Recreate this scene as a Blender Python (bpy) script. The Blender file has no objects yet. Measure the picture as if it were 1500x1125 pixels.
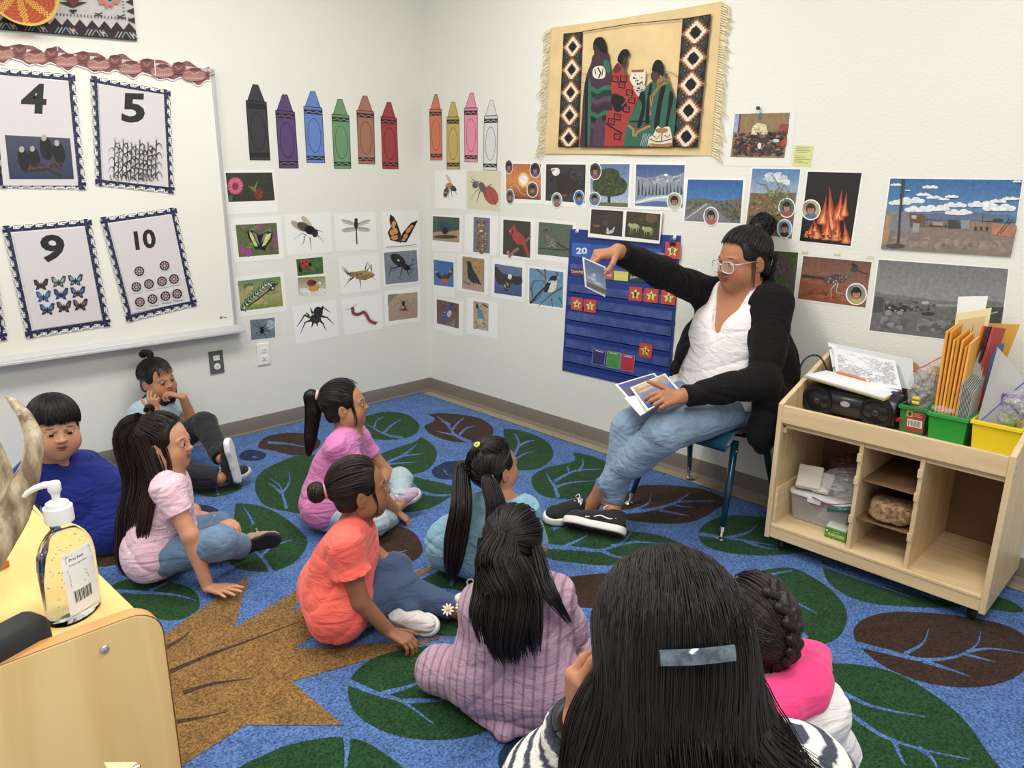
import bpy, bmesh, math, random
import numpy as np
from mathutils import Vector, Matrix
random.seed(7); np.random.seed(7)
S = bpy.context.scene
COL = S.collection
PI = math.pi

# ---------------------------------------------------------------- camera
YAW, PITCH, ROLL, FPX = 7.84404292e-01, 2.72799403e-01, 1.02301818e-02, 1.09258455e+03
CAM = np.array([-2.89907453, -3.65172911, 1.346])
def _axes():
 cy, sy, cp, sp = math.cos(YAW), math.sin(YAW), math.cos(PITCH), math.sin(PITCH)
 f = np.array([sy*cp, cy*cp, -sp]); r = np.array([cy, -sy, 0.0]); u = np.cross(r, f)
 c, s = math.cos(ROLL), math.sin(ROLL)
 return c*r + s*u, -s*r + c*u, f
CR, CU, CF = _axes()
cam_d = bpy.data.cameras.new('camera'); cam = bpy.data.objects.new('camera', cam_d); COL.objects.link(cam)
cam_d.sensor_fit = 'HORIZONTAL'; cam_d.sensor_width = 36; cam_d.lens = FPX/1500*36
cam_d.clip_start = 0.05
m = Matrix.Identity(4)
for i in range(3):
 m[i][0] = CR[i]; m[i][1] = CU[i]; m[i][2] = -CF[i]; m[i][3] = CAM[i]
cam.matrix_world = m
S.camera = cam

def J(px, py, d=None, x=None, y=None, z=None):
 """a photo pixel carried out to a plane (x=, y= or z=) or to a depth d"""
 D = CF + (px-750)/FPX*CR - (py-562.5)/FPX*CU
 if d is None:
  if x is not None: d = (x-CAM[0])/D[0]
  elif y is not None: d = (y-CAM[1])/D[1]
  else: d = (z-CAM[2])/D[2]
 return CAM + d*D

# ---------------------------------------------------------------- materials
def lin(c):
 c = np.asarray(c, float)/255.0
 return np.where(c <= 0.04045, c/12.92, ((c+0.055)/1.055)**2.4)
def rgba(c): return tuple(lin(c)) + (1.0,)
_mats = {}
def nodes_of(m):
 m.use_nodes = True
 return m.node_tree, m.node_tree.nodes['Principled BSDF']
def mat(name, col, rough=0.6, metal=0.0, spec=0.5, bump=0.0, bscale=50, bdist=0.002, var=0.0, vscale=8, vcol=None, attr=False,
  coat=0.0, sheen=0.0, trans=0.0, alpha=1.0, ior=1.45, stretch=None, detail=3, emit=0.0, sss=0.0):
 if name in _mats: return _mats[name]
 m = bpy.data.materials.new(name); nt, b = nodes_of(m); L = nt.links
 b.inputs['Base Color'].default_value = rgba(col); b.inputs['Roughness'].default_value = rough
 b.inputs['Metallic'].default_value = metal; b.inputs['Specular IOR Level'].default_value = spec
 b.inputs['Coat Weight'].default_value = coat; b.inputs['Coat Roughness'].default_value = 0.15
 b.inputs['Sheen Weight'].default_value = sheen; b.inputs['Sheen Roughness'].default_value = 0.5
 b.inputs['Transmission Weight'].default_value = trans; b.inputs['Alpha'].default_value = alpha; b.inputs['IOR'].default_value = ior
 if sss:
  b.inputs['Subsurface Weight'].default_value = sss; b.inputs['Subsurface Radius'].default_value = (0.01, 0.004, 0.002)
  b.inputs['Subsurface Scale'].default_value = 1.0
 if emit:
  b.inputs['Emission Color'].default_value = rgba(col); b.inputs['Emission Strength'].default_value = emit
 tc = nt.nodes.new('ShaderNodeTexCoord'); vec = tc.outputs['Object']
 if stretch:
  mp = nt.nodes.new('ShaderNodeMapping'); mp.inputs['Scale'].default_value = stretch
  L.new(vec, mp.inputs['Vector']); vec = mp.outputs['Vector']
 src = None
 if attr:
  a = nt.nodes.new('ShaderNodeAttribute'); a.attribute_name = 'Col'; src = a.outputs['Color']
 if var or vcol is not None:
  n = nt.nodes.new('ShaderNodeTexNoise'); n.inputs['Scale'].default_value = vscale; n.inputs['Detail'].default_value = detail
  n.inputs['Roughness'].default_value = 0.6
  L.new(vec, n.inputs['Vector'])
  if vcol is not None:
   r = nt.nodes.new('ShaderNodeValToRGB'); r.color_ramp.elements[0].position = 0.38; r.color_ramp.elements[1].position = 0.62
   r.color_ramp.elements[0].color = rgba(col); r.color_ramp.elements[1].color = rgba(vcol)
   L.new(n.outputs['Fac'], r.inputs['Fac']); src = r.outputs['Color']
  else:
   mr = nt.nodes.new('ShaderNodeMapRange'); mr.inputs['From Min'].default_value = 0.3; mr.inputs['From Max'].default_value = 0.7
   mr.inputs['To Min'].default_value = 1-var; mr.inputs['To Max'].default_value = 1+var
   L.new(n.outputs['Fac'], mr.inputs['Value'])
   mx = nt.nodes.new('ShaderNodeVectorMath'); mx.operation = 'SCALE'
   if src is not None: L.new(src, mx.inputs[0])
   else: mx.inputs[0].default_value = tuple(lin(col))
   L.new(mr.outputs['Result'], mx.inputs['Scale']); src = mx.outputs['Vector']
 if src is not None: L.new(src, b.inputs['Base Color'])
 if bump:
  n2 = nt.nodes.new('ShaderNodeTexNoise'); n2.inputs['Scale'].default_value = bscale; n2.inputs['Detail'].default_value = 2
  L.new(vec, n2.inputs['Vector'])
  bp = nt.nodes.new('ShaderNodeBump'); bp.inputs['Strength'].default_value = bump; bp.inputs['Distance'].default_value = bdist
  L.new(n2.outputs['Fac'], bp.inputs['Height']); L.new(bp.outputs['Normal'], b.inputs['Normal'])
 _mats[name] = m
 return m

def wood(name, c1, c2, axis=0, rough=0.4, scale=1.0):
 """pale birch / maple plywood: fine grain running along one axis"""
 if name in _mats: return _mats[name]
 m = bpy.data.materials.new(name); nt, b = nodes_of(m); L = nt.links
 tc = nt.nodes.new('ShaderNodeTexCoord'); mp = nt.nodes.new('ShaderNodeMapping')
 sc = [14*scale]*3; sc[axis] = 1.3*scale; mp.inputs['Scale'].default_value = sc
 L.new(tc.outputs['Object'], mp.inputs['Vector'])
 n = nt.nodes.new('ShaderNodeTexNoise'); n.inputs['Scale'].default_value = 1.6; n.inputs['Detail'].default_value = 6; n.inputs['Distortion'].default_value = 1.2
 L.new(mp.outputs['Vector'], n.inputs['Vector'])
 r = nt.nodes.new('ShaderNodeValToRGB'); r.color_ramp.elements[0].position = 0.33; r.color_ramp.elements[1].position = 0.68
 r.color_ramp.elements[0].color = rgba(c2); r.color_ramp.elements[1].color = rgba(c1)
 L.new(n.outputs['Fac'], r.inputs['Fac']); L.new(r.outputs['Color'], b.inputs['Base Color'])
 b.inputs['Roughness'].default_value = rough; b.inputs['Coat Weight'].default_value = 0.25; b.inputs['Coat Roughness'].default_value = 0.25
 _mats[name] = m
 return m

# ---------------------------------------------------------------- objects
def tag(o, label=None, cat=None, group=None, kind=None):
 if label: o['label'] = label
 if cat: o['category'] = cat
 if group: o['group'] = group
 if kind: o['kind'] = kind
 return o
def thing(name, loc, label, cat, group=None, rz=0.0):
 o = bpy.data.objects.new(name, None); COL.objects.link(o)
 o.location = Vector([float(v) for v in loc]); o.rotation_euler = (0, 0, rz); o.empty_display_size = 0.1
 return tag(o, label, cat, group)
def addm(name, verts, faces, material, parent=None, smooth=False, cols=None, vcols=None):
 """verts are world coordinates (local when the parent is None is the same thing)"""
 me = bpy.data.meshes.new(name)
 V = np.asarray(verts, float)
 if parent is not None:
  M = np.array(world_of(parent).inverted()); V = V @ M[:3, :3].T + M[:3, 3]
 if isinstance(faces, np.ndarray):
  nf, k = faces.shape
  me.vertices.add(len(V)); me.vertices.foreach_set('co', V.astype(np.float32).ravel())
  me.loops.add(nf*k); me.loops.foreach_set('vertex_index', faces.astype(np.int32).ravel())
  me.polygons.add(nf); me.polygons.foreach_set('loop_start', np.arange(0, nf*k, k, dtype=np.int32))
  me.polygons.foreach_set('loop_total', np.full(nf, k, dtype=np.int32))
  me.update(calc_edges=True)
 else:
  me.from_pydata([tuple(v) for v in V], [], faces)
 if smooth: me.polygons.foreach_set('use_smooth', [True]*len(me.polygons))
 if cols is not None:      # one colour per face
  at = me.color_attributes.new('Col', 'FLOAT_COLOR', 'CORNER'); buf = []
  for p, c in zip(me.polygons, cols):
   for k in range(p.loop_total): buf.extend(c[k] if isinstance(c, list) else c)
  at.data.foreach_set('color', buf)
 if vcols is not None:
  at = me.color_attributes.new('Col', 'FLOAT_COLOR', 'POINT')
  C4 = np.ones((len(V), 4), np.float32); C4[:, :3] = vcols; at.data.foreach_set('color', C4.ravel())
 mats = material if isinstance(material, (list, tuple)) else [material]
 for mm in mats: me.materials.append(mm)
 me.update()
 o = bpy.data.objects.new(name, me); COL.objects.link(o)
 if parent is not None: o.parent = parent
 return o
def world_of(o):
 M = Matrix.LocRotScale(o.location, o.rotation_euler, o.scale)
 return world_of(o.parent) @ M if o.parent is not None else M

class MB:
 """collects simple solids into one mesh"""
 def __init__(s): s.v = []; s.f = []; s.mi = []; s.cur = 0
 def add(s, v, f):
  b = len(s.v); s.v += [tuple(map(float, p)) for p in v]; s.f += [tuple(i+b for i in q) for q in f]; s.mi += [s.cur]*len(f); return s
 def box(s, c, size, M=None):
  c = np.array(c, float); h = np.array(size, float)/2
  P = np.array([[x, y, z] for x in (-1, 1) for y in (-1, 1) for z in (-1, 1)])*h
  if M is not None: P = P @ np.array(M).T
  return s.add(P + c, [(0,1,3,2),(4,6,7,5),(0,4,5,1),(2,3,7,6),(0,2,6,4),(1,5,7,3)])
 def hexa(s, q8):     # q8: four bottom corners then four top corners, same winding
  return s.add(q8, [(3,2,1,0),(4,5,6,7),(0,1,5,4),(1,2,6,5),(2,3,7,6),(3,0,4,7)])
 def tube(s, pts, rad, n=10, cap=True, flat=1.0):
  pts = np.array(pts, float); k = len(pts); rad = np.full(k, rad) if np.isscalar(rad) else np.array(rad, float)
  T = np.gradient(pts, axis=0); T /= np.linalg.norm(T, axis=1)[:, None] + 1e-12
  up = np.array([0, 0, 1.0]) if abs(T[0][2]) < 0.9 else np.array([1.0, 0, 0])
  N = np.cross(T[0], up); N /= np.linalg.norm(N); V = []
  for i in range(k):
   N = N - T[i]*(N@T[i]); N /= np.linalg.norm(N) + 1e-12; B = np.cross(T[i], N)
   for j in range(n):
    a = 2*PI*j/n; V.append(pts[i] + rad[i]*(math.cos(a)*N + flat*math.sin(a)*B))
  F = [(i*n+j, i*n+(j+1) % n, (i+1)*n+(j+1) % n, (i+1)*n+j) for i in range(k-1) for j in range(n)]
  if cap: F += [tuple(range(n))[::-1], tuple((k-1)*n+j for j in range(n))]
  return s.add(V, F)
 def lathe(s, prof, origin=(0, 0, 0), n=32, M=None, sx=1.0, sy=1.0):
  V = []; F = []; k = len(prof)
  for (r, z) in prof:
   for j in range(n):
    a = 2*PI*j/n; V.append((r*math.cos(a)*sx, r*math.sin(a)*sy, z))
  V = np.array(V)
  if M is not None: V = V @ np.array(M).T
  V = V + np.array(origin, float)
  F = [(i*n+j, i*n+(j+1) % n, (i+1)*n+(j+1) % n, (i+1)*n+j) for i in range(k-1) for j in range(n)]
  if prof[0][0] > 1e-6: F.append(tuple(range(n))[::-1])
  if prof[-1][0] > 1e-6: F.append(tuple((k-1)*n+j for j in range(n)))
  return s.add(V, F)
 def prism(s, poly, vec):
  poly = np.array(poly, float); n = len(poly); V = list(poly) + list(poly + np.array(vec, float))
  return s.add(V, [tuple(range(n))[::-1], tuple(range(n, 2*n))] + [(i, (i+1) % n, n+(i+1) % n, n+i) for i in range(n)])
 def build(s, name, material, parent=None, smooth=False, bevel=0.0, seg=2, sub=0, auto=None):
  o = addm(name, s.v, s.f, material, parent, smooth)
  if isinstance(material, (list, tuple)) and len(material) > 1: o.data.polygons.foreach_set('material_index', s.mi)
  bm = bmesh.new(); bm.from_mesh(o.data); bmesh.ops.recalc_face_normals(bm, faces=bm.faces); bm.to_mesh(o.data); bm.free()
  if bevel:
   b = o.modifiers.new('edge', 'BEVEL'); b.width = bevel; b.segments = seg; b.limit_method = 'ANGLE'; b.angle_limit = math.radians(40)
  if sub:
   b = o.modifiers.new('smooth', 'SUBSURF'); b.levels = sub; b.render_levels = sub
  if auto:
   o.data.polygons.foreach_set('use_smooth', [True]*len(o.data.polygons))
   bm = bmesh.new(); bm.from_mesh(o.data)
   for e in bm.edges:
    if len(e.link_faces) == 2 and e.calc_face_angle(0) > math.radians(auto): e.smooth = False
   bm.to_mesh(o.data); bm.free()
  return o
def struct(o): o['kind'] = 'structure'; return o

def rot(rz=0, ry=0, rx=0):
 return np.array((Matrix.Rotation(rz, 3, 'Z') @ Matrix.Rotation(ry, 3, 'Y') @ Matrix.Rotation(rx, 3, 'X')))

# ---------------------------------------------------------------- printed sheets
class Plane:
 """a real plane in the room; pixels of the photo are carried onto it"""
 def __init__(s, n, off): s.n = n; s.off = off     # n: 'L' (wall y=0), 'R' (wall x=0), 'F' (floor z=0)
 def at(s, px, py, lift=0.0):
  o = s.off + lift
  if s.n == 'L': return J(px, py, y=-o)
  if s.n == 'R': return J(px, py, x=-o)
  return J(px, py, z=o)
 def normal(s): return {'L': np.array([0, -1., 0]), 'R': np.array([-1., 0, 0]), 'F': np.array([0, 0, 1.])}[s.n]
WL = Plane('L', 0.0); WR = Plane('R', 0.0); WB = Plane('L', 0.027)
class Zm:
 def __init__(s, ox, oy, k): s.ox, s.oy, s.k = ox, oy, k
 def __call__(s, p): return (s.ox + p[0]/s.k, s.oy + p[1]/s.k)
class Frame3:
 """a free 2-D frame in space: origin, u axis, v axis (metres); pixels are (u,v)"""
 def __init__(s, o, u, v): s.o = np.array(o, float); s.u = np.array(u, float); s.v = np.array(v, float)
 def at(s, a, b, lift=0.0): return s.o + a*s.u + b*s.v + lift*s.normal()
 def normal(s):
  n = np.cross(s.v, s.u); return n/np.linalg.norm(n)
IDZ = Zm(0, 0, 1)
def mute(c):      # office printer ink: a little greyer and darker than screen colours
 g = .2126*c[0]+.7152*c[1]+.0722*c[2]; return tuple((v*.84+g*.16)*.86 for v in c[:3])+(1.0,)
class Print:
 def __init__(s, plane, zm=IDZ, lift=0.001, step=0.00004):
  s.P = plane; s.z = zm; s.l = lift; s.step = step; s.v = []; s.f = []; s.c = []; s.cur = lift
 def _put(s, pts, lift):
  b = len(s.v)
  for p in pts:
   q = s.z(p); s.v.append(tuple(s.P.at(q[0], q[1], lift)))
  return b
 def poly(s, pts, col, step=True):
  if step: s.cur += s.step
  b = s._put(pts, s.cur); s.f.append(tuple(range(b, b+len(pts)))); s.c.append(rgba(col)); return s
 def grad(s, quad, c_top, c_bot, n=6, mid=None):
  """quad TL,TR,BR,BL with a vertical run of colours"""
  s.cur += s.step; q = [np.array(a, float) for a in quad]
  cs = [c_top, c_bot] if mid is None else [c_top, mid, c_bot]
  def cc(t):
   t *= len(cs)-1; i = min(int(t), len(cs)-2); f = t-i
   return tuple(lin(np.array(cs[i])*(1-f) + np.array(cs[i+1])*f)) + (1.0,)
  for i in range(n):
   a, b2 = i/n, (i+1)/n
   P4 = [q[0]*(1-a)+q[3]*a, q[1]*(1-a)+q[2]*a, q[1]*(1-b2)+q[2]*b2, q[0]*(1-b2)+q[3]*b2]
   b = s._put(P4, s.cur); s.f.append((b, b+1, b+2, b+3)); s.c.append([cc(a), cc(a), cc(b2), cc(b2)])
  return s
 def ell(s, cx, cy, rx, ry, col, rot=0.0, n=18, ring=None):
  c, q = math.cos(rot), math.sin(rot)
  P = [(cx + rx*math.cos(t)*c - ry*math.sin(t)*q, cy + rx*math.cos(t)*q + ry*math.sin(t)*c) for t in [2*PI*i/n for i in range(n)]]
  if ring:
   s.cur += s.step; I = [(cx+(x-cx)*(1-ring/max(rx, ry)), cy+(y-cy)*(1-ring/max(rx, ry))) for x, y in P]
   b = s._put(P, s.cur); b2 = s._put(I, s.cur)
   for i in range(n): s.f.append((b+i, b+(i+1) % n, b2+(i+1) % n, b2+i)); s.c.append(rgba(col))
   return s
  return s.poly(P, col)
 def line(s, pts, w, col, taper=False):
  s.cur += s.step; pts = np.array(pts, float); T = np.gradient(pts, axis=0); T /= np.linalg.norm(T, axis=1)[:, None]+1e-9
  N = np.stack([-T[:, 1], T[:, 0]], 1); ww = np.full(len(pts), w/2.0)
  if taper: ww = ww*np.linspace(1, 0.15, len(pts))
  A = pts + N*ww[:, None]; B = pts - N*ww[:, None]
  b = s._put(A, s.cur); b2 = s._put(B, s.cur)
  for i in range(len(pts)-1): s.f.append((b+i, b+i+1, b2+i+1, b2+i)); s.c.append(rgba(col))
  return s
 def blobs(s, quad, cols, n, r, seed=0, asp=1.0):
  rr = random.Random(seed); q = [np.array(a, float) for a in quad]
  W_ = np.linalg.norm(q[1]-q[0]); H_ = np.linalg.norm(q[3]-q[0]); s.cur += s.step
  for i in range(n):
   rad = r*(.4+.9*rr.random()); mu, mv = min(.49, rad*1.15/W_), min(.49, rad*1.0/H_)
   a, b = mu+rr.random()*(1-2*mu), mv+rr.random()*(1-2*mv); s.cur += s.step*.25
   p = (q[0]*(1-a)+q[1]*a)*(1-b) + (q[3]*(1-a)+q[2]*a)*b
   P = [(p[0]+rad*(.55+.5*rr.random())*math.cos(t), p[1]+rad*.8*(.4+.5*rr.random())*math.sin(t)) for t in [2*PI*k/9 for k in range(9)]]
   s.poly(P, cols[rr.randrange(len(cols))], step=False)
  return s
 def build(s, name, material, parent=None, orient=True):
  nrm = s.P.normal(); V = np.array(s.v); F = []; C = []
  for f, c in zip(s.f, s.c):
   P = V[list(f)]; a = np.zeros(3)
   for i in range(len(P)): a += np.cross(P[i]-P[0], P[(i+1) % len(P)]-P[0])
   if a@nrm < 0: f = f[::-1]; c = c[::-1] if isinstance(c, list) else c
   F.append(f); C.append(c)
  C = [[mute(q) for q in c] if isinstance(c, list) else mute(c) for c in C] if getattr(s, 'mute', True) else C
  return addm(name, s.v, F, material, parent, cols=C)
def sheet(name, plane, quad, zm, material, parent=None, thick=0.0006, lift=0.0):
 """a thin sheet of card with the given four corners lying on a plane"""
 A = [plane.at(*zm(p), lift+0.0002) for p in quad]; B = [plane.at(*zm(p), lift+0.0002+thick) for p in quad]
 mb = MB(); mb.hexa([*A, *B]); return mb.build(name, material, parent)

_fonts = {}
def text_polys(txt, size=1.0, bold=0.0, shear=0.0):
 cu = bpy.data.curves.new('lettering', 'FONT'); cu.body = txt; cu.size = size; cu.offset = bold; cu.shear = shear; cu.resolution_u = 3
 cu.align_x = 'CENTER'; cu.fill_mode = 'FRONT'
 o = bpy.data.objects.new('lettering', cu); COL.objects.link(o); bpy.context.view_layer.update()
 me = bpy.data.meshes.new_from_object(o); V = np.array([v.co[:2] for v in me.vertices]); F = [tuple(p.vertices) for p in me.polygons]
 bpy.data.objects.remove(o); bpy.data.curves.remove(cu); bpy.data.meshes.remove(me)
 return V, F
def put_text(pr, txt, cx, cy, h, col, w=None, rot=0.0, bold=0.0, cw=None):
 """centred text with cap height h in the print's own units (v down)"""
 V, F = text_polys(txt, 1.0, bold)
 if not len(V): return
 lo, hi = V.min(0), V.max(0); sc = h/(hi[1]-lo[1]); sx = sc if w is None else w/(hi[0]-lo[0])
 V = V - (lo+hi)/2; V = np.stack([V[:, 0]*sx, -V[:, 1]*sc], 1)
 c, s = math.cos(rot), math.sin(rot); V = np.stack([V[:, 0]*c - V[:, 1]*s + cx, V[:, 0]*s + V[:, 1]*c + cy], 1)
 pr.cur += pr.step; b = pr._put(V, pr.cur)
 for f in F: pr.f.append(tuple(i+b for i in f)); pr.c.append(rgba(col))
def quadmap(q):
 q = [np.array(a, float) for a in q]
 return lambda u, v: tuple((q[0]*(1-u)+q[1]*u)*(1-v) + (q[3]*(1-u)+q[2]*u)*v)
LP = [31, 18, 28, 34]; WORLD = 0.68; EXPO = 0.0
DEBUG = False
# ================================================================= the room
M_wall = mat('painted_wall', (224, 224, 216), rough=0.7, bump=0.35, bscale=110, bdist=0.004, spec=0.3)
M_ceil = mat('ceiling_tile', (225, 224, 218), rough=0.9)
M_base = mat('vinyl_base', (120, 114, 103), rough=0.5)
M_tan = mat('floor_carpet', (176, 165, 140), rough=0.95, vcol=(120, 110, 92), vscale=220, bump=0.6, bscale=400, bdist=0.003)
BX0, BY0 = -4.2, -4.6
def slab(name, lo, hi, m):
 lo, hi = np.array(lo, float), np.array(hi, float); mb = MB(); mb.box((lo+hi)/2, hi-lo); return struct(mb.build(name, m))
slab('wall_left', (BX0, 0, -0.02), (0.12, 0.12, 2.75), M_wall)
slab('wall_right', (0, BY0, -0.02), (0.12, 0, 2.75), M_wall)
slab('floor', (BX0, BY0, -0.02), (0.0, 0.0, 0.0), M_tan)
slab('ceiling', (BX0, BY0, 2.75), (0.12, 0.12, 2.83), M_ceil)
def base(name, A, B, nrm):
 A, B, nrm = map(np.array, (A, B, nrm)); mb = MB()
 prof = [(0.0, 0.0), (0.014, 0.0), (0.012, 0.006), (0.005, 0.018), (0.005, 0.084), (0.003, 0.0887), (0.0, 0.0887)]
 pl = [A + nrm*a + np.array([0, 0, z]) for a, z in prof]
 mb.prism(pl, B-A); return struct(mb.build(name, M_base, auto=30))
base('baseboard_left', (BX0, 0, 0.), (0., 0, 0.), (0, -1., 0)); base('baseboard_right', (0, 0., 0.), (0, BY0, 0.), (-1., 0, 0))
# door casing at the far right edge of the photo
mb = MB(); mb.box((-0.012, -3.62, 1.07), (0.03, 0.10, 2.14)); struct(mb.build('trim_1', mat('door_casing', (150, 143, 130), rough=0.5), bevel=0.003))
mb = MB(); mb.box((-0.004, -4.13, 1.05), (0.02, 0.92, 2.10)); struct(mb.build('door_1', mat('door_face', (168, 160, 146), rough=0.5)))

# ---------------------------------------------------------------- lights
def area(name, loc, sx, sy, power, col=(1, 1, 1), spread=None):
 l = bpy.data.lights.new(name, 'AREA'); l.shape = 'RECTANGLE'; l.size = sx; l.size_y = sy; l.energy = power; l.color = col
 o = bpy.data.objects.new(name, l); COL.objects.link(o); o.location = loc; return o
M_lamp = mat('lamp_diffuser', (255, 252, 244), emit=3.0)
M_lampframe = mat('lamp_frame', (230, 230, 228), rough=0.4)
for i, (x, y) in enumerate([(-1.4, -1.4), (-1.35, -3.4), (-3.1, -1.4), (-2.9, -3.9)]):
 t = thing('ceiling_light', (x, y, 2.75), ['recessed ceiling light panel over the corner of the rug', 'recessed ceiling light panel over the wooden cart side',
    'recessed ceiling light panel over the whiteboard side', 'recessed ceiling light panel over the low shelf'][i], 'ceiling light', 'ceiling light panels')
 mb = MB()
 for dx, dy, sx, sy in ((0, .30, 1.24, .03), (0, -.30, 1.24, .03), (.605, 0, .03, .6), (-.605, 0, .03, .6)): mb.box((x+dx, y+dy, 2.742), (sx, sy, 0.02))
 mb.build('frame', M_lampframe, t)
 mb = MB(); mb.box((x, y, 2.746), (1.18, .57, 0.006)); mb.build('diffuser', M_lamp, t)
 a = area('panel_light', (x, y, 2.735), 1.15, .55, LP[i], (1.0, 0.978, 0.93))
w = bpy.data.worlds.new('world'); S.world = w; w.use_nodes = True
w.node_tree.nodes['Background'].inputs['Color'].default_value = (1.0, 0.985, 0.955, 1); w.node_tree.nodes['Background'].inputs['Strength'].default_value = WORLD
S.view_settings.view_transform = 'Standard'; S.view_settings.look = 'None'; S.view_settings.exposure = EXPO; S.view_settings.gamma = 1.0
S.view_settings.use_curve_mapping = False

# ---------------------------------------------------------------- rug
GRN, BRN, BLU, TRK, NAVY = (28, 62, 34), (52, 36, 27), (74, 104, 156), (122, 93, 54), (22, 44, 68)
def rug_mat():
 m = bpy.data.materials.new('rug_pile'); nt, b = nodes_of(m); L = nt.links
 a = nt.nodes.new('ShaderNodeAttribute'); a.attribute_name = 'Col'
 tc = nt.nodes.new('ShaderNodeTexCoord')
 n = nt.nodes.new('ShaderNodeTexNoise'); n.inputs['Scale'].default_value = 170; n.inputs['Detail'].default_value = 3
 n3 = nt.nodes.new('ShaderNodeTexNoise'); n3.inputs['Scale'].default_value = 14; n3.inputs['Detail'].default_value = 3
 L.new(tc.outputs['Object'], n.inputs['Vector']); L.new(tc.outputs['Object'], n3.inputs['Vector'])
 mr = nt.nodes.new('ShaderNodeMapRange'); mr.inputs['From Min'].default_value = .3; mr.inputs['From Max'].default_value = .7; mr.inputs['To Min'].default_value = .35; mr.inputs['To Max'].default_value = 1.7
 mr2 = nt.nodes.new('ShaderNodeMapRange'); mr2.inputs['From Min'].default_value = .3; mr2.inputs['From Max'].default_value = .7; mr2.inputs['To Min'].default_value = .88; mr2.inputs['To Max'].default_value = 1.12
 L.new(n.outputs['Fac'], mr.inputs['Value']); L.new(n3.outputs['Fac'], mr2.inputs['Value'])
 mu = nt.nodes.new('ShaderNodeMath'); mu.operation = 'MULTIPLY'; L.new(mr.outputs[0], mu.inputs[0]); L.new(mr2.outputs[0], mu.inputs[1])
 v = nt.nodes.new('ShaderNodeVectorMath'); v.operation = 'SCALE'; L.new(a.outputs['Color'], v.inputs[0]); L.new(mu.outputs[0], v.inputs['Scale'])
 L.new(v.outputs['Vector'], b.inputs['Base Color']); b.inputs['Roughness'].default_value = 0.95; b.inputs['Specular IOR Level'].default_value = 0.15
 b.inputs['Sheen Weight'].default_value = 0.04; b.inputs['Sheen Roughness'].default_value = 0.6
 bp = nt.nodes.new('ShaderNodeBump'); bp.inputs['Strength'].default_value = 0.8; bp.inputs['Distance'].default_value = 0.004
 L.new(n.outputs['Fac'], bp.inputs['Height']); L.new(bp.outputs['Normal'], b.inputs['Normal'])
 return m
M_rug = rug_mat()
RZ = 0.008
def smooth_closed(pts, n=6):
 """Catmull-Rom through closed outline points; a point given as (x,y,1) stays sharp"""
 P = [np.array(p[:2], float) for p in pts]; sh = [len(p) > 2 for p in pts]; k = len(P); out = []
 for i in range(k):
  p0, p1, p2, p3 = P[i-1], P[i], P[(i+1) % k], P[(i+2) % k]
  m1 = (p2-p0)/2 if not sh[i] else (p2-p1)*.6; m2 = (p3-p1)/2 if not sh[(i+1) % k] else (p2-p1)*.6
  for j in range(n):
   t = j/n; h = (2*t**3-3*t**2+1, t**3-2*t**2+t, -2*t**3+3*t**2, t**3-t**2)
   out.append(tuple(h[0]*p1+h[1]*m1+h[2]*p2+h[3]*m2))
 return out
def smooth_open(pts, n=5):
 P = [np.array(p, float) for p in pts]; P = [2*P[0]-P[1]] + P + [2*P[-1]-P[-2]]; out = []
 for i in range(1, len(P)-2):
  for j in range(n):
   t = j/n; p0, p1, p2, p3 = P[i-1], P[i], P[i+1], P[i+2]
   out.append(tuple(.5*((2*p1)+(p2-p0)*t+(2*p0-5*p1+4*p2-p3)*t*t+(3*p1-p0-3*p2+p3)*t**3)))
 return out + [tuple(P[-2])]
rug = thing('area_rug', (-1.4, -1.9, 0), 'blue classroom rug with green and brown leaves and a tan tree trunk', 'rug')
RX0, RX1, RY0, RY1 = -2.86, -0.088, -3.78, -0.012
mb = MB(); mb.box(((RX0+RX1)/2, (RY0+RY1)/2, RZ/2), (RX1-RX0, RY1-RY0, RZ))
mb.build('border', mat('rug_binding', (28, 34, 58), rough=0.9), rug, bevel=0.002)
FP = Plane('F', RZ)
pr = Print(FP, IDZ, lift=0.0, step=0.000015); pr.mute = False
def floorpoly(pts, c):      # points already in metres
 pr.cur += pr.step; b = len(pr.v)
 for x, y in pts: pr.v.append((x, y, RZ+pr.cur))
 pr.f.append(tuple(range(b, b+len(pts)))); pr.c.append(rgba(c))
floorpoly([(RX0+.008, RY0+.008), (RX1-.008, RY0+.008), (RX1-.008, RY1-.008), (RX0+.008, RY1-.008)], BLU)
def leaf(outline, col, veins=()):
 pr.poly(smooth_closed(outline), col)
 for v in veins:
  w = v[0]; pr.line(smooth_open(v[1:]), w, BLU, taper=True)
# outlines read off the photo and carried onto the floor
leaf([(378,655),(390,640),(420,634),(452,636),(470,648),(455,664),(430,667),(400,660)], BRN, [(4,(392,648),(420,650),(450,655))])
leaf([(545,607),(570,603),(598,608),(614,622),(608,636),(585,643),(556,644),(535,640),(520,630),(525,615)], GRN,
  [(4,(590,641),(570,638),(552,630),(535,620)),(4,(562,634),(575,622),(588,614)),(3,(548,626),(552,616),(563,610))])
leaf([(625,607,1),(645,605),(672,607),(700,612),(718,622),(723,633),(715,643),(697,648),(672,648),(648,643),(628,634),(622,624),(634,618),(636,612)], BRN,
  [(5,(690,648),(668,638),(660,628),(648,615),(640,610)),(4,(662,630),(672,618),(680,612)),(4,(673,637),(682,628),(694,624)),(3,(670,638),(650,634),(638,631)),(3,(660,622),(652,618),(645,618))])
leaf([(617,640,1),(632,650),(640,662),(636,678),(622,690),(598,696),(570,697),(540,690),(545,672),(575,658),(605,648)], GRN,
  [(5,(545,690),(570,676),(590,668),(605,666),(622,664)),(4,(585,670),(600,660),(612,649)),(3,(565,680),(590,678),(610,677))])
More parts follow.
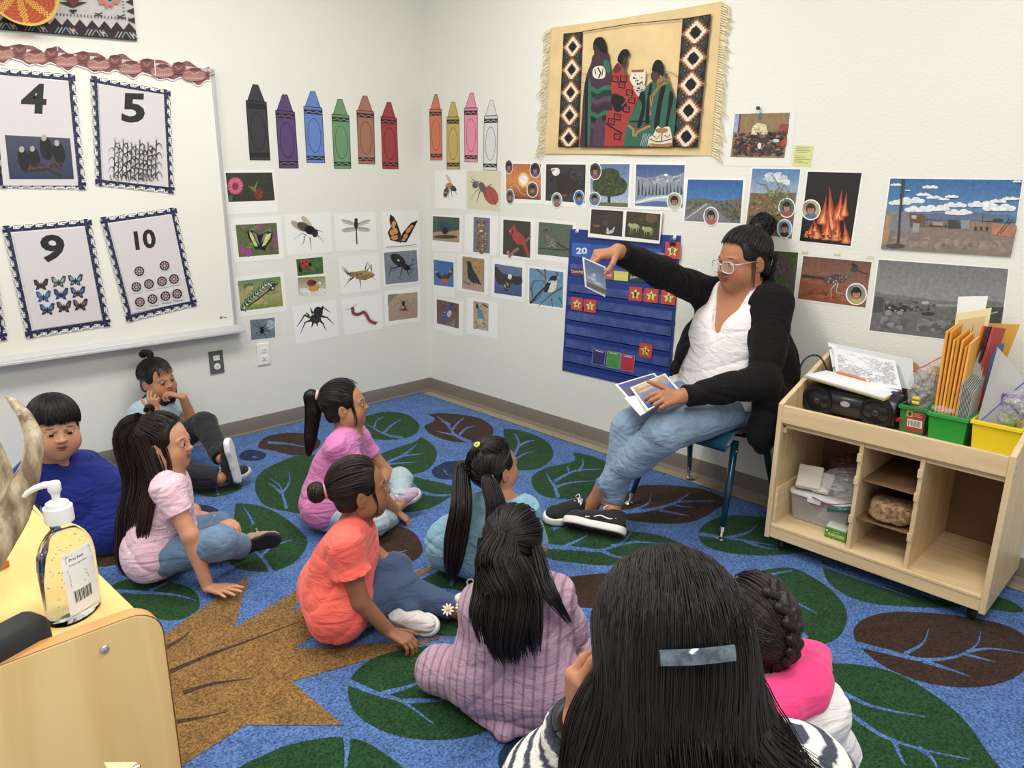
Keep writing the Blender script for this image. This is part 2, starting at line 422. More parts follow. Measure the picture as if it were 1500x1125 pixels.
leaf([(738,628,1),(755,629),(780,636),(800,646),(810,659),(808,672),(792,685),(772,689),(752,686),(745,668),(744,650),(738,640)], GRN,
  [(5,(752,668),(760,652),(757,640),(752,634)),(4,(760,653),(772,647),(784,645)),(3,(755,672),(770,664),(784,661))])
leaf([(839,663,1),(856,665),(885,675),(905,688),(905,700),(890,715),(865,725),(835,731),(806,729),(788,722),(779,708),(781,696),(800,685),(825,680),(842,674)], GRN,
  [(6,(818,729),(812,712),(805,702),(800,692)),(5,(812,705),(828,696),(846,689),(880,687)),(4,(848,690),(854,680),(853,671)),(4,(815,713),(835,707),(872,704)),(3,(834,695),(832,686),(831,683))])
leaf([(480,668),(430,668,1),(392,685),(376,700),(375,722),(388,740),(415,748),(450,752),(470,735),(480,700)], GRN,
  [(5,(420,745),(415,728),(410,712),(395,700)),(4,(414,722),(424,706),(424,690)),(4,(412,722),(400,712),(392,707))])
leaf([(603,700),(625,703),(650,708),(668,716),(660,727),(640,740),(615,748),(590,750),(575,742),(590,722)], GRN,
  [(5,(600,706),(620,722),(640,725),(665,724)),(4,(618,720),(640,726),(665,726))])
leaf([(632,690),(645,680),(655,676),(670,675),(690,677),(700,686),(690,697),(665,702),(642,701)], NAVY, [(2,(650,688),(656,695),(664,696))])
leaf([(352,665),(362,659),(378,660),(390,665),(384,673),(366,675),(352,672)], NAVY, [(3,(370,669),(378,670))])
leaf([(560,768),(585,770),(606,780),(618,798),(617,812),(600,825),(570,832),(540,828),(525,812),(530,785)], BRN, [(5,(552,822),(575,812),(596,806))])
leaf([(345,737,1),(372,739),(400,748),(430,768),(450,792),(440,815),(420,830),(395,837),(365,836),(340,828),(325,800),(340,770)], GRN,
  [(6,(398,837),(382,815),(362,800),(345,795)),(4,(382,815),(400,800),(430,790)),(4,(372,768),(362,750),(356,742))])
leaf([(300,690),(330,702),(355,712),(340,722),(310,728),(285,720),(280,700)], GRN, [(4,(320,725),(316,712),(312,700))])
leaf([(288,740),(310,742),(322,750),(318,760),(300,764),(284,756)], NAVY)
leaf([(90,800),(140,790),(170,798),(185,820),(150,830),(100,825)], BRN, [(4,(110,812),(150,805),(176,806))])
leaf([(160,862),(200,845),(240,850),(280,862),(292,880),(288,895),(260,908),(225,905),(180,890)], GRN, [(6,(170,866),(220,868),(260,872),(288,880)),(4,(215,868),(250,850),(258,846))])
leaf([(155,700),(200,705),(235,716),(240,730),(200,742),(160,735)], GRN, [(4,(165,720),(190,718),(225,720))])
leaf([(940,710,1),(985,711),(1030,717),(1066,733),(1050,745),(1030,758),(1002,766),(960,766),(915,760),(905,742),(918,722)], BRN,
  [(6,(905,750),(950,747),(985,738),(1002,728),(1010,722)),(4,(925,748),(948,738),(954,724)),(4,(965,747),(990,752),(1010,756)),(4,(990,735),(1020,734),(1048,734)),(3,(982,738),(1000,742),(1018,743))])
leaf([(815,775),(850,772),(890,775),(940,780),(975,787),(1012,805),(985,815),(935,822),(890,828),(850,825),(805,818),(790,800)], GRN,
  [(7,(800,800),(850,804),(880,806),(910,795),(925,780)),(5,(880,806),(905,816),(940,818)),(5,(895,800),(930,794),(970,796)),(5,(820,803),(850,790),(862,782))])
leaf([(1023,780),(1040,763),(1070,755),(1110,757),(1170,768),(1200,790),(1190,805),(1150,812),(1100,813),(1060,808),(1032,798)], GRN,
  [(6,(1024,782),(1050,786),(1080,790),(1140,800)),(5,(1065,788),(1095,780),(1110,768)),(4,(1090,792),(1120,802),(1150,805))])
leaf([(1020,812),(1035,818),(1047,832),(1040,845),(1010,848),(990,835),(1000,820)], NAVY)
leaf([(1203,820,1),(1230,835),(1270,850),(1320,865),(1380,880),(1440,888),(1380,890),(1330,888),(1280,884),(1240,872),(1212,850)], GRN,
  [(5,(1205,828),(1250,845),(1300,862),(1335,875))])
leaf([(1125,834),(1160,832),(1190,845),(1220,866),(1238,890),(1240,912),(1225,935),(1195,945),(1150,940),(1100,920),(1080,870),(1100,842)], GRN,
  [(7,(1182,935),(1150,905),(1130,880),(1120,862)),(8,(1112,858),(1130,842),(1160,836)),(6,(1128,866),(1160,880),(1196,898))])
leaf([(1250,925),(1265,907),(1300,897),(1350,897),(1410,903),(1470,915),(1505,935),(1512,965),(1490,990),(1450,1004),(1400,1006),(1350,998),(1300,978),(1262,950)], BRN,
  [(8,(1253,943),(1310,957),(1350,966),(1400,962),(1430,945),(1437,925)),(6,(1325,958),(1352,942),(1361,920)),(6,(1352,968),(1390,980),(1422,991)),(5,(1415,955),(1450,950),(1500,956)),(4,(1412,958),(1440,965),(1460,970))])
leaf([(1209,971,1),(1260,974),(1310,985),(1360,1012),(1410,1052),(1445,1100),(1460,1140),(1300,1140),(1225,1120),(1205,1060),(1200,1010)], GRN,
  [(9,(1208,975),(1220,1010),(1240,1040),(1280,1070),(1310,1085),(1360,1100),(1420,1112)),(7,(1232,1014),(1280,1035),(1355,1050)),(7,(1310,1085),(1320,1110),(1328,1122)),(7,(1345,1095),(1365,1110),(1375,1130))])
leaf([(1385,865),(1430,868),(1450,872),(1480,880),(1499,895),(1470,895),(1430,885)], GRN)
# tree trunk
pr.poly([(200,1200),(262,1124),(360,1062),(503,1062),(428,998),(560,960),(640,936),(680,928),(610,938),(520,945),(430,950),(470,925),(640,830),(700,800),(590,845),(425,895),(460,860),(492,830),(343,920),(365,842),(240,930),(120,1010),(60,1180)], TRK)
pr.poly([(120,1010),(240,930),(230,1040),(262,1124),(200,1200),(60,1180)], TRK)
for l in ([(240,988),(300,962),(360,940),(440,910)], [(240,950),(262,938),(280,924)], [(268,1015),(310,1002),(372,993)], [(250,1058),(290,1052),(335,1042)]):
 pr.line(smooth_open(l), 7, (66, 48, 36), taper=True)
leaf([(512,998),(545,965),(600,950),(660,945),(720,955),(760,980),(765,1030),(740,1055),(690,1078),(620,1083),(560,1070),(518,1040)], GRN,
  [(10,(508,998),(550,1015),(590,1028),(635,1060)),(8,(560,1016),(600,1005),(640,988)),(8,(590,1027),(650,1025),(700,1020))])
leaf([(355,1135),(400,1100),(450,1085),(505,1080),(550,1095),(585,1140)], GRN, [(12,(508,1078),(508,1100),(505,1140))])
leaf([(640,838),(700,815),(760,812),(800,830),(780,860),(720,870),(660,862),(612,855)], GRN, [(6,(660,858),(665,845),(668,835))])
leaf([(640,905),(700,900),(730,915),(700,930),(640,930),(600,925)], GRN)
leaf([(810,850),(850,843),(900,840),(930,852),(925,875),(880,890),(830,885),(805,868)], BRN)
leaf([(740,1090),(770,1075),(830,1070),(860,1100),(840,1135),(760,1150),(730,1120)], NAVY, [(5,(780,1100),(800,1112),(820,1105))])
leaf([(650,758),(690,745),(740,745),(790,760),(810,780),(770,800),(700,800),(655,790)], GRN, [(6,(700,790),(735,775),(770,765))])
o = pr.build('pile', M_rug, rug)
# ================================================================= things on the walls
M_paper = mat('laminated_paper', (236, 236, 232), rough=0.35, coat=0.5, spec=0.4)
M_lam = mat('laminate_film', (226, 226, 218), rough=0.25, coat=0.6)
M_print = mat('printed_ink', (255, 255, 255), rough=0.4, attr=True, coat=0.35)
M_photo = mat('printed_photo', (255, 255, 255), rough=0.35, attr=True, var=0.22, vscale=70, detail=6, coat=0.35)
M_matte = mat('matte_print', (255, 255, 255), rough=0.8, attr=True, var=0.06, vscale=60)
M_tape = mat('masking_tape', (214, 206, 168), rough=0.6)
Z1, Z2, Z3, Z4 = Zm(0, 0, 4.286), Zm(0, 260, 4.166), Zm(320, 110, 4.839), Zm(320, 300, 4.326)
Z5, Z6, Z7 = Zm(620, 120, 6.25), Zm(620, 300, 5.1125), Zm(720, 220, 5.0)
Z8, Z9, Z10, Z11 = Zm(1000, 140, 3.515), Zm(1260, 230, 3.879), Zm(820, 330, 4.69), Zm(780, 0, 4.5)
BLK, WHT = (24, 24, 26), (240, 240, 238)

def card(name, label, cat, group, plane, zm, q, draw, pic=None, bg=None, lift=0.0, photo=True, paper=None, mid=None):
 """a paper sheet stuck on the wall with its printed picture as a child"""
 c = np.mean([plane.at(*zm(p), lift) for p in q], axis=0)
 t = thing(name, c, label, cat, group)
 sheet('sheet', plane, q, zm, paper or M_paper, t, lift=lift)
 pr = Print(plane, zm, lift=lift+0.0009)
 if pic is not None:
  if isinstance(bg, tuple) and isinstance(bg[0], tuple): pr.grad(pic, bg[0], bg[-1], mid=bg[1] if len(bg) == 3 else None)
  elif bg is not None: pr.poly(pic, bg)
 draw(pr); pr.build('picture', M_photo if photo else M_print, t)
 return t
INSECT, BIRD = 'insect picture cards', 'bird picture cards'

# ---- left wall: insects
def d(p):
 p.ell(120, 785, 56, 62, (190, 70, 100))
 for i in range(14):
  a = i*.45; p.ell(120+38*math.cos(a), 785+42*math.sin(a), 17, 8, (222, 110, 140), a, n=8)
 p.ell(120, 790, 20, 24, (150, 40, 70)); p.poly([(78,845),(100,850),(98,896),(72,900)], (60, 110, 60))
 p.poly([(208,783),(245,792),(270,810),(262,830),(238,815)], (100, 130, 70)); p.poly([(250,800),(285,735),(262,815)], (150, 120, 100)); p.poly([(262,808),(325,800),(270,830)], (110, 60, 50))
 p.ell(285, 850, 32, 34, (130, 50, 50)); p.blobs([(255,815),(320,815),(315,885),(255,885)], [(170, 70, 70), (90, 40, 40)], 14, 7, 2)
card('insect_card', 'card of a hummingbird beside a pink flower on dark green', 'picture card', INSECT, WL, Z3, [(32,680),(390,666),(425,972),(65,990)], d, [(50,693),(380,690),(400,888),(72,900)], (56, 58, 46))
def d(p):
 Q = [(108,128),(368,114),(384,312),(130,332)]
 p.blobs(Q, [(130, 60, 110), (80, 110, 60), (105, 90, 80), (120, 140, 80)], 26, 22, 3)
 for a in [(190,300,22,30),(150,280,16,34),(365,220,10,50),(262,140,14,22)]: p.ell(*a, (170, 70, 140))
 p.poly([(182,165),(215,160),(265,195),(315,165),(343,180),(335,225),(300,270),(295,292),(262,280),(235,285),(222,250),(188,205)], (28, 28, 30))
 p.poly([(195,165),(215,185),(250,265),(230,262),(200,200)], (214, 216, 120)); p.poly([(335,178),(300,190),(275,265),(298,255),(328,210)], (214, 216, 120))
 p.poly([(215,170),(240,185),(262,260),(245,240)], (130, 140, 150)); p.poly([(312,172),(285,190),(268,250),(290,215)], (130, 140, 150)); p.ell(268, 215, 6, 36, (40, 40, 42))
card('insect_card', 'card of a yellow and black butterfly on purple flowers', 'picture card', INSECT, WL, Z4, [(72,90),(395,68),(418,345),(103,366)], d, [(108,128),(368,114),(384,312),(130,332)], (96, 112, 66))
def legs(p, L, w, c):
 for l in L: p.line(l, w, c, taper=True)
def d(p):
 legs(p, [[(560,195),(530,180),(475,220)],[(545,200),(540,240),(525,258)],[(580,205),(582,240),(590,288)],[(620,190),(640,205),(668,237)],[(610,155),(640,165),(665,175)]], 6, BLK)
 p.ell(505, 135, 55, 20, (190, 170, 140), .6); p.ell(560, 112, 52, 18, (205, 190, 160), .9); p.ell(540, 140, 46, 26, (90, 80, 72), .5)
 p.ell(580, 160, 34, 28, BLK, .4); p.ell(612, 180, 20, 26, (44, 40, 40)); p.ell(622, 182, 8, 14, (90, 50, 40))
card('insect_card', 'white card of a large black fly with brown wings', 'picture card', INSECT, WL, Z4, [(415,66),(708,46),(724,300),(437,323)], d)
def d(p):
 for a in [(825,112,48,13,.3),(918,115,48,13,-.35),(828,158,48,15,-.15),(915,155,48,15,.12)]: p.ell(a[0], a[1], a[2], a[3], (190, 196, 180), a[4])
 for a in [(825,112,.3),(918,115,-.35),(828,158,-.15),(915,155,.12)]: p.line([(a[0]-44*math.cos(a[2]),a[1]-44*math.sin(a[2])-6),(a[0]+44*math.cos(a[2]),a[1]+44*math.sin(a[2])-6)], 3, (120, 125, 115))
 p.ell(872, 95, 11, 10, BLK); p.ell(872, 125, 13, 28, (40, 52, 52)); p.line([(873,145),(875,200),(878,250)], 8, (36, 44, 48))
card('insect_card', 'white card of a dark dragonfly with clear wings', 'picture card', INSECT, WL, Z4, [(730,55),(995,45),(1005,285),(745,296)], d)
def d(p):
 p.poly([(1088,60),(1110,75),(1130,110),(1158,190),(1150,238),(1090,225),(1072,175),(1092,140),(1083,95)], BLK); p.poly([(1264,98),(1220,115),(1165,180),(1150,235),(1190,240),(1220,185)], BLK)
 for a in [(1110,125,14,26,.3),(1122,165,14,22,-.4),(1102,175,18,20,0),(1112,210,20,13,.3),(1205,160,13,24,.7),(1185,200,13,20,.5),(1128,205,10,16,0),(1172,222,12,8,0),(1224,138,10,14,.7)]: p.ell(a[0], a[1], a[2], a[3], (226, 150, 50), a[4], n=9)
 p.ell(1155, 215, 8, 28, (50, 40, 40)); p.line([(1065,268),(1150,262),(1255,252)], 4, (150, 150, 150))
card('insect_card', 'white card of an orange and black monarch butterfly', 'picture card', INSECT, WL, Z4, [(1032,42),(1268,34),(1280,257),(1045,272)], d)
def d(p):
 p.blobs([(492,345),(660,330),(666,435),(502,452)], [(60, 100, 40), (90, 130, 60), (40, 70, 34)], 20, 14, 5)
 p.ell(520, 395, 14, 30, (24, 34, 20)); p.ell(550, 378, 32, 30, (190, 50, 44)); p.ell(580, 378, 10, 14, BLK); p.ell(535, 372, 5, 6, BLK); p.ell(558, 362, 5, 6, BLK); p.ell(555, 392, 5, 6, BLK); legs(p, [[(560,400),(578,412)],[(540,404),(545,416)]], 4, BLK)
 p.grad([(502,462),(675,452),(686,560),(508,578)], (150, 150, 90), (220, 220, 214))
 for a in range(11): p.line([(602,530),(602+90*math.cos(.2+a*.28),530+46*math.sin(.2+a*.28))], 12, (236, 236, 234))
 p.ell(602, 525, 36, 26, (206, 160, 50)); p.ell(588, 495, 28, 22, (150, 30, 44)); p.ell(612, 492, 8, 10, BLK); p.ell(640,495,14,6,(240,240,240))
card('insect_card', 'tall card of two ladybirds, one on a daisy', 'picture card', INSECT, WL, Z4, [(488,342),(662,328),(690,568),(508,583)], d, [(492,345),(660,330),(666,435),(502,452)], (70, 110, 50))
def d(p):
 G = (150, 120, 60)
 legs(p, [[(830,440),(800,405),(780,385)],[(825,445),(795,415),(778,400)],[(850,465),(825,485),(795,525)],[(895,470),(900,500),(903,534)],[(930,410),(942,362),(965,400),(975,440)],[(940,420),(968,378),(975,460),(1000,478)],[(860,460),(830,470),(815,480)]], 8, (60, 48, 30))
 p.ell(848, 442, 22, 18, G); p.poly([(860,425),(930,415),(992,440),(985,455),(930,478),(870,470)], G); p.poly([(870,425),(940,418),(985,435),(930,440)], (176, 150, 84)); p.blobs([(860,425),(980,425),(980,465),(870,465)], [(110, 80, 36), (190, 160, 90)], 26, 6, 6); p.ell(835, 438, 5, 6, BLK)
card('insect_card', 'white card of a brown grasshopper', 'picture card', INSECT, WL, Z4, [(757,333),(1012,308),(1030,540),(778,568)], d)
def d(p):
 p.blobs([(1048,303),(1256,286),(1267,484),(1060,505)], [(118, 128, 148), (140, 150, 166), (104, 112, 130)], 40, 16, 7)
 legs(p, [[(1150,390),(1100,405),(1085,430),(1075,465)],[(1165,400),(1155,440),(1135,485)],[(1190,400),(1205,440),(1218,468)],[(1210,390),(1225,380),(1232,370)],[(1212,405),(1235,412)]], 8, BLK)
 p.ell(1140, 352, 56, 32, (26, 26, 28), .7); p.ell(1190, 396, 26, 18, BLK, .6); p.ell(1140, 352, 8, 5, (225, 225, 230), .7)
card('insect_card', 'card of a black beetle on grey ground', 'picture card', INSECT, WL, Z4, [(1038,290),(1268,270),(1280,490),(1050,518)], d, [(1048,303),(1256,286),(1267,484),(1060,505)], (124, 134, 154))
def d(p):
 p.blobs([(122,484),(392,454),(410,640),(142,674)], [(150, 160, 80), (120, 150, 90), (196, 170, 110), (80, 120, 50)], 18, 40, 8)
 p.line([(145,668),(250,600),(378,495)], 8, (30, 34, 24))
 pts = smooth_open([(160,645),(190,610),(230,570),(265,535),(290,505),(320,495),(340,520)], 5)
 for i, q in enumerate(pts): p.ell(q[0], q[1], 18, 28, (140, 176, 130) if i % 2 else (36, 60, 70), .6)
 for i, q in enumerate(pts[::3]): p.ell(q[0]+4, q[1]+8, 6, 6, (226, 226, 180)); p.ell(q[0]+10, q[1]+26, 5, 7, (90, 120, 110))
card('insect_card', 'card of a green and blue striped caterpillar on a twig', 'picture card', INSECT, WL, Z4, [(105,460),(412,425),(437,675),(130,714)], d, [(122,484),(392,454),(410,640),(142,674)], ((110, 140, 90), (190, 170, 110), (120, 150, 50)))
def d(p):
 p.ell(330, 760, 26, 30, (170, 186, 200))
 legs(p, [[(270,790),(235,765),(212,735)],[(272,785),(250,750),(238,728)],[(280,785),(300,760),(325,735)],[(285,790),(320,775),(352,755)],[(270,800),(240,815),(232,850)],[(275,805),(262,825),(255,848)],[(282,805),(300,830),(312,850)],[(286,798),(325,800),(330,820)]], 5, BLK); p.ell(276, 800, 12, 17, BLK); p.ell(278, 780, 8, 9, BLK)
card('insect_card', 'small card of a thin black spider on grey blue', 'picture card', INSECT, WL, Z4, [(158,722),(395,704),(402,845),(165,868)], d, [(200,730),(355,715),(360,840),(208,857)], (112, 130, 148), paper=M_lam)
def d(p):
 legs(p, [[(580,715),(545,700),(520,740),(495,775)],[(590,730),(550,745),(518,820)],[(598,690),(580,650)],[(640,700),(665,650),(690,668),(712,682)],[(650,705),(690,715),(732,758)],[(640,730),(665,755),(683,802)],[(600,745),(590,778)],[(622,745),(630,772)],[(575,705),(560,685),(540,712)],[(640,680),(660,645),(668,640)]], 15, (26, 26, 28))
 p.ell(632, 680, 30, 34, (34, 34, 36)); p.ell(615, 722, 36, 30, (44, 44, 46)); p.blobs([(585,700),(650,700),(650,745),(585,745)], [(70, 70, 74), (20, 20, 22)], 16, 6, 9)
card('insect_card', 'white card of a big hairy black tarantula', 'picture card', INSECT, WL, Z4, [(465,645),(745,603),(764,832),(492,884)], d)
def d(p):
 pts = smooth_open([(850,655),(855,685),(885,695),(920,680),(940,700),(960,735),(1000,752)], 4)
 for q in pts: legs(p, [[q, (q[0]+12, q[1]-20)], [q, (q[0]-12, q[1]+20)]], 3, (150, 70, 60))
 p.line(pts, 18, (136, 60, 56)); legs(p, [[(848,652),(862,640),(882,622)],[(845,655),(820,665),(800,660)],[(1000,750),(1010,745),(1022,742)]], 4, (150, 80, 70)); p.ell(850, 658, 12, 10, (120, 50, 50))
card('insect_card', 'white card of a curled red centipede', 'picture card', INSECT, WL, Z4, [(778,600),(1035,562),(1042,785),(800,828)], d)
def d(p):
 p.poly([(1073,570),(1140,563),(1090,610),(1074,640)], (130, 130, 110)); p.ell(1175, 665, 30, 8, (120, 90, 74))
 legs(p, [[(1170,628),(1140,615),(1115,655)],[(1172,625),(1150,600),(1145,585)],[(1176,625),(1195,605),(1215,650)],[(1178,635),(1195,640),(1190,670)],[(1170,635),(1155,650),(1155,672)]], 4, BLK); p.ell(1172, 625, 9, 18, (40, 32, 30)); p.ell(1182, 655, 5, 16, (60, 44, 38))
card('insect_card', 'card of a mosquito on pinkish skin', 'picture card', INSECT, WL, Z4, [(1050,550),(1280,515),(1282,735),(1057,768)], d, [(1073,570),(1261,553),(1262,714),(1080,738)], ((180, 160, 136), (178, 146, 124)))

# ---- crayons cut out of paper
def crayon(plane, zm, tip, body, col, name, where):
 c = np.mean([plane.at(*zm(p)) for p in body], axis=0)
 t = thing('paper_crayon', c, f'{name} paper crayon cut-out {where}', 'wall decoration', 'paper crayons')
 t3 = tip; B = quadmap(body); sil = [t3[0], t3[1], B(.92, 0), B(1, 0), B(1, 1), B(0, 1), B(0, 0), B(.08, 0)]
 V = [plane.at(*zm(p), .0003) for p in sil] + [plane.at(*zm(p), .001) for p in sil]; n = len(sil)
 addm('cut_out', V, [tuple(range(n))[::-1], tuple(range(n, 2*n))] + [(i, (i+1) % n, n+(i+1) % n, n+i) for i in range(n)], mat('crayon_card_'+name.split()[0], col, rough=.7), t)
 p = Print(plane, zm, lift=.0012); edge = tuple(int(v*.35) for v in col) if name != 'white' else (60, 60, 60)
 p.poly(sil, edge); k = .035
 cx, cy = np.mean(body, axis=0)
 p.poly([t3[0]+np.array((2, 4)), t3[1]+np.array((-2, 4)), B(.92-k, -.005), B(.08+k, -.005)], col); p.poly([B(k, .01), B(1-k, .01), B(1-k, .992), B(k, .992)], col)
 p.line([B(0, .045), B(1, .045)], 3, edge)
 dk = (44, 38, 40) if name != 'black' else (34, 34, 36); wv = tuple(int(v*.5+70) for v in col) if name != 'black' else (52, 52, 54)
 for a, b in ((.055, .13), (.875, .945)):
  p.poly([B(k, a), B(1-k, a), B(1-k, b), B(k, b)], dk)
  p.line([B(u, (a+b)/2 + .013*math.sin(u*16)) for u in np.linspace(.04, .96, 22)], 7, wv)
 m_ = lambda t_: B(.5+.36*math.cos(t_), .51+.31*math.sin(t_)); r_ = lambda t_: B(.5+.335*math.cos(t_), .51+.3*math.sin(t_))
 p.poly([m_(i*2*PI/30) for i in range(30)], edge); p.poly([r_(i*2*PI/30) for i in range(30)], col)
 p.build('print', M_matte, t)
for a in [([(243,63),(282,68)], [(193,178),(341,190),(368,605),(222,603)], (62, 62, 64), 'black', 'left of all the others'),
   ([(452,136),(488,138)], [(402,247),(541,260),(569,661),(431,661)], (96, 70, 124), 'purple', 'beside the black one'),
   ([(652,112),(685,114)], [(602,220),(736,232),(756,624),(625,622)], (96, 138, 214), 'blue', 'between purple and green'),
   ([(845,169),(878,171)], [(802,275),(927,285),(942,664),(819,663)], (106, 160, 108), 'green', 'between blue and brown'),
   ([(1022,145),(1054,147)], [(978,247),(1103,258),(1111,632),(993,630)], (178, 120, 92), 'brown', 'between green and red'),
   ([(1195,190),(1223,193)], [(1149,291),(1264,303),(1277,667),(1163,665)], (176, 62, 70), 'red', 'nearest the corner on the left wall')]: crayon(WL, Z3, *a)
for a in [([(104,113),(130,113)], [(55,250),(168,248),(175,717),(65,717)], (226, 126, 84), 'orange', 'next to the room corner'),
   ([(257,183),(290,183)], [(214,320),(329,318),(336,800),(215,800)], (206, 180, 84), 'yellow', 'between orange and pink'),
   ([(428,98),(460,98)], [(373,238),(497,235),(498,735),(378,732)], (246, 146, 176), 'pink', 'beside the white one'),
   ([(612,165),(640,165)], [(556,312),(684,308),(675,812),(547,808)], (226, 226, 224), 'white', 'with black outlines')]: crayon(WR, Z5, *a)

# ---- right wall: bugs, birds and nature photos
def d(p):
 legs(p, [[(240,985),(230,1030),(240,1075)],[(255,990),(262,1040),(270,1060)],[(285,980),(300,1020),(320,1030)],[(225,980),(190,940)]], 7, (60, 46, 34))
 p.ell(235, 895, 14, 56, (206, 200, 190), -.5); p.ell(238, 950, 34, 28, (186, 140, 80)); p.ell(272, 975, 26, 26, (70, 54, 40)); p.ell(208, 1010, 22, 50, (96, 70, 44), .25)
 for k in range(4): p.line([(188+k*3, 990+k*20),(226-k*2, 1000+k*20)], 8, (190, 150, 90) if k % 2 else (46, 34, 26))
 p.ell(290, 985, 14, 18, (40, 32, 28))
card('insect_card', 'white card of a honey bee next to the corner', 'picture card', INSECT, WR, Z5, [(108,812),(392,808),(388,1171),(108,1152)], d)
def d(p):
 p.ell(620, 1040, 62, 92, (186, 70, 66), -.5); p.line([(620,1020),(650,1090),(670,1140)], 4, (60, 40, 40))
 legs(p, [[(470,910),(430,865)],[(465,920),(418,915)],[(510,985),(485,995),(420,1090)],[(520,1000),(500,1060),(492,1115)],[(545,1000),(570,1060),(635,1000),(660,1060)],[(560,1000),(575,1040)],[(590,960),(625,935),(632,950)],[(500,920),(520,910),(540,960)]], 9, (70, 70, 70))
 p.ell(480, 940, 28, 36, (80, 80, 80), .6); p.ell(540, 965, 30, 48, (96, 96, 96), -.3); p.ell(495, 930, 18, 20, (120, 120, 120))
card('insect_card', 'cream card of a grey ant with a red abdomen', 'picture card', INSECT, WR, Z5, [(402,815),(712,817),(705,1185),(402,1155)], d, [(402,815),(712,817),(705,1185),(402,1155)], (228, 220, 182), photo=False)

def portrait(zm, plane, cx, cy, rx, ry, bg, hair, shirt, label, skin=(170, 120, 92), lift=.002):
 c = plane.at(*zm((cx, cy)), lift); t = thing('photo_badge', c, label, 'picture', 'round portrait badges')
 n = 24; ring = [(cx+rx*math.cos(a), cy+ry*math.sin(a)) for a in [2*PI*i/n for i in range(n)]]
 V = [plane.at(*zm(q), lift) for q in ring] + [plane.at(*zm(q), lift+.0008) for q in ring]
 addm('badge', V, [tuple(range(n))[::-1], tuple(range(n, 2*n))] + [(i, (i+1) % n, n+(i+1) % n, n+i) for i in range(n)], M_paper, t)
 p = Print(plane, zm, lift=lift+.001)
 def e(x, y, a, b, c_): p.ell(cx+x*rx, cy+y*ry, a*rx, b*ry, c_, n=14)
 e(0, 0, .88, .9, bg);
 if bg is not None: e(-.4, -.35, .4, .4, tuple(int(v*.8) for v in bg))
 p.poly([(cx+rx*u, cy+ry*v) for u, v in ((-.62,.62),(-.45,.4),(-.2,.3),(.2,.3),(.45,.4),(.62,.62),(.3,.84),(-.3,.84))], shirt)
 e(0, -.08, .5, .56, hair); e(0, .04, .36, .42, skin); e(0, -.3, .4, .2, hair); e(-.14, .0, .05, .05, (40, 28, 24)); e(.14, .0, .05, .05, (40, 28, 24)); e(0, .1, .05, .09, tuple(int(v*.85) for v in skin)); e(0, .26, .15, .05, (150, 70, 66)); e(0, .24, .1, .02, (235, 225, 220))
 p.build('picture', M_print, t)

NAT = 'nature photographs'
def d(p):
 p.grad([(105,98),(362,103),(360,365),(108,352)], (196, 110, 40), (150, 70, 26), mid=(226, 140, 50))
 for r, c in ((52, (232, 170, 80)), (44, (246, 206, 120)), (36, (252, 236, 190)), (28, (255, 252, 240))): p.ell(235, 218, r*.85, r*1.1, c)
 p.line([(135,280),(160,250),(190,262),(205,300),(235,328),(262,320),(300,345)], 4, (240, 190, 110)); p.poly([(108,335),(200,345),(360,358),(360,365),(108,352)], (120, 56, 24))
card('nature_photo', 'orange photograph of a blazing sun with four badges on it', 'picture', NAT, WR, Z7, [(92,84),(374,82),(380,395),(100,388)], d, [(105,98),(362,103),(360,365),(108,352)], (196, 110, 40))
def d(p):
 p.blobs([(400,102),(690,106),(682,388),(396,368)], [(52, 52, 54), (70, 70, 72), (40, 40, 42)], 70, 16, 11)
 p.poly([(480,185),(520,170),(600,215),(680,270),(660,300),(560,330),(500,340),(478,260)], (50, 42, 38)); p.blobs([(490,190),(620,240),(640,300),(490,320)], [(64, 54, 46), (40, 34, 30)], 30, 8, 12)
 p.ell(472, 158, 28, 30, (240, 240, 238), .5); p.ell(452, 142, 18, 12, (240, 240, 238)); p.poly([(436,142),(452,136),(462,150),(440,160)], (214, 140, 60)); p.ell(462, 142, 4, 4, BLK); p.ell(535, 330, 18, 8, (150, 90, 50))
card('nature_photo', 'photograph of a perched bald eagle on dark rocks', 'picture', NAT, WR, Z7, [(388,90),(700,88),(690,425),(385,400)], d, [(400,102),(690,106),(682,388),(396,368)], (56, 56, 58))
def d(p):
 p.poly([(722,378),(1000,388),(998,418),(722,405)], (104, 116, 60)); p.poly([(850,320),(872,320),(870,385),(850,382)], (50, 40, 30))
 for a in [(865,250,125,70),(862,190,80,60),(800,270,60,55),(930,260,65,60),(870,300,110,40)]: p.ell(*a, (60, 74, 40))
 p.blobs([(740,160),(985,160),(985,335),(745,335)], [(76, 92, 48), (46, 58, 32), (96, 108, 60)], 120, 10, 13); p.blobs([(790,135),(930,135),(940,190),(780,190)], [(76, 92, 48), (56, 70, 38)], 30, 10, 14)
card('nature_photo', 'photograph of one round leafy tree under blue sky', 'picture', NAT, WR, Z7, [(720,95),(1030,86),(1015,425),(715,415)], d, [(725,102),(1012,102),(998,418),(722,405)], ((86, 120, 176), (190, 200, 214)))
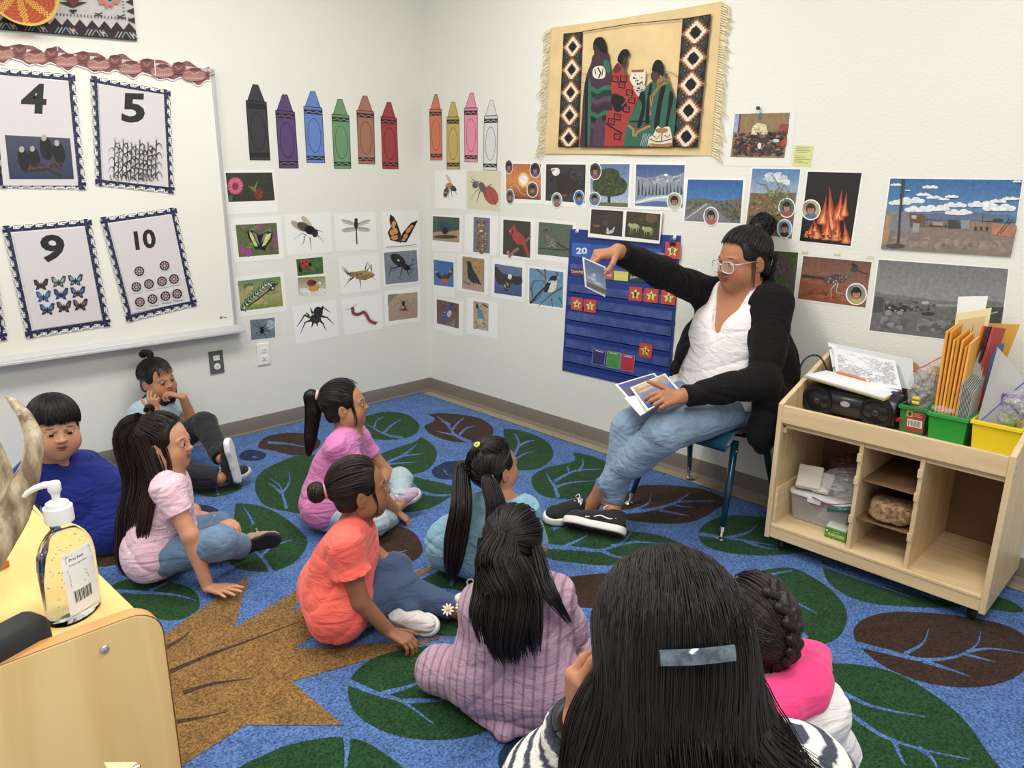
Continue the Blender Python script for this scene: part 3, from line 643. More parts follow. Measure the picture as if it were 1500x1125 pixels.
def d(p):
 p.poly([(1060,190),(1130,205),(1200,195),(1260,175),(1330,190),(1412,165),(1402,330),(1055,330)], (150, 160, 176)); p.blobs([(1120,190),(1400,180),(1400,250),(1120,250)], [(200, 205, 214), (120, 124, 140), (180, 160, 150)], 50, 11, 15)
 rr = random.Random(3)
 for k in range(26):
  x = 1065+k*13; h = 120 if k < 5 else 60+rr.random()*40; b = 335-rr.random()*8; p.poly([(x-9, b), (x+9, b), (x+1, b-h), (x-1, b-h)], (66, 78, 88) if k % 2 else (150, 160, 174))
 p.poly([(1052,370),(1130,345),(1230,330),(1402,325),(1398,418),(1050,405)], (176, 190, 216)); p.poly([(1055,380),(1180,345),(1300,335),(1300,345),(1160,365),(1055,395)], (236, 238, 244)); p.poly([(1052,392),(1200,372),(1398,380),(1398,418),(1050,405)], (90, 116, 168)); p.ell(1278, 182, 14, 9, (255, 244, 224))
card('nature_photo', 'photograph of snowy fir trees and a snow field', 'picture', NAT, WR, Z7, [(1045,85),(1427,82),(1400,450),(1040,428)], d, [(1060,105),(1415,110),(1398,418),(1050,405)], ((60, 92, 150), (140, 160, 190)))
def d(p):
 p.blobs([(732,432),(966,447),(955,635),(720,608)], [(60, 54, 44), (40, 38, 32), (76, 60, 46)], 40, 14, 16); p.ell(880, 510, 75, 50, (66, 58, 50), -.4); p.ell(830, 530, 24, 20, (80, 70, 60)); p.ell(770, 555, 24, 10, (150, 90, 66)); p.ell(868, 600, 30, 12, (196, 200, 204), -.3); p.ell(850, 585, 8, 18, (206, 206, 206)); p.ell(892, 580, 7, 20, (180, 180, 176), .5)
 p.poly([(990,447),(1238,468),(1225,662),(975,633)], (64, 62, 36)); p.blobs([(990,447),(1238,468),(1232,540),(985,520)], [(100, 74, 44), (60, 56, 34), (84, 60, 40)], 40, 14, 17); p.blobs([(985,560),(1228,580),(1225,662),(975,633)], [(84, 92, 48), (60, 66, 34)], 30, 10, 18); p.ell(1170, 500, 46, 34, (110, 84, 54))
 for x, y in ((1045, 555), (1145, 580)):
  p.ell(x, y, 34, 18, (166, 176, 110)); p.ell(x-32, y-8, 12, 14, (176, 184, 120)); legs(p, [[(x-24,y+8),(x-26,y+54)],[(x-12,y+10),(x-8,y+46)],[(x+18,y+8),(x+16,y+52)],[(x+28,y+2),(x+30,y+48)]], 9, (160, 170, 104)); p.line([(x+32,y-4),(x+42,y+20)], 4, (150, 160, 100))
 q0 = [(720,415),(1253,445),(1232,685),(705,635)]
 for k in range(46):      # perforated stamp edge
  u = (k+.5)/46; a = quadmap(q0)(u, 1.0); b = quadmap(q0)(u, 0.0); p.ell(a[0], a[1], 3.2, 3.2, (214, 211, 198), n=8); p.ell(b[0], b[1], 3.2, 3.2, (200, 202, 204), n=8)
card('animal_stamp_card', 'white edged double picture of dark prairie animals and two pale wolves', 'picture card', None, WR, Z7, [(720,415),(1253,445),(1232,685),(705,635)], d, [(732,432),(966,447),(955,635),(720,608)], (56, 50, 42), lift=.012)
def d(p):
 Q = [(28,432),(312,436),(296,658),(8,645)]
 p.grad(Q, (30, 96, 170), (150, 180, 200), n=5, mid=(60, 130, 196)); p.poly([(22,540),(60,526),(120,530),(180,540),(240,538),(304,524),(296,658),(8,645)], (104, 108, 96)); p.blobs([(25,540),(304,535),(300,580),(20,575)], [(84, 92, 80), (120, 116, 96), (60, 72, 56)], 40, 9, 19)
 p.poly([(110,556),(135,553),(255,656),(8,645),(10,620)], (126, 126, 128)); p.line([(12,638),(128,556)], 4, (216, 216, 210)); p.blobs([(160,560),(303,550),(297,650),(235,640)], [(110, 92, 72), (80, 84, 60), (140, 110, 90), (60, 70, 48)], 60, 9, 20); p.blobs([(20,565),(100,552),(60,590),(12,610)], [(150, 140, 120), (90, 96, 76)], 20, 7, 21)
card('nature_photo', 'photograph of an empty desert road under deep blue sky', 'picture', NAT, WR, Z8, [(12,424),(326,421),(305,670),(0,652)], d, [(28,432),(312,436),(296,658),(8,645)], (30, 96, 170))
def d(p):
 Q = [(360,376),(606,380),(560,738),(322,700)]
 p.grad(Q, (70, 130, 190), (150, 140, 120), mid=(190, 196, 196)); p.blobs([(400,380),(600,384),(585,480),(390,470)], [(226, 228, 230), (196, 208, 220)], 14, 28, 22)
 p.poly([(350,500),(430,505),(585,500),(560,738),(322,700)], (120, 104, 70)); p.blobs([(350,500),(580,510),(560,735),(325,695)], [(160, 96, 70), (90, 92, 50), (140, 120, 80), (190, 120, 96), (70, 70, 40)], 150, 11, 23)
 legs(p, [[(470,500),(500,470),(455,400)],[(450,520),(430,460),(380,450)],[(500,500),(520,460),(570,520)],[(470,520),(430,500),(400,560)]], 12, (130, 130, 70)); p.blobs([(440,470),(560,470),(560,620),(430,620)], [(160, 160, 90), (110, 120, 60)], 60, 9, 24)
card('nature_photo', 'photograph of corn stalks in a field against clouds', 'picture', NAT, WR, Z8, [(354,370),(611,374),(565,745),(318,705)], d, [(360,376),(606,380),(560,738),(322,700)], (120, 140, 150))
def d(p):
 p.poly([(268,98),(292,97),(282,188),(262,188)], (150, 176, 214)); p.poly([(292,97),(300,97),(292,190),(282,190)], (100, 50, 40)); p.ell(400, 108, 10, 22, (90, 110, 120)); p.poly([(360,160),(385,140),(430,150),(440,200),(350,205)], (222, 206, 160)); p.blobs([(350,145),(440,150),(440,205),(345,200)], [(240, 226, 190), (180, 150, 90)], 20, 7, 25)
 p.poly([(500,150),(548,145),(540,200),(495,200)], (150, 70, 60)); p.blobs([(262,190),(545,170),(526,320),(248,315)], [(70, 44, 40), (120, 70, 50), (50, 60, 90), (40, 34, 34), (150, 90, 60), (90, 40, 40), (60, 60, 64), (170, 130, 100), (30, 30, 36)], 420, 12, 26); p.ell(395, 258, 10, 16, (225, 225, 230)); p.ell(480, 232, 18, 9, (200, 205, 210)); p.poly([(505,235),(535,215),(532,255),(505,262)], (180, 60, 50))
card('group_photo', 'laminated photograph of people seated in a church hall, pinned at its top', 'picture', None, WR, Z8, [(245,62),(590,50),(555,368),(218,362)], d, [(270,95),(553,88),(524,322),(246,317)], (150, 120, 76), paper=M_lam)
t = thing('push_pin', WR.at(*Z8((397, 66)), .004), 'dark green push pin holding the church hall photograph', 'pin')
mb = MB(); c = WR.at(*Z8((397, 66)), .0); mb.tube([c, c+np.array((-.012, 0, 0))], [.0025, .0055], 12); mb.tube([c+np.array((-.012, 0, 0)), c+np.array((-.018, 0, 0))], [.0075, .007], 12); mb.build('pin_head', mat('pin_green', (24, 70, 60), rough=.3), t, smooth=False)
def d(p):
 for k, wd in enumerate((70, 66, 74, 60, 0, 50, 62, 80, 40, 70)):
  if wd: p.line([(585-k, 264+k*9),(585+wd-k, 267+k*9)], 2.2, (120, 124, 84))
card('sticky_note', 'yellow sticky note with small handwriting', 'note', None, WR, Z8, [(575,255),(675,260),(660,368),(564,362)], d, [(575,255),(675,260),(660,368),(564,362)], (226, 224, 132), photo=False, paper=mat('note_paper', (226, 224, 132), rough=.8))
def d(p):
 rr = random.Random(9)
 def flame(x, y, h, w, c, lean=0): p.poly(smooth_closed([(x-w, y), (x-w*.7, y-h*.3), (x-w*.2+lean*.4, y-h*.55), (x+lean, y-h, 1), (x+w*.5+lean*.3, y-h*.5), (x+w*.8, y-h*.25), (x+w, y)], 4), c)
 for x, y, h, w, l in ((760,690,230,38,-5),(800,640,160,30,20),(720,660,150,28,20),(830,620,130,22,15),(650,730,80,26,20),(690,735,110,26,-20),(740,740,150,34,10),(790,745,130,34,12),(840,760,120,24,-10),(680,700,50,16,0)):
  flame(x, y, h, w, (180, 56, 20), l); flame(x, y, h*.75, w*.7, (226, 104, 34), l*.8); flame(x, y-4, h*.45, w*.4, (246, 176, 76), l*.6)
 p.blobs([(620,690),(860,700),(850,765),(620,740)], [(200, 90, 30), (236, 150, 60), (120, 40, 16), (24, 14, 12)], 60, 8, 27)
card('nature_photo', 'photograph of tall orange flames on a black background', 'picture', NAT, WR, Z8, [(640,385),(930,393),(874,784),(598,752)], d, [(645,392),(922,398),(864,775),(602,748)], (26, 20, 20))
def d(p):
 p.poly([(604,960),(956,990),(940,1092),(592,1045)], (150, 84, 56)); p.blobs([(600,980),(955,1000),(940,1088),(594,1045)], [(170, 100, 70), (130, 70, 48)], 50, 16, 28)
 p.line([(615,928),(700,938),(780,952)], 14, (70, 56, 50)); p.ell(790, 945, 66, 24, (96, 80, 70), -.15); p.poly([(820,930),(860,905),(880,880),(900,895),(870,930),(840,955)], (110, 94, 80)); p.ell(885, 893, 20, 16, (70, 62, 60), -.3); p.poly([(866,868),(880,862),(905,880),(880,884)], (40, 36, 36)); p.line([(900,900),(935,915),(955,920)], 6, (60, 54, 54))
 p.blobs([(740,925),(850,915),(850,965),(740,970)], [(210, 190, 170), (50, 42, 40)], 50, 5, 29); legs(p, [[(790,965),(762,1000),(770,1052)],[(800,965),(790,1010),(845,1030)]], 7, (200, 190, 180))
card('nature_photo', 'laminated photograph of a roadrunner striding over red earth', 'picture', NAT, WR, Z8, [(612,802),(982,838),(948,1102),(585,1056)], d, [(622,826),(973,858),(940,1092),(592,1045)], ((120, 76, 60), (176, 110, 80)), paper=M_lam)
for i, (x, y) in enumerate(((630, 806), (795, 816), (965, 832))):
 s = Print(WR, Z8, lift=.002); t = sheet('tape_strip', WR, [(x-16, y-7), (x+16, y-5), (x+16, y+9), (x-16, y+7)], Z8, M_tape, None, lift=.002)
 tag(t, ['tape strip at the top left of the roadrunner photograph', 'tape strip in the top middle of the roadrunner photograph', 'tape strip at the top right of the roadrunner photograph'][i], 'tape', 'masking tape strips')
def d(p):
 Q = [(480,800),(596,808),(572,1040),(455,1000)]
 p.blobs(Q, [(80, 100, 54), (70, 84, 46), (96, 110, 64)], 24, 24, 30); p.poly(smooth_closed([(470,845),(500,830),(540,850),(560,890),(572,960),(560,1010),(545,1000),(540,940),(500,930),(470,900)]), (104, 84, 90)); p.blobs([(470,840),(540,850),(565,950),(470,910)], [(130, 108, 114), (84, 66, 70)], 60, 6, 31)
card('nature_photo', 'photograph of a dark shaggy bison on green, partly behind her head', 'picture', NAT, WR, Z8, [(460,795),(604,806),(577,1048),(440,1000)], d, [(470,800),(596,808),(572,1040),(450,1000)], (84, 100, 56))
# big village photographs
def cloud(p, x, y, w, c=(236, 240, 244)):
 for k in range(5): p.ell(x+w*(k-2)*.28, y-(6 if k % 2 else 0)*w/60, w*.24, w*.13, c, n=10)
 p.ell(x, y+w*.03, w*.6, w*.09, c)
def d(p):
 for x, y, w in ((204,158,40),(398,172,56),(358,214,50),(418,230,54),(476,240,40),(290,250,100),(225,262,80),(430,294,100),(330,300,100),(540,275,84),(690,272,100),(790,292,120),(560,318,100),(785,252,60),(850,238,56),(888,238,30),(893,140,34),(520,226,50),(270,190,20)): cloud(p, x, y, w)
 p.poly([(150,300),(380,325),(450,318),(560,335),(660,315),(740,325),(890,332),(880,370),(150,345)], (96, 116, 146)); p.poly([(150,298),(340,322),(372,325),(380,398),(890,400),(855,568),(118,522)], (140, 124, 112))
 p.blobs([(140,430),(870,460),(855,565),(120,520)], [(150, 134, 122), (128, 112, 102), (160, 144, 130)], 60, 26, 32)
 p.poly([(150,300),(335,322),(322,440),(140,415)], (128, 134, 140)); p.poly([(280,318),(370,324),(372,400),(282,400)], (110, 90, 74)); p.poly([(292,330),(320,332),(318,352),(292,350)], (190, 186, 176)); p.poly([(300,375),(340,378),(330,430),(296,428)], (160, 160, 156))
 p.poly([(150,330),(178,335),(160,480),(122,500)], (176, 136, 96)); p.poly([(395,362),(500,372),(520,405),(380,395)], (120, 104, 90)); p.poly([(415,368),(472,372),(470,390),(415,388)], (190, 150, 126)); p.poly([(500,355),(570,372),(640,360),(632,410),(500,405)], (70, 70, 66)); p.poly([(570,360),(625,358),(622,410),(575,408)], (140, 150, 160)); p.poly([(628,362),(760,372),(750,425),(622,412)], (150, 118, 92)); p.poly([(752,372),(892,390),(868,458),(748,440)], (190, 122, 90))
 for x in range(3): p.poly([(650+x*32,395),(664+x*32,396),(663+x*32,418),(649+x*32,417)], (60, 50, 44))
 p.ell(785, 358, 30, 9, (56, 70, 48)); p.line([(775,445),(850,350)], 4, (60, 44, 36)); p.line([(795,440),(865,355)], 4, (60, 44, 36)); p.line([(698,318),(693,380)], 3, (70, 60, 54)); p.poly([(236,123),(248,123),(222,492),(208,490)], (74, 56, 48)); p.ell(200, 505, 56, 14, (84, 76, 70)); p.blobs([(380,380),(500,385),(500,405),(385,400)], [(90, 80, 72), (50, 60, 44)], 16, 9, 33)
card('village_photo', 'large colour photograph of adobe houses around a dusty plaza', 'picture', 'village photographs', WR, Z9, [(165,114),(929,125),(862,576),(110,531)], d, [(172,122),(922,131),(855,568),(118,522)], ((44, 108, 170), (150, 180, 200)))
def d(p):
 p.poly([(86,765),(130,775),(300,795),(420,812),(560,822),(640,805),(720,815),(815,825),(812,850),(86,820)], (120, 122, 122)); p.poly([(84,790),(300,815),(440,850),(810,850),(790,1070),(52,985)], (112, 112, 112)); p.blobs([(70,880),(800,900),(790,1070),(52,985)], [(126, 126, 126), (98, 98, 98), (140, 140, 140)], 90, 26, 34)
 p.poly([(84,790),(135,798),(130,880),(70,885)], (80, 80, 80)); p.poly([(140,835),(270,845),(262,880),(140,880)], (56, 56, 56)); p.blobs([(140,800),(440,830),(430,880),(140,885)], [(160, 160, 160), (60, 60, 60), (110, 110, 110)], 60, 11, 35); p.ell(160, 885, 22, 16, (150, 150, 150)); p.ell(225, 885, 16, 12, (150, 150, 150)); p.ell(385, 890, 40, 9, (60, 60, 60)); p.poly([(640,850),(815,855),(790,960),(640,900)], (80, 80, 80)); p.line([(640,880),(700,900),(780,880)], 6, (190, 190, 190)); p.ell(370, 828, 24, 9, (180, 180, 180))
card('village_photo', 'large black and white photograph of an old village plaza', 'picture', 'village photographs', WR, Z9, [(99,574),(851,632),(798,1078),(46,992)], d, [(106,583),(842,636),(790,1070),(54,984)], ((120, 122, 124), (176, 178, 178)))
# birds
def bird(label, q, pic, bg, fn): card('bird_card', label, 'picture card', BIRD, WR, Z6, q, fn, pic, bg)
def d(p):
 p.blobs([(72,88),(271,97),(270,160),(72,160)], [(60, 80, 56), (90, 110, 80), (50, 60, 44)], 30, 14, 40); p.poly([(72,205),(271,190),(270,283),(70,265)], (176, 146, 112)); p.ell(170, 160, 86, 44, (36, 92, 72)); p.ell(165, 165, 50, 34, (30, 76, 90)); p.ell(165, 240, 90, 14, (66, 52, 44)); p.ell(163, 195, 22, 28, (24, 26, 34)); p.ell(160, 150, 8, 22, (40, 70, 130))
bird('card of a peacock with its green tail fanned', [(68,75),(292,78),(290,358),(65,345)], [(72,85),(271,97),(270,283),(70,265)], (70, 84, 60), d)
def d(p):
 p.ell(438, 260, 46, 110, (120, 96, 76)); p.blobs([(395,160),(480,160),(480,350),(390,345)], [(160, 136, 110), (76, 58, 46), (196, 180, 156)], 90, 8, 41); p.ell(432, 155, 38, 40, (136, 104, 80)); p.poly([(398,110),(418,132),(402,145)], (70, 52, 42)); p.poly([(464,115),(448,134),(462,148)], (70, 52, 42)); p.ell(418, 152, 9, 9, (214, 170, 60)); p.ell(446, 154, 9, 9, (214, 170, 60)); p.ell(418, 152, 4, 4, BLK); p.ell(446, 154, 4, 4, BLK); p.poly([(428,160),(436,160),(432,174)], BLK); p.ell(432, 196, 14, 8, (230, 226, 216))
bird('tall picture of a brown horned owl on a white card', [(315,66),(558,85),(552,380),(308,360)], [(377,90),(500,100),(498,366),(374,352)], (110, 118, 136), d)
def d(p):
 p.line([(640,392),(680,350),(715,325)], 22, (150, 110, 84)); p.line([(760,280),(805,235)], 16, (140, 110, 84)); p.poly([(628,340),(645,350),(640,375),(625,365)], (200, 130, 110)); p.poly(smooth_closed([(682,140,1),(692,170),(700,190),(740,225),(765,270),(768,295),(740,300),(700,290),(672,250),(660,220),(650,205),(645,190),(660,175)]), (184, 56, 52)); p.poly([(735,280),(765,280),(798,385),(780,392)], (170, 60, 56)); p.ell(665, 205, 10, 14, (40, 22, 22)); p.poly([(643,195),(662,192),(655,215)], (220, 130, 90)); p.blobs([(690,200),(750,240),(760,290),(690,270)], [(150, 50, 46), (196, 80, 70)], 30, 7, 42); p.ell(672, 186, 3, 3, BLK)
bird('card of a bright red cardinal on a branch', [(583,86),(842,106),(836,420),(576,386)], [(600,110),(805,128),(800,398),(597,370)], (62, 58, 42), d)
def d(p):
 p.line([(865,325),(980,335),(1095,340)], 9, (50, 60, 50)); p.poly(smooth_closed([(930,225),(950,250),(990,270),(1010,290),(990,300),(955,300),(935,270),(918,240)]), (130, 116, 104)); p.line([(990,280),(1040,310),(1088,336)], 12, (60, 60, 60)); p.ell(918, 205, 18, 12, (110, 96, 88)); p.poly([(908,190),(925,180),(930,200)], (40, 36, 40)); p.poly([(895,200),(910,200),(905,210)], (40, 36, 40)); legs(p, [[(955,300),(940,315),(915,312)],[(965,300),(985,315),(998,330)]], 6, (190, 180, 170)); p.blobs([(930,240),(1000,275),(1000,300),(940,290)], [(176, 166, 150), (80, 72, 66)], 30, 5, 43)
bird('card of a small roadrunner running on green grass', [(855,108),(1145,132),(1140,450),(845,408)], [(865,128),(1120,152),(1095,396),(857,370)], (92, 106, 88), d)
def d(p):
 p.poly(smooth_closed([(85,480),(105,490),(125,520),(150,535),(185,520),(205,490),(222,465,1),(222,500),(200,540),(175,565),(145,562),(110,545),(90,510)]), (70, 50, 44)); p.ell(98, 500, 12, 10, (200, 130, 90)); p.ell(205, 500, 12, 10, (200, 130, 90)); p.poly([(140,555),(180,555),(190,588),(150,592),(135,580)], (196, 90, 60)); p.ell(160, 535, 14, 18, (90, 60, 46))
bird('card of a hawk gliding on plain bright blue', [(75,355),(238,362),(235,695),(78,683)], [(78,410),(226,432),(228,617),(80,600)], (56, 116, 186), d)
def d(p):
 p.blobs([(294,385),(458,408),(456,560),(293,545)], [(160, 124, 70), (190, 150, 90), (130, 100, 60)], 50, 10, 44); p.poly([(293,560),(456,590),(456,657),(292,626)], (176, 150, 130)); p.line([(300,570),(350,600)], 12, (110, 100, 110)); p.poly(smooth_closed([(325,425,1),(345,422),(360,440),(370,480),(395,520),(438,600,1),(400,590),(365,580),(338,550),(330,500),(330,450)]), (34, 34, 38)); legs(p, [[(352,575),(348,608)],[(375,578),(376,612)]], 6, (34, 34, 38))
bird('card of a black crow standing on sandy ground', [(255,365),(495,382),(485,675),(250,640)], [(294,385),(458,408),(456,657),(292,626)], ((170, 136, 80), (176, 150, 120)), d)
def d(p):
 p.poly(smooth_closed([(540,460),(580,500),(620,525),(650,528),(690,535),(735,540),(738,590),(690,600),(660,590),(640,640),(610,645),(600,600),(560,590),(538,540)]), (46, 42, 42)); p.ell(648, 538, 15, 20, (236, 236, 236)); p.poly([(645,552),(658,550),(652,566)], (220, 170, 60)); p.blobs([(600,570),(655,580),(645,640),(600,640)], [(190, 180, 150), (120, 110, 90)], 20, 7, 45)
bird('card of a flying bald eagle with wings spread', [(515,395),(770,425),(758,728),(508,688)], [(535,441),(742,472),(737,690),(532,660)], ((100, 120, 156), (56, 84, 140)), d)
def d(p):
 legs(p, [[(800,640),(830,570),(900,565),(930,620)],[(850,480),(900,530),(940,560)],[(910,480),(915,560),(880,620)],[(1040,620),(960,670),(880,740),(860,770)],[(800,740),(870,690),(900,640)],[(1000,500),(1010,560)],[(960,700),(970,770)],[(1020,690),(1044,760)],[(820,690),(810,600)]], 13, (96, 74, 60)); p.line([(800,735),(870,660),(920,610)], 13, (30, 32, 40)); p.ell(960, 600, 42, 58, (226, 224, 206), .3); p.poly(smooth_closed([(940,560),(960,535),(990,530),(1003,545),(990,570),(960,580),(930,650),(905,650),(915,600)]), (28, 30, 36)); p.ell(960, 575, 26, 8, (190, 206, 226), -.1); p.poly([(1000,540),(1020,538),(1003,552)], (30, 30, 34)); p.ell(1010, 545, 10, 6, (206, 160, 150))
bird('card of a black and white magpie among bare branches', [(785,455),(1068,488),(1055,790),(778,750)], [(795,472),(1050,505),(1044,773),(793,735)], (96, 150, 190), d)
def d(p):
 p.blobs([(100,706),(267,742),(266,927),(102,887)], [(110, 84, 72), (90, 66, 58), (130, 100, 86)], 40, 16, 46); legs(p, [[(190,905),(240,850)],[(210,910),(245,860)],[(170,900),(200,870)],[(225,915),(232,870)]], 5, (190, 176, 160)); p.poly(smooth_closed([(195,738,1),(205,760),(212,790),(205,830),(175,850),(115,885,1),(125,860),(150,820),(170,790),(182,770)]), (50, 90, 160)); p.ell(195, 815, 16, 26, (190, 200, 214), .3); p.blobs([(140,800),(180,800),(180,850),(140,850)], [(230, 234, 240), (40, 70, 130)], 12, 5, 47)
bird('card of a blue jay perched on twigs', [(83,688),(300,725),(296,985),(85,930)], [(100,706),(267,742),(266,927),(102,887)], (110, 84, 74), d)
def d(p):
 p.blobs([(375,718),(490,740),(487,947),(375,922)], [(190, 170, 146), (150, 130, 112), (210, 194, 170)], 50, 10, 48); p.line([(440,740),(485,770)], 9, (60, 50, 44)); p.poly(smooth_closed([(395,745),(412,760),(440,800),(455,850),(450,885),(425,890),(408,850),(405,790)]), (90, 140, 176)); p.ell(430, 870, 22, 20, (196, 190, 150)); p.ell(404, 760, 12, 16, (60, 50, 50)); p.line([(402,745),(390,730)], 5, BLK); legs(p, [[(450,885),(475,920)],[(385,930),(430,905)]], 6, (50, 44, 40))
bird('tall picture of a blue grey quail on a white card', [(325,690),(560,735),(555,1003),(325,965)], [(375,718),(490,740),(487,947),(375,922)], (186, 166, 142), d)
# round portraits of children stuck over the nature photographs
for a in [((127,122), (30,54), (90,80,90), (40,30,30), (150,80,110), 'portrait badge on the upper left corner of the sun photograph'),
   ((320,145), (41,59), (60,60,66), (36,26,26), (130,70,130), 'portrait badge on the upper right corner of the sun photograph'),
   ((300,290), (43,59), (100,90,80), (40,30,26), (90,70,60), 'portrait badge low on the right of the sun photograph'),
   ((135,340), (33,58), (130,120,110), (60,44,36), (90,90,60), 'portrait badge at the lower left of the sun photograph'),
   ((478,366), (41,58), (150,170,180), (30,26,28), (170,90,100), 'portrait badge under the perched eagle, bright background'),
   ((641,350), (41,60), (80,140,190), (30,26,28), (50,110,190), 'blue portrait badge at the lower right of the perched eagle'),
   ((760,153), (46,66), (80,76,76), (40,28,26), (120,90,80), 'portrait badge at the upper left of the leafy tree'),
   ((755,357), (45,53), (110,140,170), (30,24,24), (70,120,190), 'portrait badge at the lower left of the leafy tree'),
   ((1340,375), (57,67), (176,170,150), (30,26,26), (200,200,200), 'portrait badge on the snowy fir tree photograph')]:
 portrait(Z7, WR, *a[0], *a[1], a[2], a[3], a[4], a[5])
for a in [((146,622), (40,50), (150,140,140), (40,30,30), (190,80,100), 'portrait badge on the desert road photograph'),
   ((536,578), (44,52), (90,110,110), (26,22,22), (196,70,90), 'upper portrait badge on the corn photograph'),
   ((525,685), (40,50), (120,160,190), (60,40,34), (80,60,60), 'lower portrait badge on the corn photograph'),
   ((660,588), (51,54), (190,170,130), (60,36,30), (80,120,160), 'portrait badge on the left edge of the flames photograph'),
   ((894,1022), (55,57), (150,146,140), (24,20,20), (200,180,40), 'portrait badge on the striding roadrunner photograph')]:
 portrait(Z8, WR, *a[0], *a[1], a[2], a[3], a[4], a[5], skin=(186, 132, 104))

# ---- wall tapestry
t = thing('wall_tapestry', WR.at(915, 130), 'tan woven tapestry with three robed figures and fringed sides', 'wall hanging')
TQ = [(125,182),(1250,8),(1180,1026),(82,1012)]
tm = quadmap(TQ); V = []; F = []; nu, nv = 30, 20; M_cloth = mat('tapestry_cloth', (216, 190, 142), rough=.9, var=.08, vscale=9, bump=.5, bscale=500, bdist=.001)
def tl(u, v): return .004 + .004*math.sin(u*9+v*2)*(.3+v)*.5 + .003*abs(math.sin(u*3.2))
for k in (0, 1):
 for j in range(nv+1):
  for i in range(nu+1):
   u, v = i/nu, j/nv; q = tm(u, v); V.append(WR.at(*Z11((q[0], q[1]-14*math.sin(PI*u)*(1-v)*(-.6))), (tl(u, v)+.002) if k else .0006))
n1 = (nu+1)*(nv+1)
for j in range(nv):
 for i in range(nu):
  a = j*(nu+1)+i; F.append((a, a+1, a+nu+2, a+nu+1)); F.append((n1+a+nu+1, n1+a+nu+2, n1+a+1, n1+a))
for i in range(nu):
 F.append((n1+i, n1+i+1, i+1, i)); a = nv*(nu+1)+i; F.append((a, a+1, n1+a+1, n1+a))
for j in range(nv):
 a = j*(nu+1); F.append((a, a+nu+1, n1+a+nu+1, n1+a)); a += nu; F.append((a+nu+1, a, n1+a, n1+a+nu+1))
addm('cloth', V, F, M_cloth, t, smooth=False)
pr = Print(WR, Z11, lift=.0125, step=.00004)
for Q in ([(205,222),(332,208),(303,968),(168,966)], [(990,122),(1178,92),(1090,966),(925,966)]):
 pr.poly(Q, (40, 32, 30)); qm = quadmap(Q); nd = 5
 for k in range(nd):
  for sx in (0, 1):     # dark green side diamonds
   for s_, c in ((.46, (74, 60, 66)), (.36, (40, 34, 36)), (.28, (52, 86, 72)), (.2, (40, 34, 36)), (.09, (60, 110, 90))):
    cx, cy = (.5+(sx-.5)*.9*.55*1.1), (k+.06+.0)/nd*1.0
    pr.poly([qm(min(1, max(0, cx-s_*.6)), cy), qm(cx, cy-s_*.16), qm(min(1, max(0, cx+s_*.6)), cy), qm(cx, min(1, cy+s_*.16))] if cy-s_*.16 > 0 else [qm(min(1, max(0, cx-s_*.6)), cy), qm(min(1, max(0, cx+s_*.6)), cy), qm(cx, cy+s_*.16)], c)
 for k in range(nd):
  cy = (k+.62)/nd if k < nd else 1
  def step_d(s_, c, q=5):
   P = []
   for i in range(q): P += [(i/q, -(1-i/q)), ((i+1)/q, -(1-i/q))]
   for i in range(q): P += [(1-i/q, i/q+1/q), (1-(i+1)/q, (i+1)/q)]
   R_ = [(x, y) for x, y in P]; L_ = [(-x, y) for x, y in P][::-1]
   pr.poly([qm(min(1, max(0, .5+x*s_)), min(1, max(0, cy+y*s_*.235))) for x, y in R_+L_], c)
  step_d(.5, (110, 66, 40)); step_d(.42, (176, 116, 70)); step_d(.36, (236, 222, 192)); step_d(.22, (120, 70, 50)); pr.ell(*qm(.5, cy), (Q[1][0]-Q[0][0])*.17, (Q[1][0]-Q[0][0])*.19, (26, 22, 26))
  pr.line([qm(0, cy), qm(.12, cy)], 6, (206, 150, 90)); pr.line([qm(.88, cy), qm(1, cy)], 6, (206, 150, 90))
pr.line([(330,208),(640,158),(990,124)], 6, (60, 44, 40)); pr.line([(168,967),(600,970),(1090,968)], 6, (40, 32, 30)); pr.line([(320,492),(360,490)], 3, (90, 80, 70)); pr.line([(318,540),(350,545)], 3, (90, 80, 70)); pr.line(smooth_open([(745,500),(800,480),(870,470),(930,485),(960,508)]), 4, (110, 96, 70))
def sp(pts, c): pr.poly(smooth_closed(pts, 4), c)
sp([(405,360),(385,420),(355,500),(335,620),(325,780),(310,964,1),(470,964,1),(500,800),(520,650),(522,500),(508,400),(495,345)], (70, 48, 66))
sp([(350,520),(372,560),(372,760),(360,964,1),(345,964,1),(345,700)], (30, 30, 34)); sp([(368,545),(385,560),(388,700),(375,964,1),(362,964,1)], (40, 110, 84))
for y, c in ((570, (34, 110, 86)), (600, (22, 60, 52)), (640, (92, 66, 88)), (690, (60, 40, 56)), (735, (34, 110, 86)), (765, (22, 40, 40)), (810, (92, 66, 88))):
 sp([(390,y),(430,y+18),(470,y-5),(520,y-5,1),(518,y+34,1),(470,y+30),(430,y+50),(390,y+32)], c)
sp([(470,400),(500,400),(515,470),(495,480),(470,440)], (34, 110, 86)); sp([(405,850),(420,790),(460,780),(470,964,1),(400,964,1)], (84, 60, 82)); sp([(402,280),(425,275),(440,340),(425,380),(408,365),(405,330),(400,325)], (70, 44, 36))
sp([(405,270),(425,248),(460,246),(485,285),(490,345),(470,350),(440,330),(420,300),(405,300)], (24, 24, 28)); sp([(425,330),(450,340),(440,380),(425,370)], (80, 50, 44)); sp([(395,470),(415,440),(460,436),(480,465),(475,510),(440,520),(405,510)], (232, 224, 204)); pr.line([(430,445),(450,480),(436,515)], 9, (40, 34, 32)); pr.line([(410,455),(418,490)], 6, (40, 34, 32)); pr.line([(465,450),(458,500)], 6, (40, 34, 32))
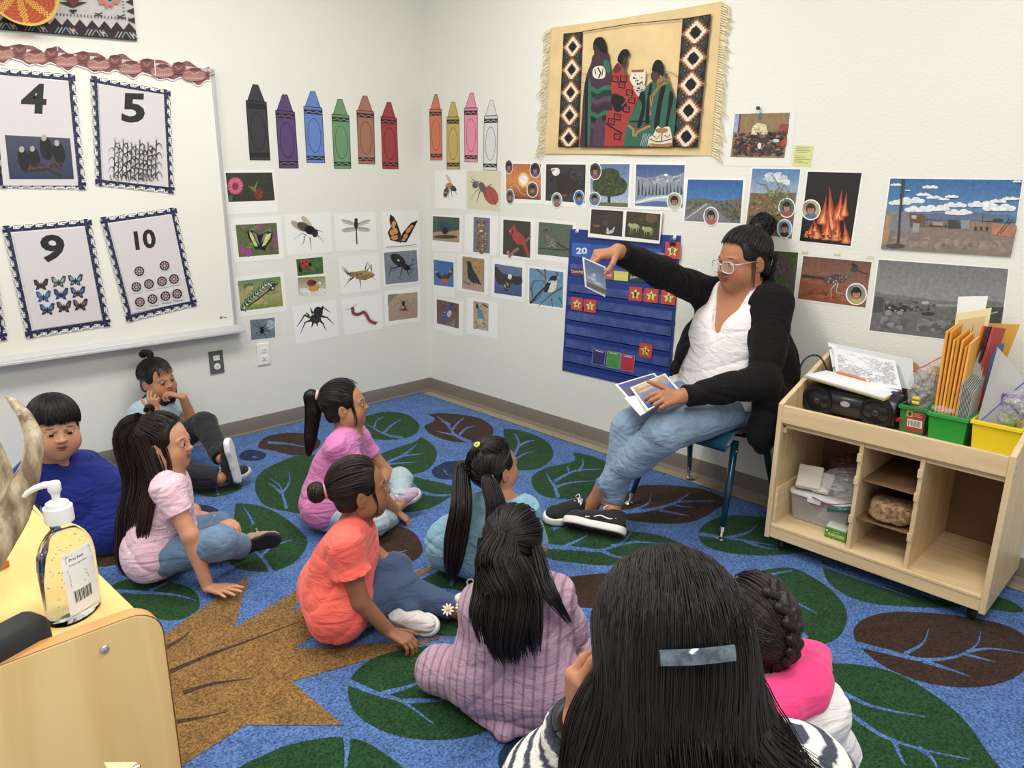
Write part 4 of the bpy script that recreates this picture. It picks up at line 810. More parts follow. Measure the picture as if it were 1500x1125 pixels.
sp([(525,470),(560,430),(600,450),(650,520),(700,630),(660,740),(600,964,1),(470,964,1),(490,750),(530,720),(520,600)], (176, 50, 44)); sp([(525,620),(600,640),(620,700),(560,740),(530,700)], (30, 26, 28))
for X, Y in ((545, 520), (590, 560), (640, 610), (655, 660), (620, 720), (560, 770), (520, 800), (560, 900), (600, 520)):
 pr.poly([(X-22, Y-24), (X+24, Y-16), (X+20, Y+26), (X-26, Y+18)], (40, 30, 28)); pr.poly([(X-14, Y-16), (X+16, Y-10), (X+13, Y+17), (X-17, Y+11)], (176, 50, 44)); pr.line([(X-6, Y-6), (X+12, Y)], 5, (60, 34, 28))
pr.line([(480,810),(540,850),(590,880)], 9, (30, 26, 28)); pr.line([(590,700),(650,620)], 8, (150, 90, 60))
sp([(590,380),(620,375),(625,410),(612,445),(590,440)], (76, 48, 40)); sp([(565,370),(590,330),(625,325),(640,355),(625,375),(600,375),(595,420),(575,420),(560,400)], (22, 22, 26)); sp([(560,415),(580,440),(572,470),(540,480),(535,450)], (110, 40, 50)); sp([(595,450),(612,450),(608,500)], (40, 100, 80))
sp([(650,462),(735,458),(745,510),(735,560),(700,580),(660,560),(640,520),(652,490)], (230, 220, 196)); pr.poly([(650,460),(735,456),(732,476),(654,478)], (150, 100, 56)); pr.blobs([(650,485),(735,485),(730,570),(660,565)], [(40, 34, 32), (30, 28, 30)], 18, 9, 50); sp([(665,570),(740,560),(735,620),(700,640)], (206, 196, 180)); pr.blobs([(670,575),(735,570),(725,620),(695,630)], [(40, 34, 32)], 12, 8, 51)
sp([(760,560),(800,530),(860,520),(905,550),(935,640),(945,760),(925,930),(900,964,1),(598,964,1),(620,830),(680,700),(720,620)], (38, 104, 80))
for P in ([(700,640),(735,600),(745,700),(715,830),(690,830),(722,700)], [(770,570),(790,560),(770,700),(770,830),(745,830),(750,700)], [(850,560),(880,560),(850,700),(830,850),(800,840),(820,700)], [(905,600),(930,640),(905,760),(885,880),(870,860),(890,720)]): sp(P, (24, 24, 26))
for k in range(5): pr.line([(820-k*9+30, 560+k*6), (800-k*8, 640), (770+k*4, 760)], 4, (200, 150, 70) if k % 2 else (110, 80, 50))
pr.line([(630,825),(665,850),(665,895),(680,895),(690,870),(730,850),(775,830)], 16, (176, 130, 70)); pr.line([(630,812),(665,838),(700,852),(770,815)], 8, (110, 70, 96)); pr.line([(640,800),(780,800)], 10, (26, 24, 26))
for k in range(5): pr.line([(735+k*10, 880), (710+k*12, 964)], 3, (190, 200, 180))
sp([(785,480),(800,470),(825,480),(830,525),(810,545),(790,530),(780,510)], (84, 54, 44)); sp([(790,440),(810,400),(840,396),(862,425),(866,490),(850,500),(830,480),(800,470),(788,470)], (22, 22, 26)); sp([(820,530),(865,505),(900,520),(900,545),(850,570),(830,590)], (150, 110, 66)); pr.line([(830,560),(870,530),(895,540)], 5, (60, 44, 40)); pr.poly([(868,478),(895,488),(885,525),(872,515)], (40, 90, 80))
sp([(770,960),(765,915),(800,880),(815,845),(830,830),(850,845),(880,835),(905,840),(915,880),(922,930),(905,964),(840,966)], (226, 214, 186)); sp([(815,850),(850,845),(890,850),(885,870),(850,880),(815,870)], (176, 120, 60)); pr.line(smooth_open([(770,915),(830,935),(920,915)]), 6, (50, 40, 34)); pr.line([(855,880),(850,935)], 6, (50, 40, 34)); sp([(770,945),(850,950),(920,940),(905,964),(800,966)], (176, 120, 66)); pr.line([(790,890),(820,915),(840,890)], 5, (50, 40, 34)); pr.line([(870,890),(890,905),(905,890)], 5, (50, 40, 34))
pr.build('woven_design', M_matte, t)
rr = random.Random(5)
for side in (0, 1):
 mb = MB()
 for k in range(64):
  v = (k+.5)/64; q = tm(side, v); dx = (-1 if side == 0 else 1)
  a = WR.at(*Z11(q), .008); L_ = 60+rr.random()*34; e1 = (q[0]+dx*L_*.5, q[1]+8+rr.random()*20); e2 = (q[0]+dx*L_*(.35+rr.random()*.6), q[1]+34+rr.random()*40)
  mb.tube([a, WR.at(*Z11(e1), .014+rr.random()*.008), WR.at(*Z11(e2), .008+rr.random()*.006)], [.0022, .0027, .0014], 5)
 mb.build('fringe', mat('fringe_yarn', (226, 208, 164), rough=.95), t)

# ---- pocket chart calendar
M_nylon = mat('blue_nylon', (25, 52, 126), rough=.55, sheen=.2, var=.08, vscale=12)
M_pocket = mat('pocket_vinyl', (62, 80, 140), rough=.12, coat=.6, var=.28, vscale=22, bump=.25, bscale=14, bdist=.01)
t = thing('pocket_chart', WR.at(905, 450), 'dark blue calendar pocket chart behind the teacher', 'pocket chart')
CQ = [(72,25),(832,72),(752,1164),(16,996)]; cm = quadmap(CQ)
sheet('backing', WR, CQ, Z10, M_nylon, t, thick=.003, lift=.001)
for r_ in range(7):      # clear pockets in rows
 v0, v1 = .285+r_*.098, .285+r_*.098+.062
 if r_ == 0: v0, v1 = .245, .30
 P4 = [cm(.02, v0), cm(.975, v0), cm(.975, v1), cm(.02, v1)]
 s = sheet('pocket_row', WR, P4, Z10, M_pocket, t, thick=.002, lift=.0045)
 P4 = [cm(.0, v1-.006), cm(1, v1-.006), cm(1, v1+.02), cm(0, v1+.02)]; sheet('seam', WR, P4, Z10, mat('nylon_seam', (22, 48, 124), rough=.5), t, thick=.003, lift=.0035)
pr = Print(WR, Z10, lift=.0075)
pr.poly([(84,118),(205,128),(205,228),(84,212)], (32, 106, 196)); pr.poly([(205,128),(700,165),(700,250),(205,228)], (36, 92, 176)); put_text(pr, '20', 150, 175, 44, WHT, w=76, bold=.03)
pr.poly([(84,292),(165,298),(165,352),(84,345)], (96, 56, 72)); put_text(pr, 'Doming', 120, 320, 24, WHT, w=78)
pr.poly([(165,298),(268,306),(268,360),(165,352)], (60, 60, 110)); put_text(pr, 'Lunes', 218, 328, 20, WHT, w=70)
pr.poly([(272,306),(366,313),(364,374),(272,366)], (190, 92, 74)); put_text(pr, 'Martes', 315, 340, 24, (240, 220, 210), w=84)
pr.poly([(371,313),(470,320),(468,386),(370,376)], (220, 214, 56)); put_text(pr, 'Miércoles', 419, 348, 22, (236, 232, 120), w=84)
pr.poly([(474,322),(580,330),(580,392),(474,386)], (30, 62, 66)); put_text(pr, 'Jueves', 526, 357, 26, WHT, w=88)
pr.poly([(640,185),(722,192),(720,245),(640,235)], (140, 150, 166))
pr.build('headings', M_print, t)
for i, (x, y) in enumerate(((122, 38), (790, 84))):
 h = thing('wall_hook', WR.at(*Z10((x, y)), .006), ['clear hook at the left top corner of the pocket chart', 'clear hook at the right top corner of the pocket chart'][i], 'hook', 'clear adhesive hooks')
 mb = MB(); c = WR.at(*Z10((x, y)), .008); mb.box(c, (.004, .014, .022)); mb.tube([c+np.array((-.002, 0, -.004)), c+np.array((-.012, 0, -.008)), c+np.array((-.014, 0, .002))], .002, 8); mb.build('hook_body', mat('clear_plastic', (214, 222, 230), rough=.15, coat=.5), h, smooth=True)
def star_card(num, q, label, lift=.0085):
 c = np.mean([WR.at(*Z10(p), lift) for p in q], axis=0); s = thing('number_card', c, label, 'number card', 'red star number cards')
 sheet('card', WR, q, Z10, mat('red_card', (196, 66, 60), rough=.4, coat=.4), s, lift=lift); B = quadmap(q); p = Print(WR, Z10, lift=lift+.001)
 def star(R_, c_): p.poly([B(.5+R_*(1 if k % 2 == 0 else .48)*math.sin(k*PI/5), .52-R_*(1 if k % 2 == 0 else .48)*math.cos(k*PI/5)) for k in range(10)], c_)
 star(.47, (60, 40, 30)); star(.42, (236, 214, 96)); cx, cy = B(.5, .54); h = (q[3][1]-q[0][1])*.34; put_text(p, num, cx, cy, h, (30, 30, 34), w=h*(.95 if len(num) > 1 else .5), bold=.02); p.build('print', M_print, s)
star_card('1', [(478,420),(568,428),(560,524),(472,514)], 'red star card number 1 on the calendar')
star_card('2', [(582,432),(680,440),(672,536),(576,526)], 'red star card number 2 on the calendar')
star_card('3', [(700,444),(800,452),(792,550),(694,538)], 'red star card number 3 on the calendar')
star_card('4', [(80,492),(158,500),(154,588),(76,576)], 'red star card number 4 at the left edge of the calendar')
star_card('5', [(172,506),(252,512),(246,602),(166,592)], 'red star card number 5 beside card 4')
star_card('24', [(548,806),(638,820),(630,916),(542,900)], 'red star card number 24 low on the calendar')
star_card('8', [(725,112),(826,116),(822,234),(722,226)], 'red star card clipped at the top right of the calendar', lift=.014)
t = thing('binder_clip', WR.at(*Z10((772, 122)), .018), 'black binder clip holding the top star card', 'clip')
mb = MB(); a = [WR.at(*Z10(p), .012) for p in ((750,114),(795,116),(790,142),(756,140))]; b = [WR.at(*Z10(p), .022) for p in ((754,118),(791,119),(790,142),(756,140))]; mb.hexa(a+b); mb.build('clamp', mat('black_metal', (24, 24, 26), rough=.35), t)
mb = MB(); mb.tube([WR.at(*Z10(p), .02) for p in ((760,116),(768,82),(780,80),(788,116))], .001, 6); mb.build('wire_handle', mat('steel', (190, 192, 196), rough=.25, metal=1.0), t)
for q, c, nm in (([(230,845),(316,868),(304,968),(220,950)], (54, 52, 104), 'dark blue'), ([(328,862),(420,878),(408,990),(316,972)], (74, 140, 70), 'green'), ([(424,884),(515,900),(506,1010),(416,992)], (182, 50, 70), 'red')):
 s = sheet('pocket_card', WR, q, Z10, mat('pocket_card_'+nm.split()[-1], c, rough=.35, coat=.5, var=.12, vscale=30), None, lift=.0085, thick=.001)
 tag(s, f'{nm} card tucked low in the calendar pockets', 'card', 'coloured pocket cards')
 B = quadmap(q); p = Print(WR, Z10, lift=.0102)
 for e in ([B(0, 0), B(1, 0)], [B(1, 0), B(1, 1)], [B(0, 1), B(1, 1)], [B(0, 0), B(0, 1)]): p.line(e, 2.5, (170, 180, 200))
 p.line([B(.2, .1), B(.8, .1)], 6, (210, 214, 220)); p.build('label_strip', M_print, s)

# ---- whiteboard
M_wb = mat('whiteboard_surface', (232, 232, 222), rough=.18, coat=.6, spec=.5); M_al = mat('aluminium', (196, 197, 198), rough=.35, metal=.4)
t = thing('whiteboard', (-2.2, 0, 1.2), 'wide wall mounted whiteboard in an aluminium frame', 'whiteboard')
xr = WL.at(341, 472)[0]; zb = WL.at(338, 476)[2]; zt = zb + 1.20; xl = -4.15
mb = MB(); mb.box(((xl+xr)/2, -.012, (zb+zt)/2), (xr-xl, .024, zt-zb)); mb.build('board', M_wb, t)
mb = MB()
mb.box((xr+.002, -.014, (zb+zt)/2), (.018, .032, zt-zb+.02)); mb.box(((xl+xr)/2, -.014, zt), (xr-xl, .032, .018)); mb.build('frame', M_al, t, bevel=.003)
mb = MB(); z0 = zb-.012
mb.prism([(xl, -.0, z0+.012), (xl, -.03, z0+.016), (xl, -.05, z0-.004), (xl, -.078, z0-.006), (xl, -.08, z0-.018), (xl, -.0, z0-.026)], (xr-xl+.03, 0, 0)); mb.build('pen_tray', M_al, t, bevel=.002)
pr = Print(WB, Zm(0, 260, 4.166), lift=-.0005); pr.poly([(1338,860),(1350,848),(1362,848),(1350,861)], (190, 50, 44)); pr.line([(1364,853),(1385,853)], 4, (90, 90, 90)); pr.build('maker_mark', M_print, t)

def wave_border(p, q, wd=.085, n=(8, 11)):
 """white margin with navy saw-teeth and small square spirals"""
 B = quadmap(q); NV = (34, 40, 84)
 asp = .72
 def side(f, cnt):
  for k in range(cnt):
   a, b = k/cnt, (k+1)/cnt
   p.poly([f(a, .55), f(a+(b-a)*.5, .62), f(b, .10), f(b, 1.0), f(a, 1.0)], NV)
   sx = lambda u, v: f(a+(b-a)*u, v)
   p.line([sx(.15, .5), sx(.12, .12), sx(.72, .12), sx(.70, .42), sx(.38, .42), sx(.40, .28)], 3.0, (40, 44, 60))
   p.ell(*sx(.75, .85), 2.2, 2.2, (190, 200, 230), n=6)
 h = wd*asp
 side(lambda u, v: B(u, v*h), n[0]); side(lambda u, v: B(1-u, 1-v*h), n[0]); side(lambda u, v: B(1-v*wd, u), n[1]); side(lambda u, v: B(v*wd, 1-u), n[1])
def number_poster(label, zm, q, inner, num, numpos, draw):
 c = np.mean([WB.at(*zm(p)) for p in q], axis=0); t = thing('number_poster', c, label, 'poster', 'number posters on the whiteboard')
 sheet('sheet', WB, q, zm, M_paper, t, lift=0.0); p = Print(WB, zm, lift=.0012); wave_border(p, q)
 p.poly(inner, (226, 220, 224)); put_text(p, num, *numpos[:2], numpos[2], (30, 34, 38), w=numpos[3], rot=numpos[4], bold=.035); draw(p); p.build('picture', M_print, t)
def eagles(p):
 p.grad([(30,848),(440,868),(465,1125),(60,1125)], (74, 78, 100), (46, 58, 92))
 for x, y, s in ((150,1000,1), (215,990,.9), (290,930,1.05), (370,960,1)):
  p.ell(x, y, 38*s, 74*s, (26, 26, 30), -.2); p.ell(x-14*s, y-62*s, 17*s, 20*s, (186, 176, 166)); p.poly([(x-34*s,y-62*s),(x-24*s,y-68*s),(x-24*s,y-56*s)], (176, 130, 60))
 p.blobs([(160,1030),(400,990),(400,1100),(160,1090)], [(80, 52, 40), (50, 36, 30), (110, 70, 50)], 60, 12, 60); p.line([(150,1075),(300,1060),(390,1110)], 16, (60, 44, 38))
number_poster('poster with the number 4 above four perched eagles', Z1, [(-70,418),(470,465),(545,1190),(-10,1180)], [(-40,465),(430,515),(490,1165),(20,1165)], '4', (213, 618, 190, 160, .05), eagles)
def corn(p):
 rr = random.Random(4)
 for k in range(11):
  x = 715+k*26; y0 = 1110+rr.random()*20; top = 880+rr.random()*50; p.line([(x, y0), (x+4, (y0+top)/2), (x+8, top)], 6, (50, 50, 52)); legs(p, [[(x+8,top),(x+2,top-26)],[(x+8,top),(x+16,top-24)],[(x+8,top),(x-6,top-14)]], 2.5, (50, 50, 52))
  for j in range(7):
   y = top+30+j*30; s = -1 if (j+k) % 2 else 1; p.line(smooth_open([(x+5, y), (x+5+s*16, y-18), (x+5+s*32, y-6), (x+5+s*38, y+22)]), 8, (44, 46, 48) if rr.random() > .25 else (120, 122, 122), taper=True)
 for k in range(14): p.line([(690+k*22, 1090+rr.random()*20), (700+k*22+rr.random()*14, 1135)], 4, (70, 72, 72))
number_poster('poster with the number 5 above grey corn plants', Z1, [(565,472),(1070,566),(1098,1216),(600,1165)], [(618,530),(1028,592),(1058,1175),(650,1130)], '5', (838, 678, 186, 146, .04), corn)
def flies(p):
 cols = [((52,44,48),(70,60,64)), ((60,70,74),(150,170,176)), ((34,60,70),(120,166,180)), ((40,80,130),(80,130,190)), ((24,50,90),(50,96,150)), ((60,40,50),(70,120,190)), ((30,50,76),(60,130,190)), ((34,36,34),(90,100,80)), ((40,32,34),(130,100,96))]
 for i, (x, y) in enumerate([(250,655),(357,638),(460,628),(265,728),(372,712),(475,702),(288,805),(390,790),(490,778)]):
  a, b = cols[i]
  for s in (-1, 1):
   p.poly([(x+s*4, y-4), (x+s*28, y-36+s*-4), (x+s*46, y-34-s*3), (x+s*40, y), (x+s*26, y+10), (x+s*34, y+32), (x+s*16, y+30), (x+s*3, y+16)], a); p.poly([(x+s*8, y-4), (x+s*26, y-24), (x+s*36, y-24), (x+s*28, y+2)], b); p.poly([(x+s*8, y+8), (x+s*22, y+12), (x+s*20, y+24)], b)
  p.ell(x, y+4, 4, 22, BLK)
number_poster('poster with the number 9 above nine butterflies', Z2, [(8,296),(556,250),(680,905),(160,985)], [(78,338),(518,304),(622,868),(206,930)], '9', (318, 434, 172, 150, .05), flies)
def rosettes(p):
 for x, y in [(850,572),(1004,538),(832,668),(909,650),(989,634),(1062,620),(854,760),(931,742),(1010,724),(1081,710)]:
  p.poly([(x-30,y-22),(x+30,y-28),(x+38,y+36),(x-22,y+42)], (206, 212, 210)); p.ell(x, y, 30, 30, (50, 34, 38))
  for k in range(8): p.ell(x+18*math.cos(k*PI/4), y+18*math.sin(k*PI/4), 5.5, 5.5, (196, 170, 166), n=8)
  p.ell(x, y, 11, 11, (150, 120, 122)); p.ell(x, y, 6, 6, (206, 180, 176))
number_poster('poster with the number 10 above ten round rosettes', Z2, [(606,244),(1075,180),(1206,780),(775,885)], [(668,282),(1048,228),(1160,755),(806,828)], '10', (885, 378, 118, 130, -.14), rosettes)
number_poster('poster cut off at the left edge of the view below the eagles', Z2, [(-500,340),(-60,300),(48,990),(-420,1060)], [(-430,400),(-90,350),(4,940),(-380,1000)], '8', (-240, 480, 172, 150, .05), lambda p: None)
number_poster('poster cut off at the left edge of the view beside the eagles', Z1, [(-620,380),(-110,410),(20,1160),(-560,1120)], [(-570,430),(-150,460),(-30,1110),(-510,1080)], '3', (-330, 580, 190, 150, .05), lambda p: None)
# scalloped pottery border along the top of the board
t = thing('pottery_border', WB.at(150, 90), 'scalloped paper border of red clay pots along the whiteboard top', 'paper border')
def tz(u): return (u, 268+(415-268)*u/1315)      # top edge across zoom 1
top, bot = [], []; xs = np.linspace(-400, 1315, 86)
for i, x in enumerate(xs):
 ph = (x % 410)/410*2*PI; yt = tz(x)[1] + 14*math.sin(2*ph) + 8*math.sin(ph*3+1); yb = yt + 105 + 18*math.sin(2*ph+2.3) + (6*math.sin(5*ph)); top.append((x, yt-3)); bot.append((x, yb+6))
V = [WB.at(*Z1(p), .0012) for p in top+bot]; n = len(top); V += [WB.at(*Z1(p), .002) for p in top+bot]
F = []
for i in range(n-1): F += [(i, i+1, n+i+1, n+i), (2*n+i, 3*n+i, 3*n+i+1, 2*n+i+1), (i, 2*n+i, 2*n+i+1, i+1), (n+i, n+i+1, 3*n+i+1, 3*n+i)]
F += [(0, n, 3*n, 2*n), (n-1, 3*n-1, 4*n-1, 2*n-1)]
addm('strip', V, F, M_paper, t)
pr = Print(WB, Z1, lift=.0024)
pr.poly([(a, b+7) for a, b in top] + [(a, b-8) for a, b in bot][::-1], (150, 96, 92))
rr = random.Random(8)
for k in range(-2, 7):
 x = 60+k*200-40; y = tz(x)[1]+58
 for (cx, cy, rx, ry, c) in ((x, y+8, 78, 40, (166, 104, 96)), (x, y+22, 70, 26, (186, 128, 118)), (x+4, y-26, 40, 12, (120, 70, 66)), (x+102, y-12, 44, 40, (140, 84, 80)), (x+102, y-40, 34, 10, (106, 66, 64))):
  if cx+rx < 1312: pr.ell(cx, cy, rx, ry, c)
 for j in range(9): pr.poly([(x-58+j*13, y+34), (x-52+j*13, y+18), (x-46+j*13, y+34)], (214, 170, 160))
 pr.line(smooth_open([(x-62, y-2), (x-30, y-12), (x, y+2), (x+30, y-10), (x+62, y)]), 6, (206, 160, 150)); pr.line(smooth_open([(x+80, y-24), (x+100, y-6), (x+124, y-22)]), 5, (190, 140, 134)); pr.line(smooth_open([(x+74, y+4), (x+100, y+14), (x+130, y+2)]), 5, (100, 58, 58))
pr.line([(970,362),(976,474)], 5, WHT); pr.line([(358,282),(362,322)], 5, (226, 214, 210))
pr.build('pot_pattern', M_matte, t)

# ---- woven mat and coiled basket, cut by the top left of the view
t = thing('woven_mat', WL.at(80, 20), 'cream and black woven mat with stepped triangles hung above the whiteboard', 'wall hanging')
MQ = [(-500,-420),(792,-420),(860,256),(-460,150)]
sheet('mat', WL, MQ, Z1, mat('mat_cloth', (196, 194, 190), rough=.95), t, thick=.006, lift=.004)
pr = Print(WL, Z1, lift=.0108); DB = (58, 46, 44); mq = quadmap(MQ)
pr.poly([mq(0,0), mq(1,0), mq(1,1), mq(0,1)], (198, 196, 194)); pr.poly([mq(0, .905), mq(1, .905), mq(1, 1), mq(0, 1)], DB)
for k in range(17): u = k/17; pr.poly([mq(u, .906), mq(u+1/34, .835), mq(u+1/17, .906)], DB)
for k in range(7):
 for j in range(3):
  u = .04+k/7+j*.016; pr.line([mq(u, .985), mq(u+.02, .925)], 8, (96, 156, 176) if j != 1 else (206, 170, 140)); pr.line([mq(u+.075, .985), mq(u+.055, .925)], 8, (96, 156, 176) if j != 1 else (206, 170, 140))
 pr.poly([mq(.115+k/7, .94), mq(.14+k/7, .94), mq(.128+k/7, .965)], (206, 170, 140))
for k in range(60): u = .01+k*.0163; pr.line([mq(u, .785), mq(u, .812)], 5, DB)
for k in range(9): v = .1+k*.085; pr.poly([mq(1, v), mq(.965, v+.03), mq(1, v+.06)], DB)
for k in range(24): v = .1+k*.03; pr.line([mq(.945, v), mq(.958, v)], 4, DB)
for x, y in ((620, 90), (758, 105)): pr.line([(x-24,y-10),(x-6,y-2),(x+24,y-10)], 6, DB); pr.line([(x-24,y+10),(x-6,y+2),(x+24,y+10)], 6, DB)
for x in (460,):
 for (w_, y0, y1) in ((126, -30, 12), (90, 12, 48), (30, 60, 86)): pr.poly([(x-w_, y0), (x+w_, y0), (x, y1)], DB)
 pr.poly([(x-56, -20), (x+56, -20), (x, 44)], (120, 44, 48)); pr.poly([(x-50, -40), (x+50, -40), (x, 8)], (80, 40, 52))
pr.poly([(615,-10),(765,-10),(740,30),(720,22),(706,56),(690,34),(668,60),(655,26),(630,32)], (206, 120, 104)); pr.poly([(645,-10),(735,-10),(690,24)], (130, 170, 190)); pr.poly([(660,-10),(720,-10),(690,10)], (40, 44, 60))
pr.build('weave_pattern', M_matte, t)
c = WL.at(*Z1((120, -60)), .04); R_ = np.linalg.norm(WL.at(*Z1((340, -60)), .03)-c)
t = thing('coiled_basket', c, 'round coiled basket in red and yellow straw on the woven mat', 'basket')
MX = np.array([[1, 0, 0], [0, 0, 1], [0, -1.0, 0]])   # lathe axis towards the room
V = []; F = []; Cc = []; nr, na = 26, 96
for i in range(nr+1):
 r = R_*i/nr; h = .05*(i/nr)**2 + .0025*abs(math.sin(i*PI/1.0*1.0+.5*PI))*(i % 2)
 for j in range(na):
  a = 2*PI*j/na; V.append(c + np.array([r*math.cos(a), -h+.02, r*math.sin(a)]))
for i in range(nr):
 for j in range(na):
  F.append((i*na+j, i*na+(j+1) % na, (i+1)*na+(j+1) % na, (i+1)*na+j)); s_ = (j*8//na); ph = (j/na*8) % 1
  yel = (abs(ph-.5)*2 > (i/nr)*.9 and (i+j) % 2 == 0) or i > nr-3; Cc.append(rgba((206, 170, 84) if yel else ((158, 72, 44) if (i+j//2) % 3 else (176, 92, 54))))
addm('coils', V, F, mat('straw', (255, 255, 255), rough=.8, attr=True, bump=.6, bscale=160, bdist=.003), t, smooth=False, cols=Cc)
# ---- outlets
def outlet(zm, q, label, gray):
 c = np.mean([WL.at(*zm(p)) for p in q], axis=0); t = thing('wall_outlet', c, label, 'electrical outlet', 'wall outlets'); w_, h_ = .072, .116
 pl = mat('outlet_grey', (92, 92, 92), rough=.4) if gray else mat('outlet_white', (232, 232, 228), rough=.35)
 mb = MB(); mb.box(c+np.array((0, -.004, 0)), (w_, .008, h_)); mb.build('plate', pl, t, bevel=.003)
 wv = mat('outlet_white', (232, 232, 228), rough=.35)
 mb = MB(); mb.box(c+np.array((0, -.009, .022)), (.032, .004, .026)); mb.build('upper_socket', wv, t, bevel=.002)
 mb = MB(); mb.lathe([(.0165, 0), (.0165, .003), (.0, .003)], c+np.array((0, -.008, -.022)), 24, M=[[1, 0, 0], [0, 0, -1], [0, 1, 0]]); mb.build('lower_socket', wv, t, bevel=.0006) if gray else MB().box(c+np.array((0, -.009, -.022)), (.032, .004, .026)).build('lower_socket', wv, t, bevel=.002)
 dk = mat('slot_black', (30, 30, 30), rough=.6); mb = MB()
 for dx, dz in ((-.006, -.019), (.006, -.019), (0, -.029), (-.006, .024), (.006, .024)): mb.box(c+np.array((dx, -.0117, dz)), (.002 if dx else .004, .001, .008 if dx else .004))
 mb.build('slots', dk, t)
ZO = Zm(120, 480, 5)
outlet(ZO, [(930,176),(1026,168),(1034,322),(941,337)], 'grey wall outlet with white sockets under the whiteboard end', True)
outlet(ZO, [(1272,120),(1367,108),(1378,262),(1288,276)], 'white wall outlet with smudged sockets under the small spider card', False)
# ================================================================= wooden cart
W1, W2 = (224, 200, 160), (206, 178, 134)
Mwy = wood('birch_long', W1, W2, axis=1); Mwz = wood('birch_upright', W1, W2, axis=2); Mwx = wood('birch_deep', W1, W2, axis=0)
Mply = wood('ply_edge', (206, 172, 124), (176, 140, 96), axis=2, scale=3); Mhard = mat('hardboard', (120, 92, 66), rough=.6, var=.06)
M_chrome = mat('chrome', (210, 210, 212), rough=.2, metal=1.0); M_rubber = mat('black_rubber', (22, 22, 24), rough=.5)
cart = thing('storage_cart', (-.25, -2.89, 0), 'birch plywood storage cart on casters with open cubbies and a sloped tray', 'storage cart')
XF, XB, YL, YR, ZB_ = -.45, -.035, -2.532, -3.255, .062
def side(y0, y1):
 poly = [(XF, y0, ZB_), (XB, y0, ZB_), (XB, y0, .715), (XB-.03, y0, .715), (XF+.03, y0, .592), (XF, y0, .58)]
 mb = MB(); mb.prism(poly, (0, y1-y0, 0)); return mb.build('side_panel', Mwz, cart, bevel=.003)
side(YL, YL-.018); side(YR, YR+.018)
def board(name, lo, hi, m, bv=.002, par=cart):
 lo, hi = np.array(lo, float), np.array(hi, float); mb = MB(); mb.box((lo+hi)/2, np.abs(hi-lo)); return mb.build(name, m, par, bevel=bv)
yi0, yi1 = YR+.018, YL-.018
board('tray_lip', (XF+.001, yi0, .512), (XF+.017, yi1, .575), Mwy); board('tray_floor', (XF+.017, yi0, .500), (XB-.006, yi1, .512), Mwy)
board('bottom_shelf', (XF+.004, yi0, .106), (XB-.006, yi1, .120), Mwy, .003); board('kickboard', (XF+.006, yi0, .066), (XF+.02, yi1, .106), Mwy); board('top_rail', (XF+.02, yi0, .49), (XB-.02, yi1, .50), Mwy)
board('back_panel', (XB-.006, yi0, .07), (XB, yi1, .69), Mhard, .0)
mb = MB()
for k in range(5):
 y = -2.60-k*.075; P = [(XB-.010, y+.026*math.cos(a), .685+.030*math.sin(a)) for a in [PI*i/12 for i in range(13)]]; mb.prism(P, (.009, 0, 0))
mb.build('scalloped_edge', Mply, cart)
for y in (-2.826, -3.013):
 mb = MB(); mb.box(((XF+XB)/2+.004, y, .31), (XB-XF-.02, .014, .38))
 for z in (.235, .375, .455): mb.box((XF+.004, y, z), (.004, .0145, .03))
 mb.build('divider', Mwz, cart, bevel=.002)
for y0, y1, z in ((-2.832, -3.008, .372), (-2.832, -3.008, .232)): board('thin_shelf', (XF+.035, y1, z-.004), (XB-.01, y0, z), Mhard, .001)
board('rail_cleat', (XF+.02, yi1-.012, .47), (XB-.02, yi1, .50), Mwx)
board('rail_cleat', (XF+.01, yi1-.012, .242), (XB-.02, yi1, .262), Mwx); board('rail_cleat', (XF+.01, yi1-.012, .10), (XB-.02, yi1, .242), Mwx)
for x, y in ((XF+.055, YL-.045), (XF+.055, YR+.045), (XB-.05, YL-.045), (XB-.05, YR+.045)):
 mb = MB(); Mx = rot(0, 0, PI/2)
 mb.lathe([(0, -.010), (.018, -.010), (.024, -.006), (.024, .006), (.018, .010), (0, .010)], (x, y, .032), 20, M=rot(.5)@Mx); w_ = mb.build('caster_wheel', M_rubber, cart, auto=40)
 mb = MB(); mb.box((x, y, .058), (.03, .026, .006)); mb.tube([(x, y+.0, .058), (x+.006, y, .05)], .008, 8); mb.tube([(x-.01, y+.014, .05), (x, y+.013, .032)], .004, 6); mb.tube([(x+.02, y-.012, .05), (x+.03, y-.014, .045)], .0035, 6); mb.build('caster_fork', M_chrome, cart)
mb = MB()
for x, z in ((XF+.012, .10), (XF+.02, .125), (XF+.012, .52), (XF+.02, .545)): mb.lathe([(0, .0), (.0045, .0), (.005, .002), (0, .003)], (x, YR-.0, z), 12, M=[[1, 0, 0], [0, 0, -1], [0, 1, 0]])
mb.build('screw_heads', M_chrome, cart)

# ---- cart contents
def rbox(mb, c, size, r=.01, M=None, n=5):
 """box with rounded vertical edges"""
 sx, sy, sz = size; P = []
 for (cx, cy, a0) in ((sx/2-r, sy/2-r, 0), (-sx/2+r, sy/2-r, PI/2), (-sx/2+r, -sy/2+r, PI), (sx/2-r, -sy/2+r, 1.5*PI)):
  for i in range(n+1): a = a0+PI/2*i/n; P.append((cx+r*math.cos(a), cy+r*math.sin(a), -sz/2))
 P = np.array(P);
 if M is not None: P = P@np.array(M).T; v = np.array(M)@np.array((0, 0, sz))
 else: v = np.array((0, 0, sz))
 return mb.prism(P+np.array(c), v)
t = thing('boombox', (-.22, -2.70, .512), 'black portable CD boombox with two round speakers and a blue display', 'stereo')
Mbb = mat('boombox_black', (26, 26, 30), rough=.32, coat=.2); Mgr = mat('speaker_mesh', (18, 18, 20), rough=.7, bump=.8, bscale=900, bdist=.001)
